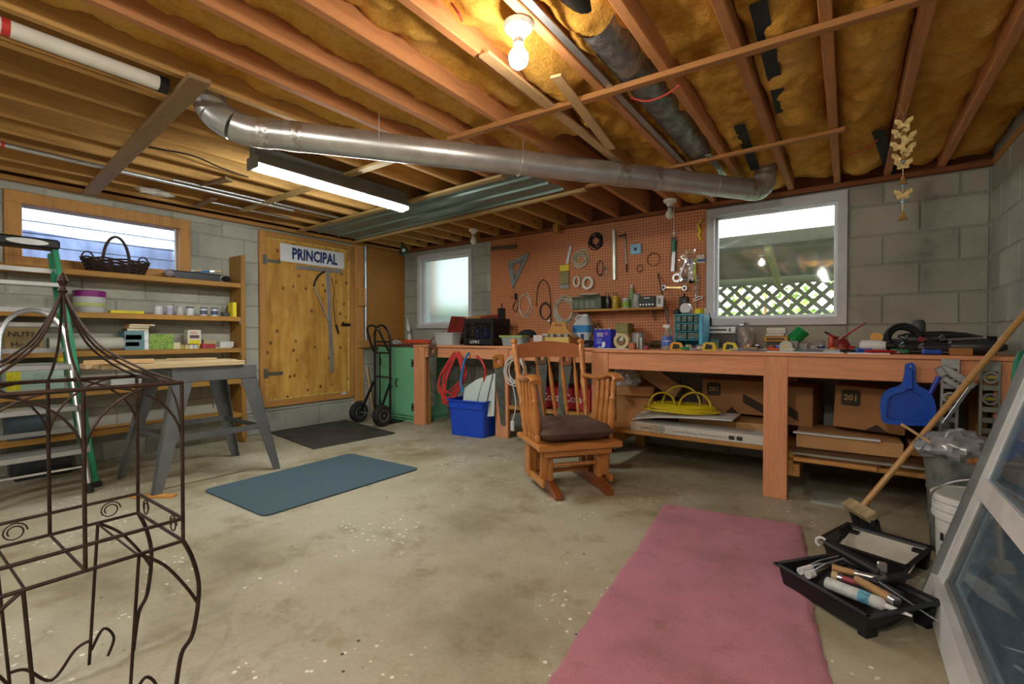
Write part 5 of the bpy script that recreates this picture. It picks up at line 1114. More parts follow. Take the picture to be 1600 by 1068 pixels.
def level(label, pts, Y, wd, m):
    a, b = at_y(*pts[0], Y), at_y(*pts[1], Y); t = thing('spirit_level', label, 'level', b); d = (b - a); Ln = d.length; d.normalize(); sd = d.cross(EY).normalized()
    for s in (-1, 1): W('rail', MB().bar(a + sd * s * (wd / 2 - .006), b + sd * s * (wd / 2 - .006), .012, .022, .002, up=EY), m, t)
    n = 7
    for k in range(n + 1):
        c = a + d * (Ln * k / n); W('web', MB().bar(c - sd * (wd / 2), c + sd * (wd / 2), .05 if k in (0, n) else .026, .014, .001, up=EY), m, t)
    for k in (1, 3): c = a + d * (Ln * (k + .0) / n); W('vial_ring', MB().ring(circ(.03, 18), circ(.02, 18), c - EY * .012, sd, -d, .012), m, t); W('vial', MB().cyl(c - sd * .02 - EY * .014, c + sd * .02 - EY * .014, .007, .007, 8), mat('vial_green', '#a89a3c', .2), t)
    return t
M_LEV = mat('level_alu', '#8b8d86', .4, .6, amt=.15)
level('tall aluminium spirit level hanging near the right wall', ((1547, 572), (1545, 690)), FY - .02, .078, M_LEV)
level('aluminium spirit level hanging beside the dustpan', ((1485, 568), (1481, 690)), FY - .02, .072, M_ALU)
hk = thing('hacksaw', 'grey frame hacksaw with blue handle hung over the levels', 'saw', at_y(1480, 575, FY - .05))
W('frame', MB().bar(at_y(1470, 572, FY - .05), at_y(1523, 604, FY - .05), .035, .012, .003, up=EY), M_ALU, hk); W('frame', MB().bar(at_y(1474, 590, FY - .05), at_y(1500, 606, FY - .05), .026, .012, .003, up=EY), M_ALU, hk)
W('frame', MB().bar(at_y(1519, 600, FY - .05), at_y(1474, 662, FY - .05), .016, .01, .002, up=EY), M_ALU, hk); W('blue_handle', MB().cyl(at_y(1467, 588, FY - .05), at_y(1453, 615, FY - .05), .012, .010, 8), mat('blue_grip', '#2b3fae', .4), hk); W('latch', MB().box(at_y(1470, 580, FY - .055), (.035, .02, .05), Matrix.Rotation(-.5, 3, 'Y'), .004), M_STEEL, hk)

# ---------------------------------------------------------------- orange pegboard and what hangs on it
PY = YB - .022
pg = thing('pegboard', 'large orange pegboard behind the benches covered with tools', 'pegboard', (-2.19, PY, .905))
W('panel', MB().bb((-3.372, PY, .906), (-1.008, PY + .006, 2.108)), M_PEG, pg)
for x in (-3.36, -2.6, -1.8, -1.03): W('batten', MB().bb((x - .02, PY + .006, .906), (x + .02, YB - .003, 2.10)), M_PINE_Z, pg)
IY = PY - .012
def pp(px, py, Y=None): return at_y(px, py, IY if Y is None else Y)
def sz(n, px=950): return n / 735 * (4.3 / (.8137 + (px - 800) / 735 * .581))          # pixels to metres on the pegboard
def hang(name, label, cat, px, py): return thing(name, label, cat, pp(px, py))
def hook(t, px, py): a = pp(px, py); W('peg_hook', MB().tube([(a.x, PY, a.z), (a.x, PY - .03, a.z), (a.x, PY - .033, a.z + .012)], .003, 5), M_STEEL, t)
def loop(label, px, py, rx, ry, turns, tr, m, jit=.12, name='cable_coil', cat='cable', Y=None):
    t = hang(name, label, cat, px, py); c = pp(px, py, Y or PY - .012 - tr * 1.2); W('coil', MB().coil(c, sz(rx, px), turns, tr, EX, EZ, -tr * .5, jit, ell=ry / rx), m, t); hook(t, px, py - ry + 1); return t
a, b = pp(767, 388), pp(807, 385); t = hang('metal_strip', 'dark metal strip along the top of the pegboard', 'strip', 787, 386); W('strip', MB().bar(a, b, .006, .045, .001), mat('dull_strip', '#6f5a4a', .5, .4), t)
tri_o = [pp(794, 409), pp(828, 395), pp(802, 450)]; t = hang('rafter_square', 'grey triangular rafter square on the pegboard', 'square', 802, 420)
g0 = sum(tri_o, Vector()) / 3; o2 = [((p - g0).x, (p - g0).z) for p in tri_o]
W('body', MB().ring(o2, [(x * .60, z * .60) for x, z in o2], g0, EX, EZ, .006), mat('grey_square', '#8f9a9b', .4, .4), t); W('inner_bar', MB().ring([(x * .52, z * .52) for x, z in o2], [(x * .38, z * .38) for x, z in o2], g0, EX, EZ, .006), mat('grey_square', '#8f9a9b', .4, .4), t); W('fence', MB().bar(tri_o[0], tri_o[2], .02, .014), mat('grey_square', '#8f9a9b', .4, .4), t); hook(t, 809, 411)
W('web', MB().bar(g0 + Vector((o2[0][0] * .62, -.003, o2[0][1] * .62)), g0 + Vector((o2[0][0] * .38, -.003, o2[0][1] * .38)), .01, .004), mat('grey_square', '#8f9a9b', .4, .4), t)
t = hang('power_adapter', 'black adapter with short cord on the pegboard', 'adapter', 804, 460); W('body', MB().box(pp(806, 463), (.03, .03, .07), None, .006), M_BLACK, t); W('cord', MB().tube(bez([pp(806, 470), pp(801, 480), pp(806, 487), pp(810, 474), pp(807, 466)], 5), .004, 5), M_BLACK, t); hook(t, 803, 455)
W('brass_plug', MB().cyl(pp(795, 462), pp(801, 464), .008, .008, 8), M_BRASS, t)
t = hang('charger_box', 'black charger box hanging low on the pegboard by the crate', 'charger', 784, 490); W('body', MB().box(pp(784, 490), (.085, .06, .13), None, .008), M_BLACK, t); W('hanger', MB().tube([pp(784, 482), pp(784, 474)], .006, 5), M_BLACK, t)
loop('thin white cable loop at the left of the pegboard', 820, 476, 11, 17, 3, .004, M_WCORD, .15)
t = hang('lamp_cord', 'long brown cord looped with a white plug on the pegboard', 'cord', 850, 440); M_BRC = mat('brown_cord', '#3b2a22', .5)
W('cord', MB().tube(bez([pp(838, 478), pp(840, 450), pp(848, 437), pp(857, 446), pp(860, 470), pp(861, 500), pp(860, 508)], 6), .0045, 5), M_BRC, t); c = pp(852, 486); W('coil', MB().coil(c, sz(10), 3, .0045, EX, EZ, -.004, .1, ell=1.3), M_BRC, t); W('white_plug', MB().box(pp(858, 501), (.03, .02, .025), None, .004), M_WHITE, t); W('plug', MB().cyl(pp(861, 503), pp(862, 511), .009, .007, 8), M_BLACK, t); hook(t, 848, 437)
loop('large coil of grey white cable beside the small shelf', 881, 483, 14, 16, 7, .006, mat('grey_cable', '#b9b6a6', .5), .3); 
t = hang('flat_file', 'short steel file on the pegboard', 'file', 889, 398); W('blade', MB().bar(pp(892, 384), pp(886, 412), .03, .006, .001, up=EY), M_STEEL, t); hook(t, 892, 383)
t = hang('sanding_pack', 'yellow and tan pack of sanding sheets on the pegboard', 'pack', 882, 432)
for (y0, y1, cc) in ((413, 424, '#dccb2a'), (424, 444, '#8f8458'), (444, 451, '#9ba0a2')): a, b = pp(875, y1), pp(889, y0); W('pack_panel', MB().bb((a.x, PY - .018, a.z), (b.x, PY - .002, b.z), .001), mat('pk_' + cc[1:], cc, .5), t)
t = loop('fat roll of off white cable on the pegboard', 907, 405, 11, 11.5, 9, .008, mat('cream_cable', '#bfb99f', .55), .3)
t = hang('tape_ring', 'narrow white tape ring on the pegboard', 'tape', 902, 440); W('ring', MB().ring(circ(sz(6.5), 22, ry=sz(9)), circ(sz(3.5), 22, ry=sz(6)), pp(902, 440), EX, EZ, .02), mat('white_tape', '#d8d5c9', .6), t); hook(t, 902, 434)
t = hang('tape_ring', 'wide white tape ring on the pegboard', 'tape', 919, 442); W('ring', MB().ring(circ(sz(10), 24, ry=sz(10.5)), circ(sz(6), 24, ry=sz(6.5)), pp(919, 442), EX, EZ, .02), mat('white_tape', '#d8d5c9', .6), t); hook(t, 919, 436)
loop('black cable coil at the top of the pegboard', 930, 377, 9, 9, 6, .005, M_RUBBER, .28)
loop('thin dark wire loop below the black coil', 937, 419, 5.5, 12, 2, .0035, M_RUBBER, .08)
loop('thin silver wire twist below the steel strip', 945, 424, 4, 6, 2, .002, M_STEEL, .15)
t = hang('steel_strip', 'long ribbed steel strip hanging on the pegboard', 'strip', 960, 400); W('strip', MB().bar(pp(959, 359), pp(960, 437), .035, .008, .001, up=EY), mat('zinc_strip', '#a9aa8a', .45, .5), t); W('rib', MB().bar(pp(959, 359, IY - .006), pp(960, 437, IY - .006), .012, .006, .001, up=EY), M_GALV, t); hook(t, 959, 359)
t = hang('rod_tool', 'slim T handled steel rod hanging on the pegboard', 'hand tool', 976, 390); W('rod', MB().cyl(pp(976, 365), pp(979, 418), .007, .007, 8), M_STEEL, t); W('handle', MB().cyl(pp(966, 369), pp(977, 367), .009, .009, 8), M_BLACK, t); W('tip', MB().cyl(pp(979, 412), pp(979, 425), .009, .006, 8), M_BLACK, t); hook(t, 975, 364)
t = hang('blue_case', 'small light blue square case on the pegboard', 'case', 994, 389); a, b = pp(985, 398), pp(1002, 380); W('case', MB().bb((a.x, PY - .02, a.z), (b.x, PY - .002, b.z), .004), mat('light_blue', '#7db4d4', .4), t); W('dark_disc', MB().cyl(pp(993, 389, PY - .021), pp(993, 389, PY - .024), .016, .016, 14), M_BLACK, t); hook(t, 994, 379)
loop('thin wire ring at the right of the pegboard', 1021, 405, 9.5, 9.5, 2, .0025, mat('rusty_wire', '#7a4a34', .6, .5), .05)
loop('small wire ring below the light blue case', 999, 419, 5, 5.5, 2, .0025, mat('rusty_wire', '#7a4a34', .6, .5), .1)
t = hang('chisel_pack', 'green handled chisel in clear wrap on the pegboard', 'chisel', 1053, 396); W('handle', MB().cyl(pp(1053, 376), pp(1053, 393), .021, .019, 12), mat('teal_handle', '#2c7f68', .4), t); W('blade', MB().bar(pp(1053, 392), pp(1051, 424), .032, .006, .001, up=EY), M_STEEL, t); W('card', MB().bb(pp(1048, 424, PY - .003), pp(1058, 369, PY - .002)), mat('dark_card', '#6c5346', .6), t); hook(t, 1053, 370)
t = hang('wrench_bag', 'clear bag holding a large wrench on the pegboard', 'wrench', 1068, 415)
W('wrench_ring', MB().ring(circ(sz(6.5), 18), circ(sz(3.5), 18), pp(1058, 434), EX, EZ, .015), M_STEEL, t); W('wrench_shaft', MB().bar(pp(1062, 430), pp(1074, 402), .022, .01, .002, up=EY), M_STEEL, t); W('socket', MB().box(pp(1068, 436), (.07, .03, .035), None, .004), M_DARKMET, t)
mb = MB(); A, B = pp(1060, 440, PY - .04), pp(1087, 389, PY - .03); mb.grid(8, 10, lambda u_, v_: (A.x + (B.x - A.x) * u_, PY - .03 - .012 * mnoise.noise(Vector((u_ * 4, v_ * 5, 2))), A.z + (B.z - A.z) * v_)); W('clear_bag', mb, clear('thin_bag', '#d9cfc8', .1, .18, .14), t, ang=.3); hook(t, 1087, 389)
t = hang('yellow_spring_clamp', 'curved yellow clamp beside the window frame', 'clamp', 1094, 360); W('clamp_arm', MB().tube(bez([pp(1096, 343), pp(1091, 352), pp(1094, 360), pp(1092, 368), pp(1096, 375)], 5), [.008 + .004 * math.sin(i * PI / 20) for i in range(21)], 8), mat('yellow_plastic', '#e0cf22', .45), t); hook(t, 1096, 343)
t = hang('blade_pack', 'white and lime pack of blades on the pegboard', 'pack', 1081, 424)
for (x0, x1, y0, y1, cc) in ((1075, 1083, 405, 442, '#c9ccd2'), (1083, 1088, 403, 441, '#b7c93a'), (1076, 1082, 405, 412, '#4450b4'), (1076, 1086, 436, 442, '#5f8a8a')): W('pack_panel', MB().bb(pp(x0, y1, PY - .026 - .002 * (cc == '#4450b4')), pp(x1, y0, PY - .02)), mat('pk_' + cc[1:], cc, .5), t)
hook(t, 1083, 404)
t = hang('card_pack', 'small blue and white carded packet near the window frame', 'pack', 1095, 404); W('card', MB().bb(pp(1088, 411, PY - .012), pp(1101, 397, PY - .008)), mat('card_white', '#c9c4b4', .5), t); W('blue_print', MB().bb(pp(1090, 409, PY - .014), pp(1102, 404, PY - .012)), mat('print_blue', '#2f62a0', .5), t); hook(t, 1095, 397)
t = hang('chain', 'short bright chain with a snap hook on the pegboard', 'chain', 1089, 450)
for k, (x, y) in enumerate(((1089, 432), (1090, 438), (1089, 444), (1088, 450), (1089, 456), (1088, 462))): c = pp(x, y, PY - .02); W('link', MB().tube([c + (EX if k % 2 else EY) * (.009 * math.cos(a)) + EZ * (.019 * math.sin(a)) for a in [2 * PI * i / 12 for i in range(12)]], .004, 5, True), M_STEEL, t)
c = pp(1091, 466, PY - .02); W('snap_hook', MB().tube([c + Vector((.035 * math.cos(a), 0, .012 * math.sin(a) + .012 * math.cos(a))) for a in [2 * PI * i / 16 for i in range(16)]], .005, 6, True), M_STEEL, t); W('pin', MB().cyl(pp(1087, 470, PY - .02), pp(1087, 481, PY - .02), .006, .005, 8), M_BRASS, t); hook(t, 1089, 430)
t = hang('spanner', 'ring spanner hung level on the pegboard', 'wrench', 1054, 450); W('shaft', MB().bar(pp(1040, 449), pp(1068, 449), .012, .022, .003), M_BRASS, t); W('ring_end', MB().ring(circ(.026, 16), circ(.013, 16), pp(1037, 449), EX, EZ, .014), M_STEEL, t); W('ring_end', MB().ring(circ(.024, 16), circ(.012, 16), pp(1070, 450), EX, EZ, .014), M_STEEL, t); hook(t, 1037, 447)
t = hang('power_bar', 'black power bar mounted on the pegboard', 'power bar', 1068, 478); a, b = pp(1062, 494), pp(1076, 463); W('body', MB().bb((a.x, PY - .035, a.z), (b.x, PY, b.z), .006), M_BLACK, t); W('cord', MB().tube([pp(1069, 464), pp(1069, 458)], .006, 6), M_BLACK, t)
for y in (470, 478, 486): W('socket_slot', MB().box(pp(1069, y, PY - .036), (.025, .003, .012)), mat('slot_grey', '#6a6a6a', .5), t)
# little shelf on the pegboard
a, b = pp(889, 478, 4.2), pp(1040, 474, 4.2)
SZ = 1.262; sh2 = thing('pegboard_shelf', 'narrow wooden shelf of jars fixed to the pegboard', 'shelf', (-1.98, 4.2, SZ - .02))
x0, x1 = at_y(892, 476, 4.15).x, at_y(1037, 476, 4.15).x
W('plank', MB().bb((x0, 4.12, SZ - .02), (x1, PY, SZ), .002), M_PINE_X, sh2)
for x in (x0 + .12, x1 - .12): W('bracket', MB().prism([(0, 0), (0, -.10), (.12, 0)], (x, PY, SZ - .02), -EY, EZ, .012), M_STEEL, sh2)
def sx2(px, Y=4.2): return at_y(px, 470, Y).x
tb_ = thing('tool_box', 'olive green toolbox with rope on top on the small shelf', 'toolbox', ((sx2(899) + sx2(944)) / 2, 4.2, SZ)); wd = sx2(944) - sx2(899)
P('case', MB().box((0, 0, .055), (wd, .13, .11), None, .004), mat('olive_metal', '#4a5341', .5, .3, amt=.25, scale=14), tb_); P('lid', MB().box((0, 0, .118), (wd * 1.01, .135, .018), None, .005), mat('olive_metal', '#4a5341', .5, .3), tb_)
for k in range(4): P('drawer_front', MB().box((-wd * .36 + k * wd * .19, -.0665, .05), (wd * .16, .004, .07), None, .001), mat('smoky_drawer', '#6a7062', .3), tb_)
T('rope_hank', MB().coil((tb_.location.x, 4.2, SZ + .139), .09, 4, .007, EX, EY, .003, .25, ell=.5), mat('rope', '#b3a98f', .9), 'loose hank of rope on the olive toolbox', 'rope')
for px_, r, h, c0, c1, nm, lb in ((950, .028, .11, '#2d2a28', '#2d2a28', 'pencil_cup', 'dark cup of pencils on the small pegboard shelf'), (962, .036, .11, '#b59a2a', '#b59a2a', 'jar', 'mustard yellow tub on the small pegboard shelf'), (978, .036, .085, '#b9c4b0', '#cfd2cc', 'jar', 'green labelled jar on the small pegboard shelf'), (995, .038, .12, '#a9aaa6', '#8b8d8e', 'jar', 'tall clear jar of screws on the small pegboard shelf')):
    t = thing(nm, lb, 'jar', (sx2(px_), 4.2, SZ)); P('body', MB().lathe([(r * .95, 0), (r, .005), (r, h * .85), (r * .85, h)], n=18), mat('jr_' + c0[1:], c0, .25, amt=.3, scale=50), t); P('rim', MB().cyl((0, 0, h), (0, 0, h + .012), r * .9, r * .9, 18), mat('jr_' + c1[1:], c1, .4), t)
    if px_ == 978: P('label', MB().lathe([(r + .001, .015), (r + .001, .06)], n=18, cap=False), mat('green_label', '#7fae3e', .5), t)
    if px_ < 965:
        for k in range(5): P('pencil', MB().cyl((.012 * math.cos(k * 2), .012 * math.sin(k * 2), h * .7), (.025 * math.cos(k * 2), .02 * math.sin(k * 2), h + .05), .004, .003, 6), M_HANDLE if k % 2 else M_DARKMET, t)
t = thing('spray_bottle', 'slim green and white bottle behind the jars', 'bottle', (sx2(987, 4.27), 4.27, SZ)); P('body', MB().lathe([(.022, 0), (.022, .17), (.009, .19), (.009, .2)], n=14), mat('pale_green_bottle', '#8fb585', .4), t); P('cap', MB().cyl((0, 0, .2), (0, 0, .225), .011, .011, 10), M_WHITE, t)
t = thing('radio', 'small black radio with silver knobs on the pegboard shelf', 'radio', (sx2(1014), 4.19, SZ)); wd = sx2(1027) - sx2(1002); P('case', MB().box((0, 0, .05), (wd, .09, .10), None, .004), M_BLACK, t); P('dial_strip', MB().box((0, -.046, .085), (wd * .35, .002, .008)), M_WHITE, t)
for k in range(5): P('knob', MB().cyl((-wd * .38 + k * wd * .19, -.045, .025), (-wd * .38 + k * wd * .19, -.058, .025), .009, .008, 10), M_STEEL, t)
t = thing('note_card', 'white card leaning at the end of the pegboard shelf', 'card', (sx2(1032), 4.17, SZ)); P('card', MB().box((0, 0, .052), (.07, .003, .104), Matrix.Rotation(-.12, 3, 'X')), M_WHITE, t); P('figure', MB().box((.0, -.004, .055), (.018, .001, .05), Matrix.Rotation(-.12, 3, 'X')), mat('grey_ink', '#6d6f72', .6), t)
t = thing('long_rod', 'long slim metal rod leaning from bench to pegboard', 'rod', at_y(1053, 545, 4.02)); W('rod', MB().cyl(Vector((at_y(1053, 545, 4.0).x, 4.0, BT)), pp(1028, 427, PY - .012), .009, .006, 8), mat('dull_steel', '#77746c', .4, .7), t)
# ---------------------------------------------------------------- things standing on the right bench
def rb_(px, Y, dz=0.0): q = at_y(px, 545, Y); return Vector((q.x, Y, BT + dz))
M_CLR = clear('clear_bottle', '#cfd6dc', .05, .25, .2)
q = rb_(945, 3.56); t = thing('coffee_carton', 'tall bright blue printed carton on the bench', 'box', (q.x, 3.56, BT + .005), .0); wd = at_y(959, 540, 3.52).x - at_y(931, 540, 3.52).x
P('carton_body', MB().box((0, 0, .075), (wd, .10, .15), None, .006), mat('vivid_blue', '#1a1fb4', .4, amt=.05), t)
for (x, z, w_, h_, cc) in ((-.02, .112, .055, .022, '#a79cc4'), (.035, .115, .02, .024, '#a05a90'), (-.02, .095, .06, .006, '#c7b6d6'), (-.025, .07, .05, .02, '#5660c0'), (-.03, .045, .04, .028, '#6a74c8'), (.012, .03, .026, .038, '#d8dade'), (-.01, .008, .05, .006, '#c5c8e0')): P('printed_panel', MB().box((x, -.051, z), (w_, .0015, h_)), mat('print_' + cc[1:], cc, .5), t)
for k in range(4): P('foil_edge', MB().box((-wd * .36 + k * wd * .24, -.045, .152), (wd * .15, .012, .005)), M_WHITE, t)
t = cbox('small_carton', 'olive small carton on top of another at the pegboard', rb_(963, 4.1).x, rb_(984, 4.1).x, 4.05, 4.2, BT + .13, .085, 0, mat('olive_card', '#8f8a52', .6)); t = cbox('small_carton', 'tan carton below the olive carton at the pegboard', rb_(963, 4.1).x, rb_(986, 4.1).x, 4.04, 4.22, BT, .13, 0, mat('tan_card', '#a3885c', .6))
cbox('white_carton', 'plain white box front of the tan cartons on the bench', rb_(961, 3.85).x, rb_(976, 3.85).x, 3.82, 3.92, BT + .06, .065, 0, M_WHITE); cbox('tan_block', 'low tan block carrying the plain white box', rb_(961, 3.85).x, rb_(978, 3.85).x, 3.81, 3.93, BT, .06, 0, mat('tan_card', '#a3885c', .6))
q = rb_(972, 3.55); t = thing('masking_tape', 'big roll of cream masking tape standing on the bench', 'tape', q); r = .062
P('tape_roll', MB().lathe([(.038, -.024), (r, -.024), (r, .024), (.038, .024), (.038, -.024)], (0, 0, r), 30, axis=EY, cap=False), mat('cream_tape', '#c9b98a', .6), t); P('core', MB().lathe([(.036, -.0245), (.0385, -.0245), (.0385, .0245), (.036, .0245)], (0, 0, r), 24, axis=EY, cap=False), mat('core_green', '#6f7a3c', .7), t)
q = rb_(997, 3.9); t = thing('tin_can', 'tall silver grey tin on the bench near the pegboard', 'tin', q); P('can', MB().lathe([(.05, 0), (.05, .125), (.047, .128)], n=22), mat('pale_tin', '#bfc1c0', .35, .5), t); P('rim', MB().lathe([(.051, .12), (.052, .13), (.046, .131)], n=22, cap=False), M_STEEL, t)
q = rb_(1002, 3.62); t = thing('tin_can', 'short shiny tin with paper label on the bench', 'tin', q); P('can', MB().lathe([(.024, 0), (.024, .085), (.022, .087)], n=18), M_STEEL, t); P('rim', MB().lathe([(.0245, .08), (.025, .09), (.022, .09)], n=18, cap=False), M_ALU, t)
cbox('screw_box', 'small red and white screw box on the bench', rb_(984, 3.5).x, rb_(993, 3.5).x, 3.47, 3.53, BT, .05, 0, mat('red_white_card', '#b26a4c', .6))
cbox('screw_box', 'small dark red box beside the short shiny tin', rb_(1008, 3.5).x, rb_(1014, 3.5).x, 3.47, 3.52, BT, .03, 0, mat('dark_red_card', '#92384a', .6))
T('oily_rag', MB().ball(rb_(1026, 3.75) + Vector((0, 0, .034)), .06, 14, (1.3, .9, .45), .25), mat('brown_rag', '#5b4a30', .95, amt=.3), 'crumpled brown rag on the bench', 'rag')
# spray bottle
q = rb_(1043, 3.55); t = thing('spray_bottle', 'clear spray bottle with blue label on the bench', 'bottle', q); P('bottle', MB().lathe([(.045, 0), (.047, .01), (.044, .07), (.03, .12), (.014, .145), (.014, .16)], n=18), M_CLR, t); P('blue_label', MB().lathe([(.0475, .03), (.043, .075), (.036, .10)], n=18, cap=False), mat('label_blue', '#3f63b8', .5, amt=.3, scale=60), t); P('spray_head', MB().box((-.008, 0, .175), (.05, .02, .025), None, .005).cyl((0, 0, .158), (0, 0, .168), .014, .014, 10), M_WHITE, t)
# small parts cabinet
q0, q1 = at_y(1055, 540, 3.83), at_y(1093, 540, 3.83); wd = q1.x - q0.x; pc = thing('parts_cabinet', 'teal small parts cabinet with clear drawers on the bench', 'parts cabinet', ((q0.x + q1.x) / 2, 3.93, BT)); M_TEAL = mat('teal_plastic', '#3aa0b4', .4, amt=.05); hh = .255
P('case_side', MB().box((wd / 2 + .012, 0, hh / 2 + .01), (.03, .22, hh + .02), None, .006), mat('sky_blue_plastic', '#58b5dc', .35), pc); P('case_side', MB().box((-wd / 2, 0, hh / 2 + .01), (.01, .22, hh + .02), None, .002), M_TEAL, pc); P('case_back', MB().box((0, .105, hh / 2), (wd, .008, hh)), M_TEAL, pc); P('case_top', MB().box((0, 0, hh + .015), (wd, .22, .01)), M_TEAL, pc)
rows = [(.205, 4), (.14, 4), (.072, 2), (.01, 0)]; M_DRW = mat('smoky_clear_drawer', '#5f7470', .2, amt=.35, scale=45)
for z, n in rows:
    P('divider', MB().box((0, 0, z - .003), (wd, .21, .006)), M_TEAL, pc)
    for k in range(n):
        d = P('drawer', MB().box((-wd / 2 + wd * (k + .5) / n, -.01, z + .03), (wd / n - .008, .19, .052), None, .003), M_DRW, pc); b_ = MB().box((-wd / 2 + wd * (k + .5) / n, -.11, z + .012), (wd / n * .4, .012, .01), None, .003); link('drawer_pull', mesh_of('drawer_pull', b_, M_TEAL), d)
q = pc.location
t = thing('dial_gauge', 'white round dial gauge on top of the parts cabinet', 'gauge', (q.x - .02, 3.86, BT + hh + .02)); P('dial', MB().cyl((0, -.018, .045), (0, .012, .045), .042, .042, 24), mat('dial_white', '#cfd3da', .3), t); P('rim', MB().lathe([(.042, -.02), (.046, -.012), (.046, .012), (.042, .014)], (0, 0, .045), 24, axis=EY, cap=False), M_STEEL, t); P('foot', MB().box((0, 0, .006), (.05, .04, .012)), M_BLACK, t)
T('cabinet_pull', MB().lathe([(.03, 0), (.034, .01), (.028, .035), (.012, .045)], (q.x - .09, 3.88, BT + hh + .02), 14), M_BLACK, 'black knob beside the dial gauge on the cabinet', 'knob'); T('yellow_tape', MB().lathe([(.03, 0), (.034, .004), (.034, .036), (.03, .04)], (q.x + .075, 3.88, BT + hh + .02), 18), mat('yellow_plastic', '#e0cf22', .45), 'small yellow tape roll on the parts cabinet', 'tape'); T('white_bottle', MB().lathe([(.012, 0), (.012, .035), (.006, .045)], (q.x + .12, 3.9, BT + hh + .02), 10), M_WHITE, 'tiny white bottle on the parts cabinet', 'bottle')
# cassette deck and things behind
q0, q1 = at_y(1105, 540, 4.12), at_y(1152, 540, 4.12); st_ = thing('cassette_deck', 'silver stereo deck standing on the bench below the window', 'stereo', ((q0.x + q1.x) / 2, 4.17, BT)); wd = q1.x - q0.x
P('lower_case', MB().box((0, .0, .06), (wd, .2, .12), None, .004), mat('dark_deck', '#4b4c4b', .4, .3), st_); P('faceplate', MB().box((0, -.005, .15), (wd, .21, .06), None, .004), M_ALU, st_); P('slot', MB().box((-wd * .1, -.111, .15), (wd * .6, .003, .012)), M_DARKMET, st_)
for x in (.22, .27): P('button', MB().box((wd * x + .02, -.112, .15), (.012, .006, .022)), M_BLACK, st_)
P('dial_knob', MB().cyl((wd * .42, -.11, .15), (wd * .42, -.125, .15), .02, .018, 16), M_STEEL, st_)
T('glue_bottle', MB().lathe([(.018, 0), (.02, .01), (.02, .06), (.008, .08), (.004, .11)], (st_.location.x - .1, 4.13, BT + .18), 12), M_BLACK, 'small dark bottle on top of the stereo deck', 'bottle')
cbox('parts_pack', 'small teal and red parts packet before the stereo deck', rb_(1110, 3.98).x, rb_(1124, 3.98).x, 3.97, 3.99, BT, .08, 0, mat('teal_red_pack', '#4a7d74', .5, amt=.4, scale=18))
T('crumpled_bag', MB().ball(rb_(1163, 4.1) + Vector((0, 0, .105)), .08, 18, (.8, .7, 1.2), .2), clear('thin_bag2', '#b9bcbc', .15, .35, .2), 'crumpled clear bag beside the stereo deck', 'bag', ang=.25)
def tape_measure(label, px, Y, col, rz):
    t = thing('tape_measure', label, 'tape measure', rb_(px, Y), rz); P('case', MB().prism([(-.045, 0), (.045, 0), (.045, .03), (.03, .055), (-.02, .06), (-.042, .045)], (0, .02, 0), EX, EZ, .04), mat('tm_' + col[1:], col, .4), t); P('dark_face', MB().prism([(-.03, .01), (.02, .01), (.02, .04), (-.02, .048)], (0, -.0185, 0), EX, EZ, .003), M_BLACK, t); P('tape_tip', MB().box((.05, 0, .006), (.012, .02, .01)), M_STEEL, t)
tape_measure('yellow tape measure with black face on the bench', 1109, 3.45, '#d8b82a', 0); tape_measure('plain bright yellow tape measure on the bench', 1141, 3.47, '#dcc41e', .1); tape_measure('amber tape measure before the parts cabinet', 1057, 3.42, '#e0a424', .3)
# stacked case and books
q0, q1 = at_y(1193, 540, 3.85), at_y(1232, 540, 3.85); t = thing('drill_case', 'flat amber case under a pile of books on the bench', 'case', ((q0.x + q1.x) / 2, 3.9, BT + .06)); wd = q1.x - q0.x
P('case', MB().box((0, 0, .02), (wd, .14, .04), None, .006), mat('amber_case', '#b8862e', .4), t); P('dark_slot', MB().box((0, -.0705, .02), (wd * .7, .002, .014)), mat('dark_slot', '#3b2a14', .5), t)
cbox('dark_block', 'dark blue green box under the amber case', q0.x + .02, q1.x - .02, 3.85, 3.97, BT, .06, 0, mat('dark_teal_card', '#24343a', .5))
zz = BT + .10
for lb, cc, th in (('grey notebook, lowest on the amber case', '#8f8fa6', .02), ('lilac grey notebook in the pile on the amber case', '#a9a9bd', .018), ('pale blue notebook on top of the amber case pile', '#c3d2da', .022)):
    t = thing('book', lb, 'book', ((q0.x + q1.x) / 2 + R.uniform(-.01, .01), 3.9, zz), R.uniform(-.06, .06)); P('cover', MB().box((0, 0, th / 2), (wd * .75, .12, th), None, .001), mat('nb_' + cc[1:], cc, .5), t); P('pages', MB().box((0, -.003, th / 2), (wd * .73, .12, th * .65)), mat('pages', '#d9d2b8', .8), t); zz += th
t = thing('spring_tube', 'bright green ribbed tube tilted on the bench', 'tube', rb_(1236, 3.88)); a, b = at_y(1238, 532, 3.88), at_y(1256, 515, 3.88)
mb = MB(); n = 9
for k in range(n): c0 = a.lerp(b, k / n); c1 = a.lerp(b, (k + .75) / n); mb.cyl(c0, c1, .045, .05, 18)
mb.cyl(a, b, .043, .043, 18); W('ribbed_tube', mb, mat('bright_green', '#17a04c', .4), t); W('foot', MB().cyl(Vector((a.x + .02, 3.88, BT)), a.lerp(b, .3), .015, .015, 8), M_STEEL, t)
t = thing('tape_ring', 'pale grey tape ring standing on the bench', 'tape', rb_(1228, 3.45)); P('ring', MB().lathe([(.008, -.012), (.036, -.014), (.036, .014), (.008, .012)], (0, 0, .036), 22, axis=EY), mat('grey_tape', '#b5b5a6', .4), t); P('hub', MB().cyl((0, -.016, .036), (0, .016, .036), .012, .012, 12), M_BRASS, t)
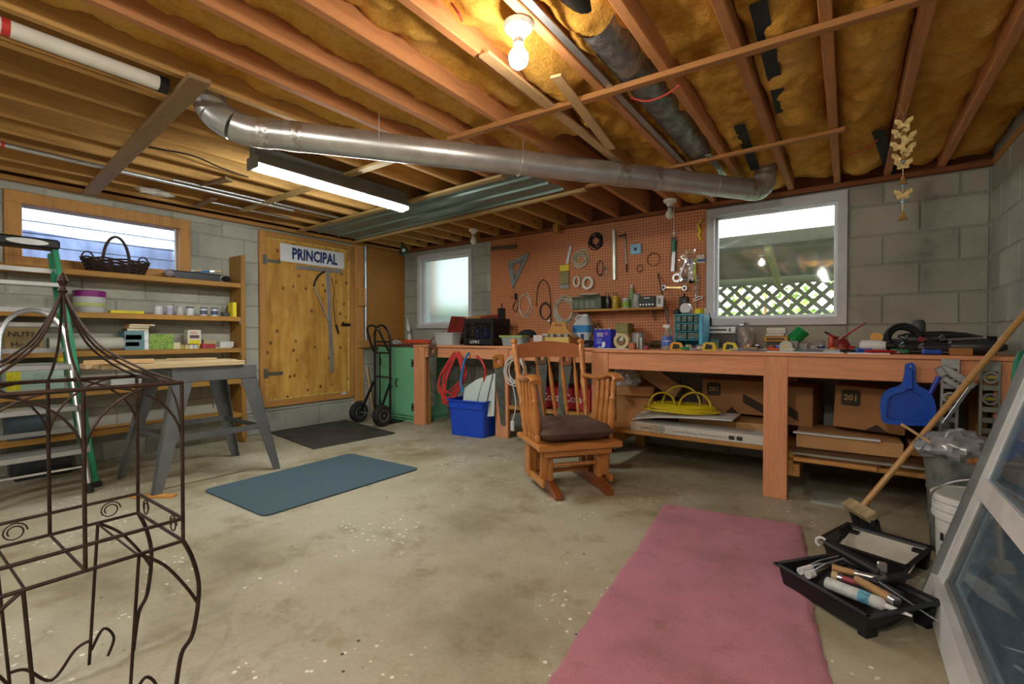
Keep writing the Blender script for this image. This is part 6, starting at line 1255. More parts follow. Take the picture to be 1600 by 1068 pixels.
cbox('sander_block', 'grey rounded sanding block on the bench', rb_(1235, 3.5).x, rb_(1247, 3.5).x, 3.48, 3.56, BT, .07, 0, mat('mid_grey', '#8b8a90', .5)); cbox('small_box', 'pale grey small box behind the sanding block', rb_(1250, 3.65).x, rb_(1262, 3.65).x, 3.6, 3.7, BT, .05, 0, mat('pale_grey_box', '#a5a5a2', .5))
cbox('small_box', 'small mid grey box near the wall under the window', rb_(1275, 3.95).x, rb_(1288, 3.95).x, 3.9, 4.0, BT, .07, 0, mat('mid_grey2', '#80827f', .5))
t = thing('screwdriver', 'red handled screwdriver standing upright on the bench', 'screwdriver', rb_(1299, 3.7)); P('handle', MB().lathe([(.014, .02), (.018, .03), (.016, .09), (.012, .10)], n=10), mat('clear_red', '#b8402e', .3), t); P('base', MB().cyl((0, 0, 0), (0, 0, .022), .022, .022, 12), M_DARKMET, t)
t = thing('oil_can', 'red oil can with long spout on the bench', 'oil can', rb_(1314, 3.78)); M_OILR = mat('oil_red', '#8f2a24', .4); P('can', MB().lathe([(.05, 0), (.05, .05), (.03, .08), (.012, .09)], n=18), M_OILR, t); P('spout', MB().cyl((.0, 0, .085), (.13, 0, .19), .008, .004, 8), M_OILR, t); P('handle', MB().tube(bez([(-.03, 0, .075), (-.07, 0, .12), (-.045, 0, .10), (-.01, 0, .09)], 5), .007, 6), M_OILR, t); P('thumb_lever', MB().cyl((-.09, 0, .13), (-.02, 0, .085), .007, .006, 6), M_DARKMET, t)
# loose hand tools scattered over the bench
cols = ['#b3262c', '#2b4fae', '#d9a02a', '#1f8a4c', '#c9c9c4', '#24252a', '#d4d0c0', '#3a5a9c', '#c2542c', '#7a7f86']
names = ['red', 'blue', 'amber', 'green', 'white', 'black', 'cream', 'slate blue', 'orange', 'grey']
DC = {}
def driver(px, Y, k, rz, dz=0.0, L=.10, label=None):
    n_ = DC.get(('d', k), 0); DC[('d', k)] = n_ + 1; L = (L, .045, .17)[n_ % 3]
    t = thing('screwdriver', label or '%s %s handled screwdriver lying among loose tools on the bench' % (('slim', 'stubby', 'long')[n_ % 3], names[k]), 'screwdriver', rb_(px, Y, .016 + dz), rz, 'screwdrivers among the loose bench tools')
    P('handle', MB().lathe([(.009, 0), (.015, .008), (.012, .05), (.015, .075), (.007, .085)], n=8, axis=EX), mat('tool_' + cols[k][1:], cols[k], .35), t); P('shaft', MB().cyl((.08, 0, 0), (.085 + L, 0, 0), .0035, .0035, 6), M_STEEL, t)
def pliers(px, Y, k, rz, dz=0.0):
    n_ = DC.get(('p', k), 0); DC[('p', k)] = n_ + 1; jl = (.055, .09, .035, .07)[n_ % 4]
    t = thing('pliers', '%s %s handled pliers lying among loose tools on the bench' % (('plain', 'long nosed', 'short nosed', 'broad nosed')[n_ % 4], names[k]), 'pliers', rb_(px, Y, .012 + dz), rz, 'pliers among the loose bench tools')
    for s in (-1, 1): P('handle', MB().tube(bez([(0, s * .006, 0), (-.04, s * .026, .004), (-.12, s * .02, 0)], 4), .009, 6), mat('tool_' + cols[k][1:], cols[k], .35), t); P('jaw', MB().bar((0, -s * .005, 0), (jl, -s * .004, 0), .011, .012, .002), M_STEEL, t)
    P('pivot', MB().cyl((0, 0, -.01), (0, 0, .012), .012, .012, 10), M_STEEL, t)
k = 0
for px_ in range(1064, 1400, 13):
    if 1100 < px_ < 1152: continue
    Yt = R.uniform(3.38, 3.62)
    (driver if R.random() < .6 else pliers)(px_ + R.uniform(-3, 3), Yt, k % 10, R.uniform(-.6, .6) + (PI if R.random() < .5 else 0)); k += 3
for px_ in (1076, 1092, 1168, 1182, 1205, 1214, 1272, 1283, 1330, 1345, 1358):
    DC['t'] = DC.get('t', 0) + 1; t = thing('hardware_tub', 'small %s pot of hardware %s' % (names[k % 10], 'standing on the bench' if DC['t'] < 9 else 'beside the red oil can on the bench'), 'pot', rb_(px_, R.uniform(3.64, 3.78)), 0, 'small pots among the bench tools'); P('pot', MB().lathe([(.02, 0), (.024, .035), (.022, .035), (.018, .004)], n=12), mat('tool_' + cols[k % 10][1:], cols[k % 10], .4), t); P('contents', MB().ball((0, 0, .03), .018, 8, (1, 1, .5), .2), M_STEEL, t); k += 3
# drill, heat gun, headphones-like coil, sprayer bottle and dark heap on the right
t = thing('power_drill', 'white and grey power drill lying among the tools', 'drill', rb_(1366, 3.52, .045), -.3); P('body', MB().lathe([(.02, -.07), (.033, -.06), (.034, .03), (.024, .06)], n=14, axis=EX), M_WHITE, t); P('chuck', MB().cyl((.06, 0, 0), (.10, 0, 0), .018, .014, 12), M_DARKMET, t); P('grip', MB().bar((-.03, 0, -.005), (-.08, .07, -.01), .032, .032, .006), mat('drill_grey', '#5f646e', .5), t)
t = thing('mallet', 'amber headed mallet resting on the tool pile', 'mallet', rb_(1369, 3.62, .0), 0); P('head', MB().cyl((0, -.035, .093), (0, .045, .093), .03, .03, 16), mat('amber_head', '#e0a040', .4), t); P('shaft', MB().cyl((0, .0, .09), (.0, .06, .0), .012, .012, 8), M_BLACK, t)
t = thing('bench_sander', 'dark grey power tool body lying before the cable coil', 'power tool', rb_(1392, 3.68, .045), .2); P('body', MB().lathe([(.02, -.09), (.038, -.07), (.042, .02), (.03, .08), (.012, .09)], n=16, axis=EX), mat('slate_tool', '#59626c', .45), t); P('trigger', MB().box((0, -.03, -.03), (.04, .02, .03), None, .005), M_BLACK, t)
t = thing('cable_coil', 'thick black cable coil standing on the bench', 'cable', rb_(1412, 3.58)); c = rb_(1412, 3.58, .097); W('coil', MB().coil(c, .072, 10, .008, EX, Vector((0, .25, .96)), -.006, .12), M_RUBBER, t); W('red_plug', MB().cyl(c + Vector((.06, -.05, -.01)), c + Vector((.085, -.05, -.02)), .018, .016, 10), mat('dull_red', '#8a2f3f', .5), t)
t = thing('spray_can', 'tall dark grey cylinder standing at the back of the bench', 'can', rb_(1434, 3.75)); P('can', MB().lathe([(.036, 0), (.036, .17), (.034, .185), (.026, .20)], n=18), mat('charcoal_can', '#4a4d54', .5), t); P('base_ring', MB().lathe([(.037, 0), (.038, .012)], n=18, cap=False), M_BLACK, t)
t = thing('black_pot', 'black plastic pot in the corner of the bench', 'pot', rb_(1541, 3.62)); P('pot', MB().lathe([(.04, 0), (.043, .10), (.04, .10), (.036, .006)], n=18), M_BLACK, t); P('rim', MB().lathe([(.043, .094), (.046, .1), (.04, .102)], n=18, cap=False), M_BLACK, t)
for i, (px_, Y_, L, rz, r, cc, lb) in enumerate(((1448, 3.5, .22, .15, .022, '#1d1e20', 'black power tool barrel lying in the dark heap'), (1462, 3.62, .24, -.3, .026, '#222326', 'black angle grinder lying in the dark heap'), (1490, 3.46, .26, .1, .02, '#2c2a30', 'dark wand lying across the tool heap'), (1508, 3.60, .22, .35, .024, '#1b1c1e', 'black heat gun lying near the right wall'), (1525, 3.44, .20, -.15, .026, '#26282c', 'black jigsaw body at the end of the bench'), (1478, 3.72, .26, .0, .03, '#202124', 'large black drill body at the back of the heap'))):
    t = thing('power_tool', lb, 'power tool', rb_(px_, Y_, r * 1.55 + .004 + .035 * (i % 2)), rz); r *= 1.5; L *= 1.15; P('body', MB().lathe([(r * .4, -L / 2), (r, -L / 2 + .02), (r * 1.05, 0), (r * .8, L * .3), (r * .35, L / 2)], n=14, axis=EX), mat('ptool_%d' % i, cc, .4), t); P('grip', MB().bar((-L * .2, 0, 0), (-L * .3, .07, .012), r * 1.1, r * 1.1, .006), M_RUBBER, t); P('cord', MB().tube(bez([(-L / 2, 0, 0), (-L * .65, .03, .02), (-L * .5, .08, .03), (-L * .2, .1, .0)], 5), .005, 5), M_RUBBER, t)
t = thing('socket_wrench', 'long chrome wrench on top of the dark heap', 'wrench', rb_(1510, 3.5, .07), .0); W('shaft', MB().cyl(at_y(1480, 545, 3.5) + Vector((0, 0, .05)), at_y(1538, 528, 3.5), .007, .007, 8), M_STEEL, t); W('socket', MB().cyl(at_y(1538, 528, 3.5), at_y(1541, 527, 3.5), .012, .012, 10), M_STEEL, t)
t = thing('wood_block', 'small amber wood block at the bench edge', 'wood block', rb_(1501, 3.4)); P('block', MB().box((0, 0, .02), (.09, .05, .04), None, .004), wood('amber_block', '#a5703a', 'x', .2), t)
driver(1440, 3.38, 1, .0, .0, .14, 'long blue ruler like screwdriver lying at the bench edge'); pliers(1400, 3.4, 0, .2); pliers(1385, 3.42, 0, -.5)
t = thing('garden_hose', 'short green hose end hooked over the leaning storm window', 'hose', at_y(1594, 590, 2.43)); c = at_y(1612, 577, 2.44); W('hose_loop', MB().tube(bez([c + Vector((0, .1, .05)), c + Vector((-.02, .05, .02)), c + Vector((-.03, .02, -.06)), c + Vector((-.01, .0, -.1)), c + Vector((0, -.06, -.06)), c + Vector((0, -.09, .04))], 5), .017, 10), mat('hose_green', '#1d7a5c', .45), t)
# ---------------------------------------------------------------- gliding rocking chair
M_OAK_Z = wood('honey_oak', '#c27f40', 'z', .22, .32, knots=False, rnd=.04, coat=.4); M_OAK_X = wood('honey_oak', '#c27f40', 'x', .22, .32, knots=False, rnd=.04, coat=.4); M_OAK_Y = wood('honey_oak', '#c27f40', 'y', .22, .32, knots=False, rnd=.04, coat=.4)
gr = thing('gliding_chair', 'honey oak gliding rocking chair with brown seat cushion', 'rocking chair', (-1.555, 2.817, 0), math.atan2(.78, .62))
def turned(a, b, beads, m, name, par, n=12):
    """turned wooden member: beads = (position 0..1, radius)"""
    a = Vector(a); b = Vector(b); L = (b - a).length; return P(name, MB().lathe([(r, L * t) for t, r in beads], a, n, axis=(b - a)), m, par)
POST = [(0, .017), (.06, .02), (.10, .024), (.13, .017), (.2, .022), (.28, .017), (.30, .024), (.33, .018), (.40, .022), (.52, .029), (.60, .022), (.64, .018), (.67, .025), (.70, .019), (.80, .024), (.90, .026), (.93, .02), (.945, .017), (.955, .026), (.985, .027), (1, .012)]
SPIN = [(0, .007), (.1, .009), (.35, .014), (.55, .0155), (.72, .015), (.8, .010), (.86, .007), (1, .0065)]
PT = {s: (Vector((s * .235, .175, .325)), Vector((s * .268, .365, .985))) for s in (-1, 1)}
for s in (-1, 1): turned(PT[s][0], PT[s][1], POST, M_OAK_Z, 'back_post', gr, 16)
# crest rail: gently arched board between the posts
def crest(u_, v_):
    x = -.245 + .49 * u_; z = .845 + v_ * (.095 + .022 * math.sin(PI * u_)) + .006 * math.sin(PI * u_); y = .325 + (z - .845) * .27 + .03 * math.sin(PI * u_); return (x, y, z)
P('crest_rail', MB().grid(14, 3, crest, (0, .02, 0)), wood('crest_wood', '#b9744a', 'x', .15, .35, knots=False, coat=.3), gr)
for k in range(5):
    f = (k + 1) / 6; x0 = -.17 + .34 * (k / 4); x1 = -.205 + .41 * (k / 4); turned((x0, .165, .335), (x1, .335 + .028 * math.sin(PI * f), .862), SPIN, M_OAK_Z, 'back_spindle', gr, 10)
for s in (-1, 1):      # arms with turned supports
    pts = [(s * .252, .26, .715), (s * .27, .12, .712), (s * .283, .0, .722), (s * .288, -.09, .745), (s * .288, -.16, .742), (s * .288, -.2, .72)]
    path = bez(pts, 4); mb = MB(); n = len(path)
    for i, p in enumerate(path):
        wd = .026 + .012 * min(1, i / n * 1.4); hh_ = .017; d = (path[min(i + 1, n - 1)] - path[max(i - 1, 0)]).normalized(); up = EX.cross(d).normalized() * (1 if EX.cross(d).z > 0 else -1)
        mb.v += [p + EX * (wd * math.cos(a)) + up * (hh_ * math.sin(a)) for a in [2 * PI * j / 12 for j in range(12)]]
        if i: o = len(mb.v) - 24; mb.f += [(o + j, o + (j + 1) % 12, o + 12 + (j + 1) % 12, o + 12 + j) for j in range(12)]
    mb.f += [tuple(range(11, -1, -1)), tuple(range(len(mb.v) - 12, len(mb.v)))]; P('arm', mb, M_OAK_Y, gr)
    for k, y in enumerate((-.135, -.06, .015, .09)):
        turned((s * .255, y - .005, .33), (s * .284, y, .715 if k else .728), [(0, .012), (.08, .017), (.12, .011), (.2, .019), (.45, .022), (.62, .014), (.66, .018), (.7, .012), (.85, .016), (1, .01)] if k else [(0, .016), (.08, .022), (.12, .015), (.2, .024), (.45, .027), (.62, .018), (.66, .023), (.7, .016), (.85, .02), (1, .014)], M_OAK_Z, 'arm_spindle', gr, 10)
# seat frame
for s in (-1, 1): P('seat_rail', MB().box((s * .262, -.005, .31), (.05, .47, .035), None, .008), M_OAK_Y, gr)
fr = [(-.285, -.02), (.285, -.02), (.285, .014), (.24, .018), (.16, .008), (.08, .018), (0, .022), (-.08, .018), (-.16, .008), (-.24, .018), (-.285, .014)]
P('front_rail', MB().prism(fr, (0, -.215, .312), EX, EZ, .035), M_OAK_X, gr); P('front_apron', MB().box((.0, -.205, .27), (.46, .022, .05), None, .004), M_OAK_X, gr); P('rear_rail', MB().box((0, .2, .31), (.5, .04, .035), None, .006), M_OAK_X, gr)
P('seat_board', MB().box((0, -.01, .318), (.5, .42, .012)), M_OAK_Y, gr)
def cushion(u_, v_, top):
    x = -.262 + .524 * u_; y = -.225 + .42 * v_; e = (min(u_, 1 - u_) * 6, min(v_, 1 - v_) * 6); k = min(1, e[0]) ** .45 * min(1, e[1]) ** .45
    sh = 1 - .045 * (1 - k); w_ = .010 * mnoise.noise(Vector((u_ * 5, v_ * 6, 1))) + .007 * mnoise.noise(Vector((u_ * 12, v_ * 9, 4)))
    z = .388 + ((.052 + .012 * math.sin(PI * u_) * math.sin(PI * v_) + w_) * k if top else -.058 * k)
    return (x * sh, (y + .015) * sh - .015, z)
mb = MB(); mb.grid(22, 18, lambda a, b: cushion(a, b, True)); m0 = MB(); m0.grid(22, 18, lambda a, b: cushion(a, b, False)); m0.f = [f[::-1] for f in m0.f]; mb.add(m0.v, m0.f)
P('seat_cushion', mb, mat('brown_velour', '#5d4740', .85, amt=.18, scale=9, bmp=.3, bdist=.01, rnd=0), gr, ang=3)
# glider base
for s in (-1, 1):
    prof = [(-.30, 0), (-.30, .028), (-.275, .045), (-.22, .055), (-.14, .085), (.10, .085), (.2, .06), (.27, .045), (.29, .028), (.29, 0), (.24, .0), (.2, .012), (-.2, .012), (-.26, 0)]
    P('floor_rail', MB().prism(prof, (s * .172 - .022, 0, 0), EY, EZ, .044), wood('dark_oak', '#8a4a20', 'y', .2, .35, knots=False, coat=.3), gr)
    for y in (-.125, .12): P('base_upright', MB().box((s * .172, y, .165), (.035, .06, .19), None, .004), M_OAK_Z, gr)
    P('base_cap', MB().box((s * .172, 0, .262), (.035, .32, .03), None, .004), M_OAK_Y, gr)
    for y0, y1 in ((-.16, -.135), (.06, .085)): P('swing_link', MB().bar((s * .215, y0, .295), (s * .215, y1, .085), .02, .05, .003, up=EX), M_OAK_Z, gr)
    P('glide_bar', MB().box((s * .237, -.03, .075), (.022, .34, .045), None, .004), M_OAK_Y, gr)
    P('side_panel', MB().box((s * .245, .1, .175), (.018, .10, .23), None, .003), M_OAK_Z, gr)
rope = [(0, .012)] + [(i / 40, .012 + .003 * (i % 2)) for i in range(1, 40)] + [(1, .012)]
turned((-.155, -.125, .17), (.155, -.125, .17), rope, M_OAK_X, 'stretcher', gr, 10)
P('back_board', MB().box((0, .12, .18), (.31, .018, .07), None, .003), M_OAK_X, gr); P('lower_board', MB().box((0, .0, .1), (.31, .05, .018), None, .003), M_OAK_X, gr)

# ---------------------------------------------------------------- pink carpet runner
def carpet_mat():
    m, nt, b = nodes('pink_carpet'); v = wpos(nt); f = noise(nt, v, 260, 3, .7); g = noise(nt, v, 3.2, 5, .6); h = noise(nt, v, 9, 4, .6)
    base = ramp(nt, g, [(.3, lin('#b06a7a')), (.5, lin('#cf7d97')), (.7, lin('#d98aa3'))])
    base = mixc(nt, .75, base, ramp(nt, h, [(.24, (.6, .5, .4)), (.42, (1, 1, 1))]), 'MULTIPLY'); base = mixc(nt, .7, base, ramp(nt, f, [(.3, (.55, .5, .5)), (.6, (1, 1, 1))]), 'MULTIPLY')
    nt.links.new(base, b.inputs['Base Color']); b.inputs['Roughness'].default_value = 1; b.inputs['Specular IOR Level'].default_value = .1; b.inputs['Sheen Weight'].default_value = .3; bump(nt, b, f, .9, .008); return m
Lf = [(-.70, .5), (-.702, 1.16), (-.765, 1.68), (-.79, 1.95), (-.812, 2.2), (-.86, 2.6), (-.888, 2.785)]; Rt = [(.06, .5), (.0, 1.16), (-.03, 1.64), (-.09, 2.0), (-.125, 2.3), (-.15, 2.6), (-.195, 2.91)]
def along(Pn, t): k = t * (len(Pn) - 1); i = min(int(k), len(Pn) - 2); return Vector((*Pn[i], 0)).lerp(Vector((*Pn[i + 1], 0)), k - i)
def cf(u_, v_):
    a, b = along(Lf, v_), along(Rt, v_); p = a.lerp(b, u_); e = u_ in (0, 1) or v_ in (0, 1)
    return (p.x + (R.uniform(-.005, .005) if e else 0), p.y + (R.uniform(-.005, .005) if e else 0), .004 + (.012 + R.uniform(-.002, .002)) * (0 if e else 1))
T('carpet_runner', MB().grid(40, 90, cf), carpet_mat(), 'worn dusty pink carpet runner lying on the concrete floor', 'carpet', ang=3)

# ---------------------------------------------------------------- paint trays at the right
def roller_tray(name, label, loc, rz, coat):
    t = thing(name, label, 'tray', loc, rz); w0, L = (.36, .30) if coat is M_BLACK else (.30, .28); pr = [(-L / 2, .028), (-L / 2 + .10, .022), (-L / 2 + .13, .03), (L / 2, .075)]
    mb = MB(); o = len(mb.v)
    for i, (y, z) in enumerate(pr): mb.v += [Vector((-w0 / 2 + .015, y, z)), Vector((w0 / 2 - .015, y, z))]
    for i in range(len(pr) - 1): mb.f.append((2 * i, 2 * i + 1, 2 * i + 3, 2 * i + 2))
    P('ramp', mb, coat, t, flat=True)
    mb = MB(); top = .09
    for s in (-1, 1):
        mb.add([Vector((s * (w0 / 2 - .015), -L / 2, .02)), Vector((s * (w0 / 2 - .015), L / 2, .07)), Vector((s * w0 / 2, L / 2 + .01, top)), Vector((s * w0 / 2, -L / 2 - .01, top))], [(0, 1, 2, 3)]); mb.bar((s * (w0 / 2 + .008), -L / 2 - .02, top), (s * (w0 / 2 + .008), L / 2 + .02, top), .018, .005)
        y = s * L / 2; mb.add([Vector((-w0 / 2 + .015, y, .02 if s < 0 else .07)), Vector((w0 / 2 - .015, y, .02 if s < 0 else .07)), Vector((w0 / 2, y + s * .01, top)), Vector((-w0 / 2, y + s * .01, top))], [(0, 1, 2, 3)]); mb.bar((-w0 / 2 - .01, s * (L / 2 + .014), top), (w0 / 2 + .01, s * (L / 2 + .014), top), .018, .005)
    P('tray_shell', mb, M_BLACK, t, flat=True)
    for s in (-1, 1): P('tray_leg', MB().prism([(-.022, 0), (.022, 0), (.03, .075), (-.03, .075)], (s * (w0 / 2 - .02), L / 2 - .01, 0), EX, EZ, .03), M_BLACK, t); P('tray_foot', MB().box((s * (w0 / 2 - .03), -L / 2 + .03, .011), (.03, .05, .022)), M_BLACK, t)
    return t
rt1 = roller_tray('roller_tray', 'black roller tray full of painting tools on the floor', (.02, 2.165, 0), -.68, M_BLACK)
rt2 = roller_tray('roller_tray', 'black roller tray with dried pale grey paint on the floor', (.105, 2.63, 0), -.35, mat('dried_paint', '#b9b6ae', .6, amt=.12))
def fl_(px, py, z): return at_z(px, py, z)
def stick(name, label, cat, p0, p1, parts):
    t = thing(name, label, cat, p0); a, b = Vector(p0), Vector(p1)
    for nm, f0, f1, r0, r1, m in parts: W(nm, MB().cyl(a.lerp(b, f0), a.lerp(b, f1), r0, r1, 12), m, t)
    return t
stick('paint_roller', 'black paint roller handle with hooked end in the tray', 'paint roller', fl_(1290, 848, .15), fl_(1400, 908, .11), [('grip', 0, .75, .016, .018, M_BLACK), ('collar', .72, .8, .021, .021, M_DARKMET), ('head', .8, 1.0, .013, .011, M_BLACK)]); 
t = thing('roller_hook', 'white hooked cap on the end of the black roller handle', 'hook', fl_(1284, 845, .155)); W('hook', MB().tube(arc(fl_(1283, 846, .15), .018, 0, PI * 1.4, 8, EX, EZ), .006, 6), M_WHITE, t)
M_TAN = wood('worn_handle', '#b08a5c', 'x', .25, .6, knots=False)
stick('putty_knife', 'putty knife with tan wooden handle in the full tray', 'putty knife', fl_(1300, 886, .10), fl_(1375, 905, .10), [('handle', 0, .5, .014, .012, M_TAN), ('ferrule', .48, .56, .014, .014, M_STEEL), ('blade', .55, 1, .010, .016, M_STEEL)])
stick('scraper', 'scraper with long worn wooden handle in the full tray', 'scraper', fl_(1338, 904, .10), fl_(1402, 941, .10), [('handle', 0, .88, .014, .017, M_TAN), ('end_cap', .86, 1, .019, .018, M_STEEL)])
stick('caulk_tube', 'white printed caulk tube lying in the full tray', 'tube', fl_(1292, 910, .075), fl_(1425, 962, .085), [('tube_body', 0, .68, .022, .022, mat('caulk_white', '#c5cbca', .4, amt=.12, scale=40)), ('blue_print', .42, .56, .0225, .0225, mat('caulk_blue', '#5a9ab5', .4, amt=.3, scale=60)), ('shoulder', .68, .72, .022, .012, M_WHITE), ('nozzle', .72, 1, .010, .004, M_WHITE)])
stick('paint_brush', 'red handled paint brush half hidden in the full tray', 'brush', fl_(1300, 898, .085), fl_(1352, 914, .085), [('handle', .3, 1, .012, .009, mat('dull_red2', '#9c4350', .5)), ('ferrule', .15, .32, .016, .014, M_STEEL), ('bristles', 0, .18, .018, .017, mat('bristle', '#c9b28a', .9))])
for k, (a, b) in enumerate((((1250, 892), (1310, 868)), ((1262, 898), (1318, 872)), ((1258, 890), (1305, 880)))): t = thing('roller_wire', ('bent wire roller frame nearest the carpet in the full tray', 'bent wire roller frame closest to the tool handles in the tray', 'bent wire roller frame lying between two others in the tray')[k], 'roller frame', fl_(*a, .095), 0, 'wire roller frames in the tray'); W('wire', MB().tube(bez([fl_(*a, .095), fl_((a[0] + b[0]) / 2, (a[1] + b[1]) / 2 - 4, .105), fl_(*b, .1)], 5), .004, 6), M_STEEL, t); W('end_cap', MB().cyl(fl_(a[0], a[1], .095), fl_(a[0] + 9, a[1] - 3, .096), .014, .014, 10), M_WHITE, t)
stick('long_rod', 'thin bent metal rod reaching from tray to the leaning window', 'rod', fl_(1372, 908, .12), fl_(1487, 985, .02), [('rod', 0, 1, .004, .004, M_STEEL), ('tip', .93, 1, .007, .004, M_STEEL)])
t = thing('pad_handle', 'black paint pad handle resting on the roller trays', 'handle', fl_(1385, 905, .11)); W('paddle', MB().bar(fl_(1362, 908, .115), fl_(1420, 898, .115), .035, .016, .006), M_BLACK, t); W('clamp_jaw', MB().box(fl_(1378, 890, .13), (.03, .02, .06), None, .004), M_STEEL, t)
# ---------------------------------------------------------------- push broom
br = thing('broom', 'push broom with long wooden handle leaning in the corner', 'broom', (.06, 2.89, 0)); hd = Vector((.055, 2.915, .14)); tp = Vector((.715, 3.235, 1.17)); d_ = (tp - hd).normalized()
W('handle', MB().cyl(hd, tp, .0145, .0135, 14), wood('broom_handle', '#b58a52', 'x', .15, .45, knots=False, coat=.3), br)
ax = Vector((.5, -.86, 0)).normalized(); W('head_block', MB().bar(hd - ax * .10 + Vector((0, 0, .0)), hd + ax * .10, .06, .04, .006, up=Vector((-.5, -.3, .8))), mat('worn_block', '#a2916f', .8, amt=.25, scale=20), br)
mb = MB()
for k in range(60):
    f = R.uniform(-.098, .098); p = hd + ax * f + Vector((.01 + R.uniform(-.02, .02), .005 + R.uniform(-.02, .02), -.015)); q_ = p + Vector((.03 + R.uniform(-.01, .01), .015 + R.uniform(-.01, .01), 0)); q_.z = .003; mb.cyl(p, q_, .006, .0035, 5, False)
W('bristles', mb, M_RUBBER, br); br.children[-1]['kind'] = 'stuff'
# ---------------------------------------------------------------- trash can, bucket
tcn = thing('trash_can', 'dented galvanised trash can stuffed with plastic bags', 'trash can', (.505, 2.97, 0)); M_RUSTG = mat('stained_galvanised', '#7d8683', .5, .55, amt=.4, scale=9, bmp=.3)
mb = MB(); n = 40; lv = [(.175, 0), (.178, .01), (.185, .12), (.19, .13), (.188, .14), (.195, .28), (.2, .29), (.198, .30), (.205, .43), (.212, .445), (.214, .455), (.207, .46), (.198, .43), (.19, .2), (.17, .012)]
for (r_, z) in lv: mb.v += [Vector((r_ * (1 + .018 * math.sin(i * 3 * 2 * PI / n + z * 9) + .008 * math.sin(i * 7 * 2 * PI / n)) * math.cos(2 * PI * i / n), r_ * (1 + .015 * math.sin(i * 2 * 2 * PI / n + z * 14)) * math.sin(2 * PI * i / n), z)) for i in range(n)]
for k in range(len(lv) - 1): mb.f += [(k * n + i, k * n + (i + 1) % n, (k + 1) * n + (i + 1) % n, (k + 1) * n + i) for i in range(n)]
mb.f += [tuple(range(n - 1, -1, -1)), tuple(range((len(lv) - 1) * n, len(lv) * n))]; P('can_body', mb, M_RUSTG, tcn, ang=1)
M_GBAG = mat('grey_plastic_bag', '#8d9196', .25, .1, amt=.2, scale=20); 
def crumple(c, r, sc, seed, amp=.3):
    mb = MB().ball(c, r, 36, sc); c = Vector(c)
    mb.v = [c + (p - c) * (1 + amp * mnoise.noise((p - c) * (2.2 / r) + Vector((seed, 0, 0))) + amp * .5 * mnoise.noise((p - c) * (5 / r) + Vector((0, seed, 0)))) for p in mb.v]; return mb
T('plastic_bag', crumple((.40, 2.90, .50), .105, (1.25, 1, .75), 3), M_GBAG, 'crumpled grey plastic bag spilling over the trash can rim', 'bag', ang=.5)
T('plastic_bag', crumple((.60, 3.0, .47), .10, (1.1, 1, .65), 8), mat('smoky_bag', '#5f5a62', .25, amt=.3, scale=15), 'dark smoky plastic bag in the trash can', 'bag', ang=.5)
T('paper_scrap', crumple((.485, 2.83, .455), .05, (1.2, .9, .7), 12), mat('orange_paper', '#a06a30', .7, amt=.4, scale=30), 'crumpled orange brown paper in the trash can', 'paper', ang=.4)
T('thin_lath', MB().bar(at_y(1408, 662, 2.84), at_y(1478, 706, 2.84), .016, .012, .002), M_LOOSE, 'thin stick laid over the grey bag on the trash can', 'stick')
bu = thing('bucket', 'white plastic bucket with wire handle before the trash can', 'bucket', (.437, 2.60, 0)); M_BUC = mat('bucket_white', '#c9cbc8', .4, amt=.05)
P('pail', MB().lathe([(.122, 0), (.128, .005), (.138, .27), (.15, .275), (.15, .29), (.14, .292), (.14, .31), (.152, .312), (.152, .33), (.142, .333), (.144, .345), (.154, .347), (.154, .362), (.146, .368), (.13, .368), (.12, .06)], n=36), M_BUC, bu)
P('lid', MB().lathe([(.128, .36), (.135, .366), (.0, .364)], n=36, cap=False), M_BUC, bu)
P('wire_handle', MB().tube(bez([(-.155, -.02, .32), (-.15, -.06, .38), (-.09, -.10, .44), (.0, -.11, .46), (.1, -.08, .43), (.155, .02, .32)], 5), .004, 6), M_STEEL, bu)
pl = P('label_panel', MB().lathe([(.134, .12), (.1365, .235)], n=36, cap=False), mat('bucket_label', '#b7bbb9', .5), bu)
for k, (a_, z) in enumerate(((3.6, .2), (3.78, .2), (3.62, .15), (3.8, .15))): P('warning_symbol', MB().box((.1372 * math.cos(a_), .1372 * math.sin(a_), z), (.003, .016, .03), Matrix.Rotation(a_, 3, 'Z')), M_BLACK, bu)
# ---------------------------------------------------------------- storm windows leaning on the right wall
sw = thing('storm_window', 'white aluminium storm window leaning against the right wall', 'window', (.235, 1.9, 0)); u_ = Vector((0, -1, 0)); v_ = Vector((.2747, 0, .9615)).normalized(); nn = v_.cross(u_).normalized(); nn = nn if nn.x < 0 else -nn
o_ = Vector((.292, 2.41, .004)); WW, HH = 1.02, 1.6; M_SASH = mat('white_sash', '#d8dbdc', .45, .2, amt=.08); M_SASHG = mat('grey_sash', '#7f8385', .4, .5, amt=.15)
def sbar(u0, u1, v0, v1, d0, d1, m, nm):
    vs = [o_ + u_ * a + v_ * b + nn * c for a in (u0, u1) for b in (v0, v1) for c in (d0, d1)]; mb = MB().add(vs, [(0, 1, 3, 2), (4, 6, 7, 5), (0, 4, 5, 1), (2, 3, 7, 6), (0, 2, 6, 4), (1, 5, 7, 3)]); W(nm, mb, m, sw, flat=True)
sbar(0, WW, 0, .085, 0, .05, M_SASH, 'bottom_rail'); sbar(0, WW, HH - .06, HH, 0, .05, M_SASH, 'top_rail')
for a, b, c, d, m in ((0, .012, 0, .052, M_SASHG), (.012, .03, .0, .03, M_SASH), (.03, .055, 0, .012, M_SASHG), (.055, .075, 0, .028, M_SASH), (WW - .06, WW, 0, .05, M_SASH)): sbar(a, b, .0, HH, c, d, m, 'stile')
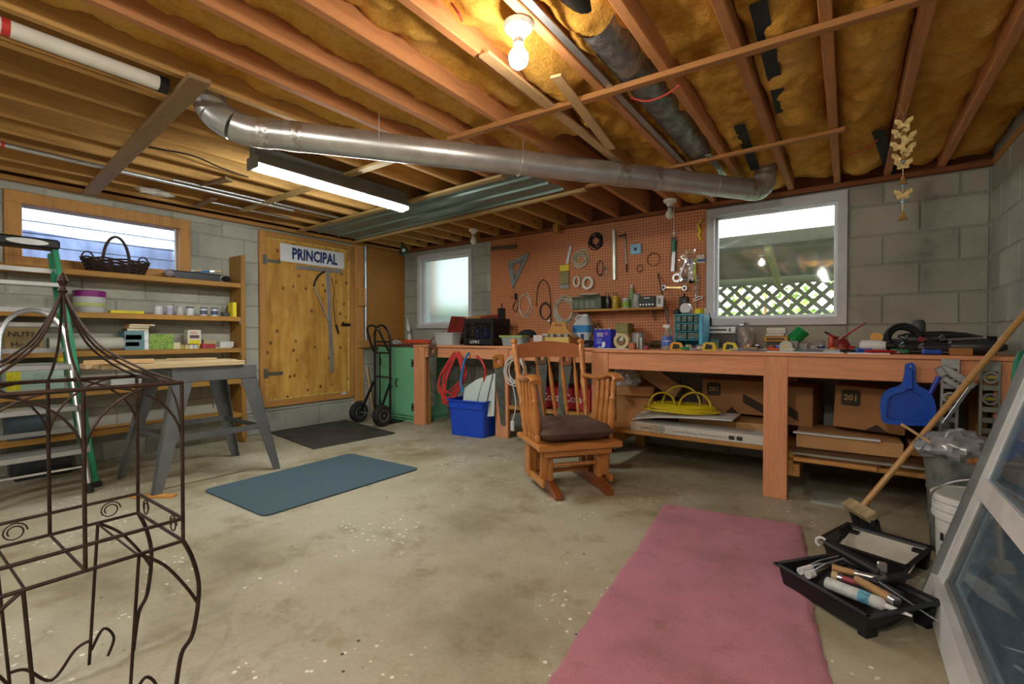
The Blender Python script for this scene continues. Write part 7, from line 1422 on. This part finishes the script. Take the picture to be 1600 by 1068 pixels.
sbar(.075, WW - .06, .44, .51, .0, .035, M_SASH, 'meeting_rail'); sbar(.075, .10, .085, .44, 0, .018, M_SASHG, 'channel'); sbar(.075, WW - .06, .085, .11, 0, .02, M_SASHG, 'channel')
M_SGL = clear('storm_glass', '#7d93a3', .04, .3, .22, tr=(.75, .85, .92))
sbar(.075, WW - .06, .085, .44, .004, .008, M_SGL, 'pane'); sbar(.075, WW - .06, .51, HH - .06, .018, .022, M_SGL, 'pane')
sw2 = thing('storm_window', 'second grey storm window leaning behind the white one', 'window', (.33, 1.9, 0)); o_ = Vector((.365, 2.30, .004)); sw_, sw = sw, sw2
sbar(0, .98, 0, .06, 0, .03, M_SASHG, 'bottom_rail'); sbar(0, .045, 0, 1.5, 0, .03, M_SASHG, 'stile'); sbar(.93, .98, 0, 1.5, 0, .03, M_SASHG, 'stile'); sbar(0, .98, 1.45, 1.5, 0, .03, M_SASHG, 'top_rail'); sbar(.045, .93, .06, 1.45, .012, .016, M_SGL, 'pane')
# ---------------------------------------------------------------- wrought iron plant stand near the camera
M_IRON = mat('rusty_iron', '#3a2a24', .55, .5, amt=.3, scale=30)
PX0, PX1, PY0, PY1 = -1.855, -1.50, .115, .527; PZ0, PZ1 = .44, .88; rr = .0048
ps = thing('plant_stand', 'tall rusty wrought iron plant stand with curved legs', 'plant stand', ((PX0 + PX1) / 2, (PY0 + PY1) / 2, 0))
def rod(nm, pts, r=rr, n=6): W(nm, MB().tube(pts, r, n), M_IRON, ps)
cor = [(PX1, PY1), (PX0, PY1), (PX0, PY0), (PX1, PY0)]; PYM = (PY0 + PY1) / 2
for z, nm in ((PZ1, 'top_frame'), (PZ0, 'tray_frame'), (PZ0 + .062, 'tray_rim')):
    for i in range(4): a, b = cor[i], cor[(i + 1) % 4]; rod(nm, [(*a, z), (*b, z)], rr * (1.25 if nm == 'top_frame' else 1))
for (x, y) in cor + [(PX1, PYM), (PX0, PYM)]: rod('upright', [(x, y, PZ0), (x, y, PZ1)])
for k in range(1, 4): y = PY0 + (PY1 - PY0) * k / 4; rod('tray_wire', [(PX0, y, PZ0), (PX1, y, PZ0)], .003)
# arched braces under the top frame and scrolls in the tray sides
for (x, y, dy) in ((PX1, PY1, -1), (PX0, PY1, -1), (PX1, PYM, 1), (PX1, PYM, -1), (PX0, PYM, 1), (PX0, PYM, -1), (PX1, PY0, 1), (PX0, PY0, 1)):
    rod('arched_brace', arc((x, y + dy * .17, PZ1 - .17), .17, 0 if dy < 0 else PI, PI / 2, 10, EY, EZ), .0032)
for (x, y, dx) in ((PX1, PY1, -1), (PX0, PY1, 1)): rod('arched_brace', arc((x + dx * .16, y, PZ1 - .16), .16, 0 if dx < 0 else PI, PI / 2, 10, EX, EZ), .0032)
def scroll(c, ux, uy, r=.026, t=1.6): return [Vector(c) + Vector(ux) * (r * (1 - .5 * i / 22) * math.cos(2 * PI * t * i / 22)) + Vector(uy) * (r * (1 - .5 * i / 22) * math.sin(2 * PI * t * i / 22)) for i in range(23)]
for (x, y) in ((PX1 - .07, PY1), (PX0 + .07, PY1)): rod('scroll', scroll((x, y, PZ0 + .031), EX, EZ), .002, 5)
for y in (PY1 - .07, PYM - .07): rod('scroll', scroll((PX0, y, PZ0 + .031), EY, EZ), .002, 5)
# pagoda crown with finial
apex = Vector(((PX0 + PX1) / 2, PYM, 1.135))
for (x, y) in cor + [(PX1, PYM), (PX0, PYM), ((PX0 + PX1) / 2, PY1), ((PX0 + PX1) / 2, PY0)]:
    c = Vector((x, y, PZ1)); rod('crown_rod', bez([c, c.lerp(apex, .36) - EZ * .05, c.lerp(apex, .70) - EZ * .075, c.lerp(apex, .90) - EZ * .045, apex], 5), .0032)
W('finial', MB().lathe([(.005, -.02), (.011, -.008), (.006, .004), (.012, .018), (.008, .03), (.002, .04)], apex, 12), M_IRON, ps)
# cabriole legs with struts
for (x, y) in cor:
    sx_ = 1 if x == PX1 else -1; sy_ = 1 if y == PY1 else -1
    rod('leg', bez([(x, y, PZ0), (x + sx_ * .004, y + sy_ * .022, PZ0 - .06), (x + sx_ * .006, y + sy_ * .036, PZ0 - .15), (x, y + sy_ * .022, PZ0 - .27), (x - sx_ * .008, y - sy_ * .004, .12), (x - sx_ * .01, y - sy_ * .02, .006)], 5), .0058, 7)
    rod('leg_brace', bez([(x, y - sy_ * .10, PZ0), (x, y - sy_ * .045, PZ0 - .05), (x, y + sy_ * .005, PZ0 - .13), (x + sx_ * .004, y + sy_ * .034, PZ0 - .19)], 5), .0045)
    rod('foot_strut', [(x, y - sy_ * .10, PZ0), (x - sx_ * .004, y - sy_ * .125, .02)], .0042); rod('foot_scroll', bez([(x - sx_ * .004, y - sy_ * .12, .06), (x, y - sy_ * .09, .11), (x, y - sy_ * .065, .07), (x, y - sy_ * .08, .02)], 5), .004)
for s, x in ((1, PX1), (-1, PX0)): rod('low_arch', bez([(x, PY1 - .12, .09), (x, PY1 - .155, .08), (x, PYM, .02), (x, PY0 + .155, .08), (x, PY0 + .12, .09)], 5), .0042)
rod('cross_stretcher', [(PX0, PYM, PZ0), (PX1, PYM, PZ0)], .004)

# ---------------------------------------------------------------- outside the large window: lattice under a low deck
LY = 5.95; la = thing('lattice_fence', 'weathered diamond lattice under the deck outside', 'lattice', (-1.2, LY, 1.0)); M_LAT = wood('green_grey_lattice', '#5d6a3c', 'x', .3, .8)
z0, z1 = .98, 1.60
for k in range(-16, 22):
    for s in (-1, 1):
        x = -1.0 + k * .155; a, b = Vector((x, LY + s * .006, z0)), Vector((x + s * (z1 - z0), LY + s * .006, z1))
        W('slat', MB().bar(a, b, .012, .042, 0), M_LAT, la, flat=True)
W('top_rail', MB().bb((-3.6, LY - .03, z1 - .02), (2.6, LY + .03, z1 + .10)), M_LAT, la)
dk = thing('deck_frame', 'low weathered wooden deck seen from below outside', 'deck', (-.6, 5.4, 1.0)); M_DECK = wood('deck_underside', '#4f5338', 'x', .35, .85)
for k in range(9):
    f = k / 9; y = 4.98 + f * .9; z = 1.93 - f * .28; W('deck_board', MB().bar((-3.2, y + .05, z), (2.2, y + .05, z), .105, .03, .003, up=Vector((0, .29, .96))), M_DECK, dk)
for x in (-2.1, -1.35, -.62, .12, .85): W('deck_joist', MB().bar((x, 4.97, 1.855), (x, 5.9, 1.585), .045, .11, .003), wood('deck_joist', '#8a8a48', 'y', .3, .85), dk)
W('edge_beam', MB().bar((-3.2, 4.96, 1.91), (2.2, 4.96, 1.91), .04, .11, .003), M_DECK, dk)
for x in (-2.3, .95): W('deck_post', MB().bb((x - .05, 5.80, 1.0), (x + .05, 5.89, 1.6), .003), M_DECK, dk)
def shrub(label, c, r, seed, col):
    t = thing('shrub', label, 'shrub', (c[0], c[1], 1.0)); rnd = random.Random(seed); mb = MB()
    for k in range(420):
        a, b = rnd.uniform(0, 2 * PI), math.acos(rnd.uniform(-.3, 1)); q_ = Vector((math.sin(b) * math.cos(a) * r, math.sin(b) * math.sin(a) * r, (.25 + .9 * math.cos(b)) * r)) * rnd.uniform(.75, 1.05); p = Vector(c) + q_; d = Vector((rnd.uniform(-1, 1), rnd.uniform(-1, 1), rnd.uniform(-.2, 1))).normalized() * .07; s2 = d.cross(Vector((rnd.uniform(-1, 1), rnd.uniform(-1, 1), rnd.uniform(-1, 1)))).normalized() * .025
        mb.add([p, p + d * .5 + s2, p + d, p + d * .5 - s2], [(0, 1, 2, 3)])
    lf_ = W('foliage', mb, mat('leaf_' + col[1:], col, .6, amt=.3, scale=9), t, flat=True); lf_['kind'] = 'stuff'
    W('stem', MB().cyl((c[0], c[1], 1.0), (c[0], c[1], c[2] + r * .5), .03, .015, 8), M_PINE_Z, t)
shrub('yellow green shrub beyond the lattice outside', (-.9, 7.1, 1.3), .55, 3, '#a9c94e'); shrub('bright green shrub beyond the lattice outside', (.4, 7.4, 1.4), .6, 4, '#9fc043'); shrub('green shrub below the frosted window outside', (-5.95, 6.3, 1.15), .33, 5, '#7fb13c'); shrub('yellowish shrub below the frosted window outside', (-5.3, 6.35, 1.15), .33, 15, '#b3bd3c')
shrub('leafy shrub outside near the frosted window edge', (-4.6, 6.4, 1.15), .33, 6, '#8fb84a')
T('brick_pier', MB().bb((-5.82, 5.4, 1.0), (-5.57, 5.65, 2.6), .01), mat('red_brick_pier', '#b0603c', .8), 'red brick pier outside the frosted window', 'pier')
T('insulation_scrap', crumple(at_z(225, 309, JB - .03) + Vector((.25, 0, 0)), .05, (.8, 2.4, .5), 5, .35), mat('white_foam', '#b9b4a8', .9, amt=.2, scale=20), 'torn white insulation scrap stuck at the sill over the window', 'insulation', ang=2)
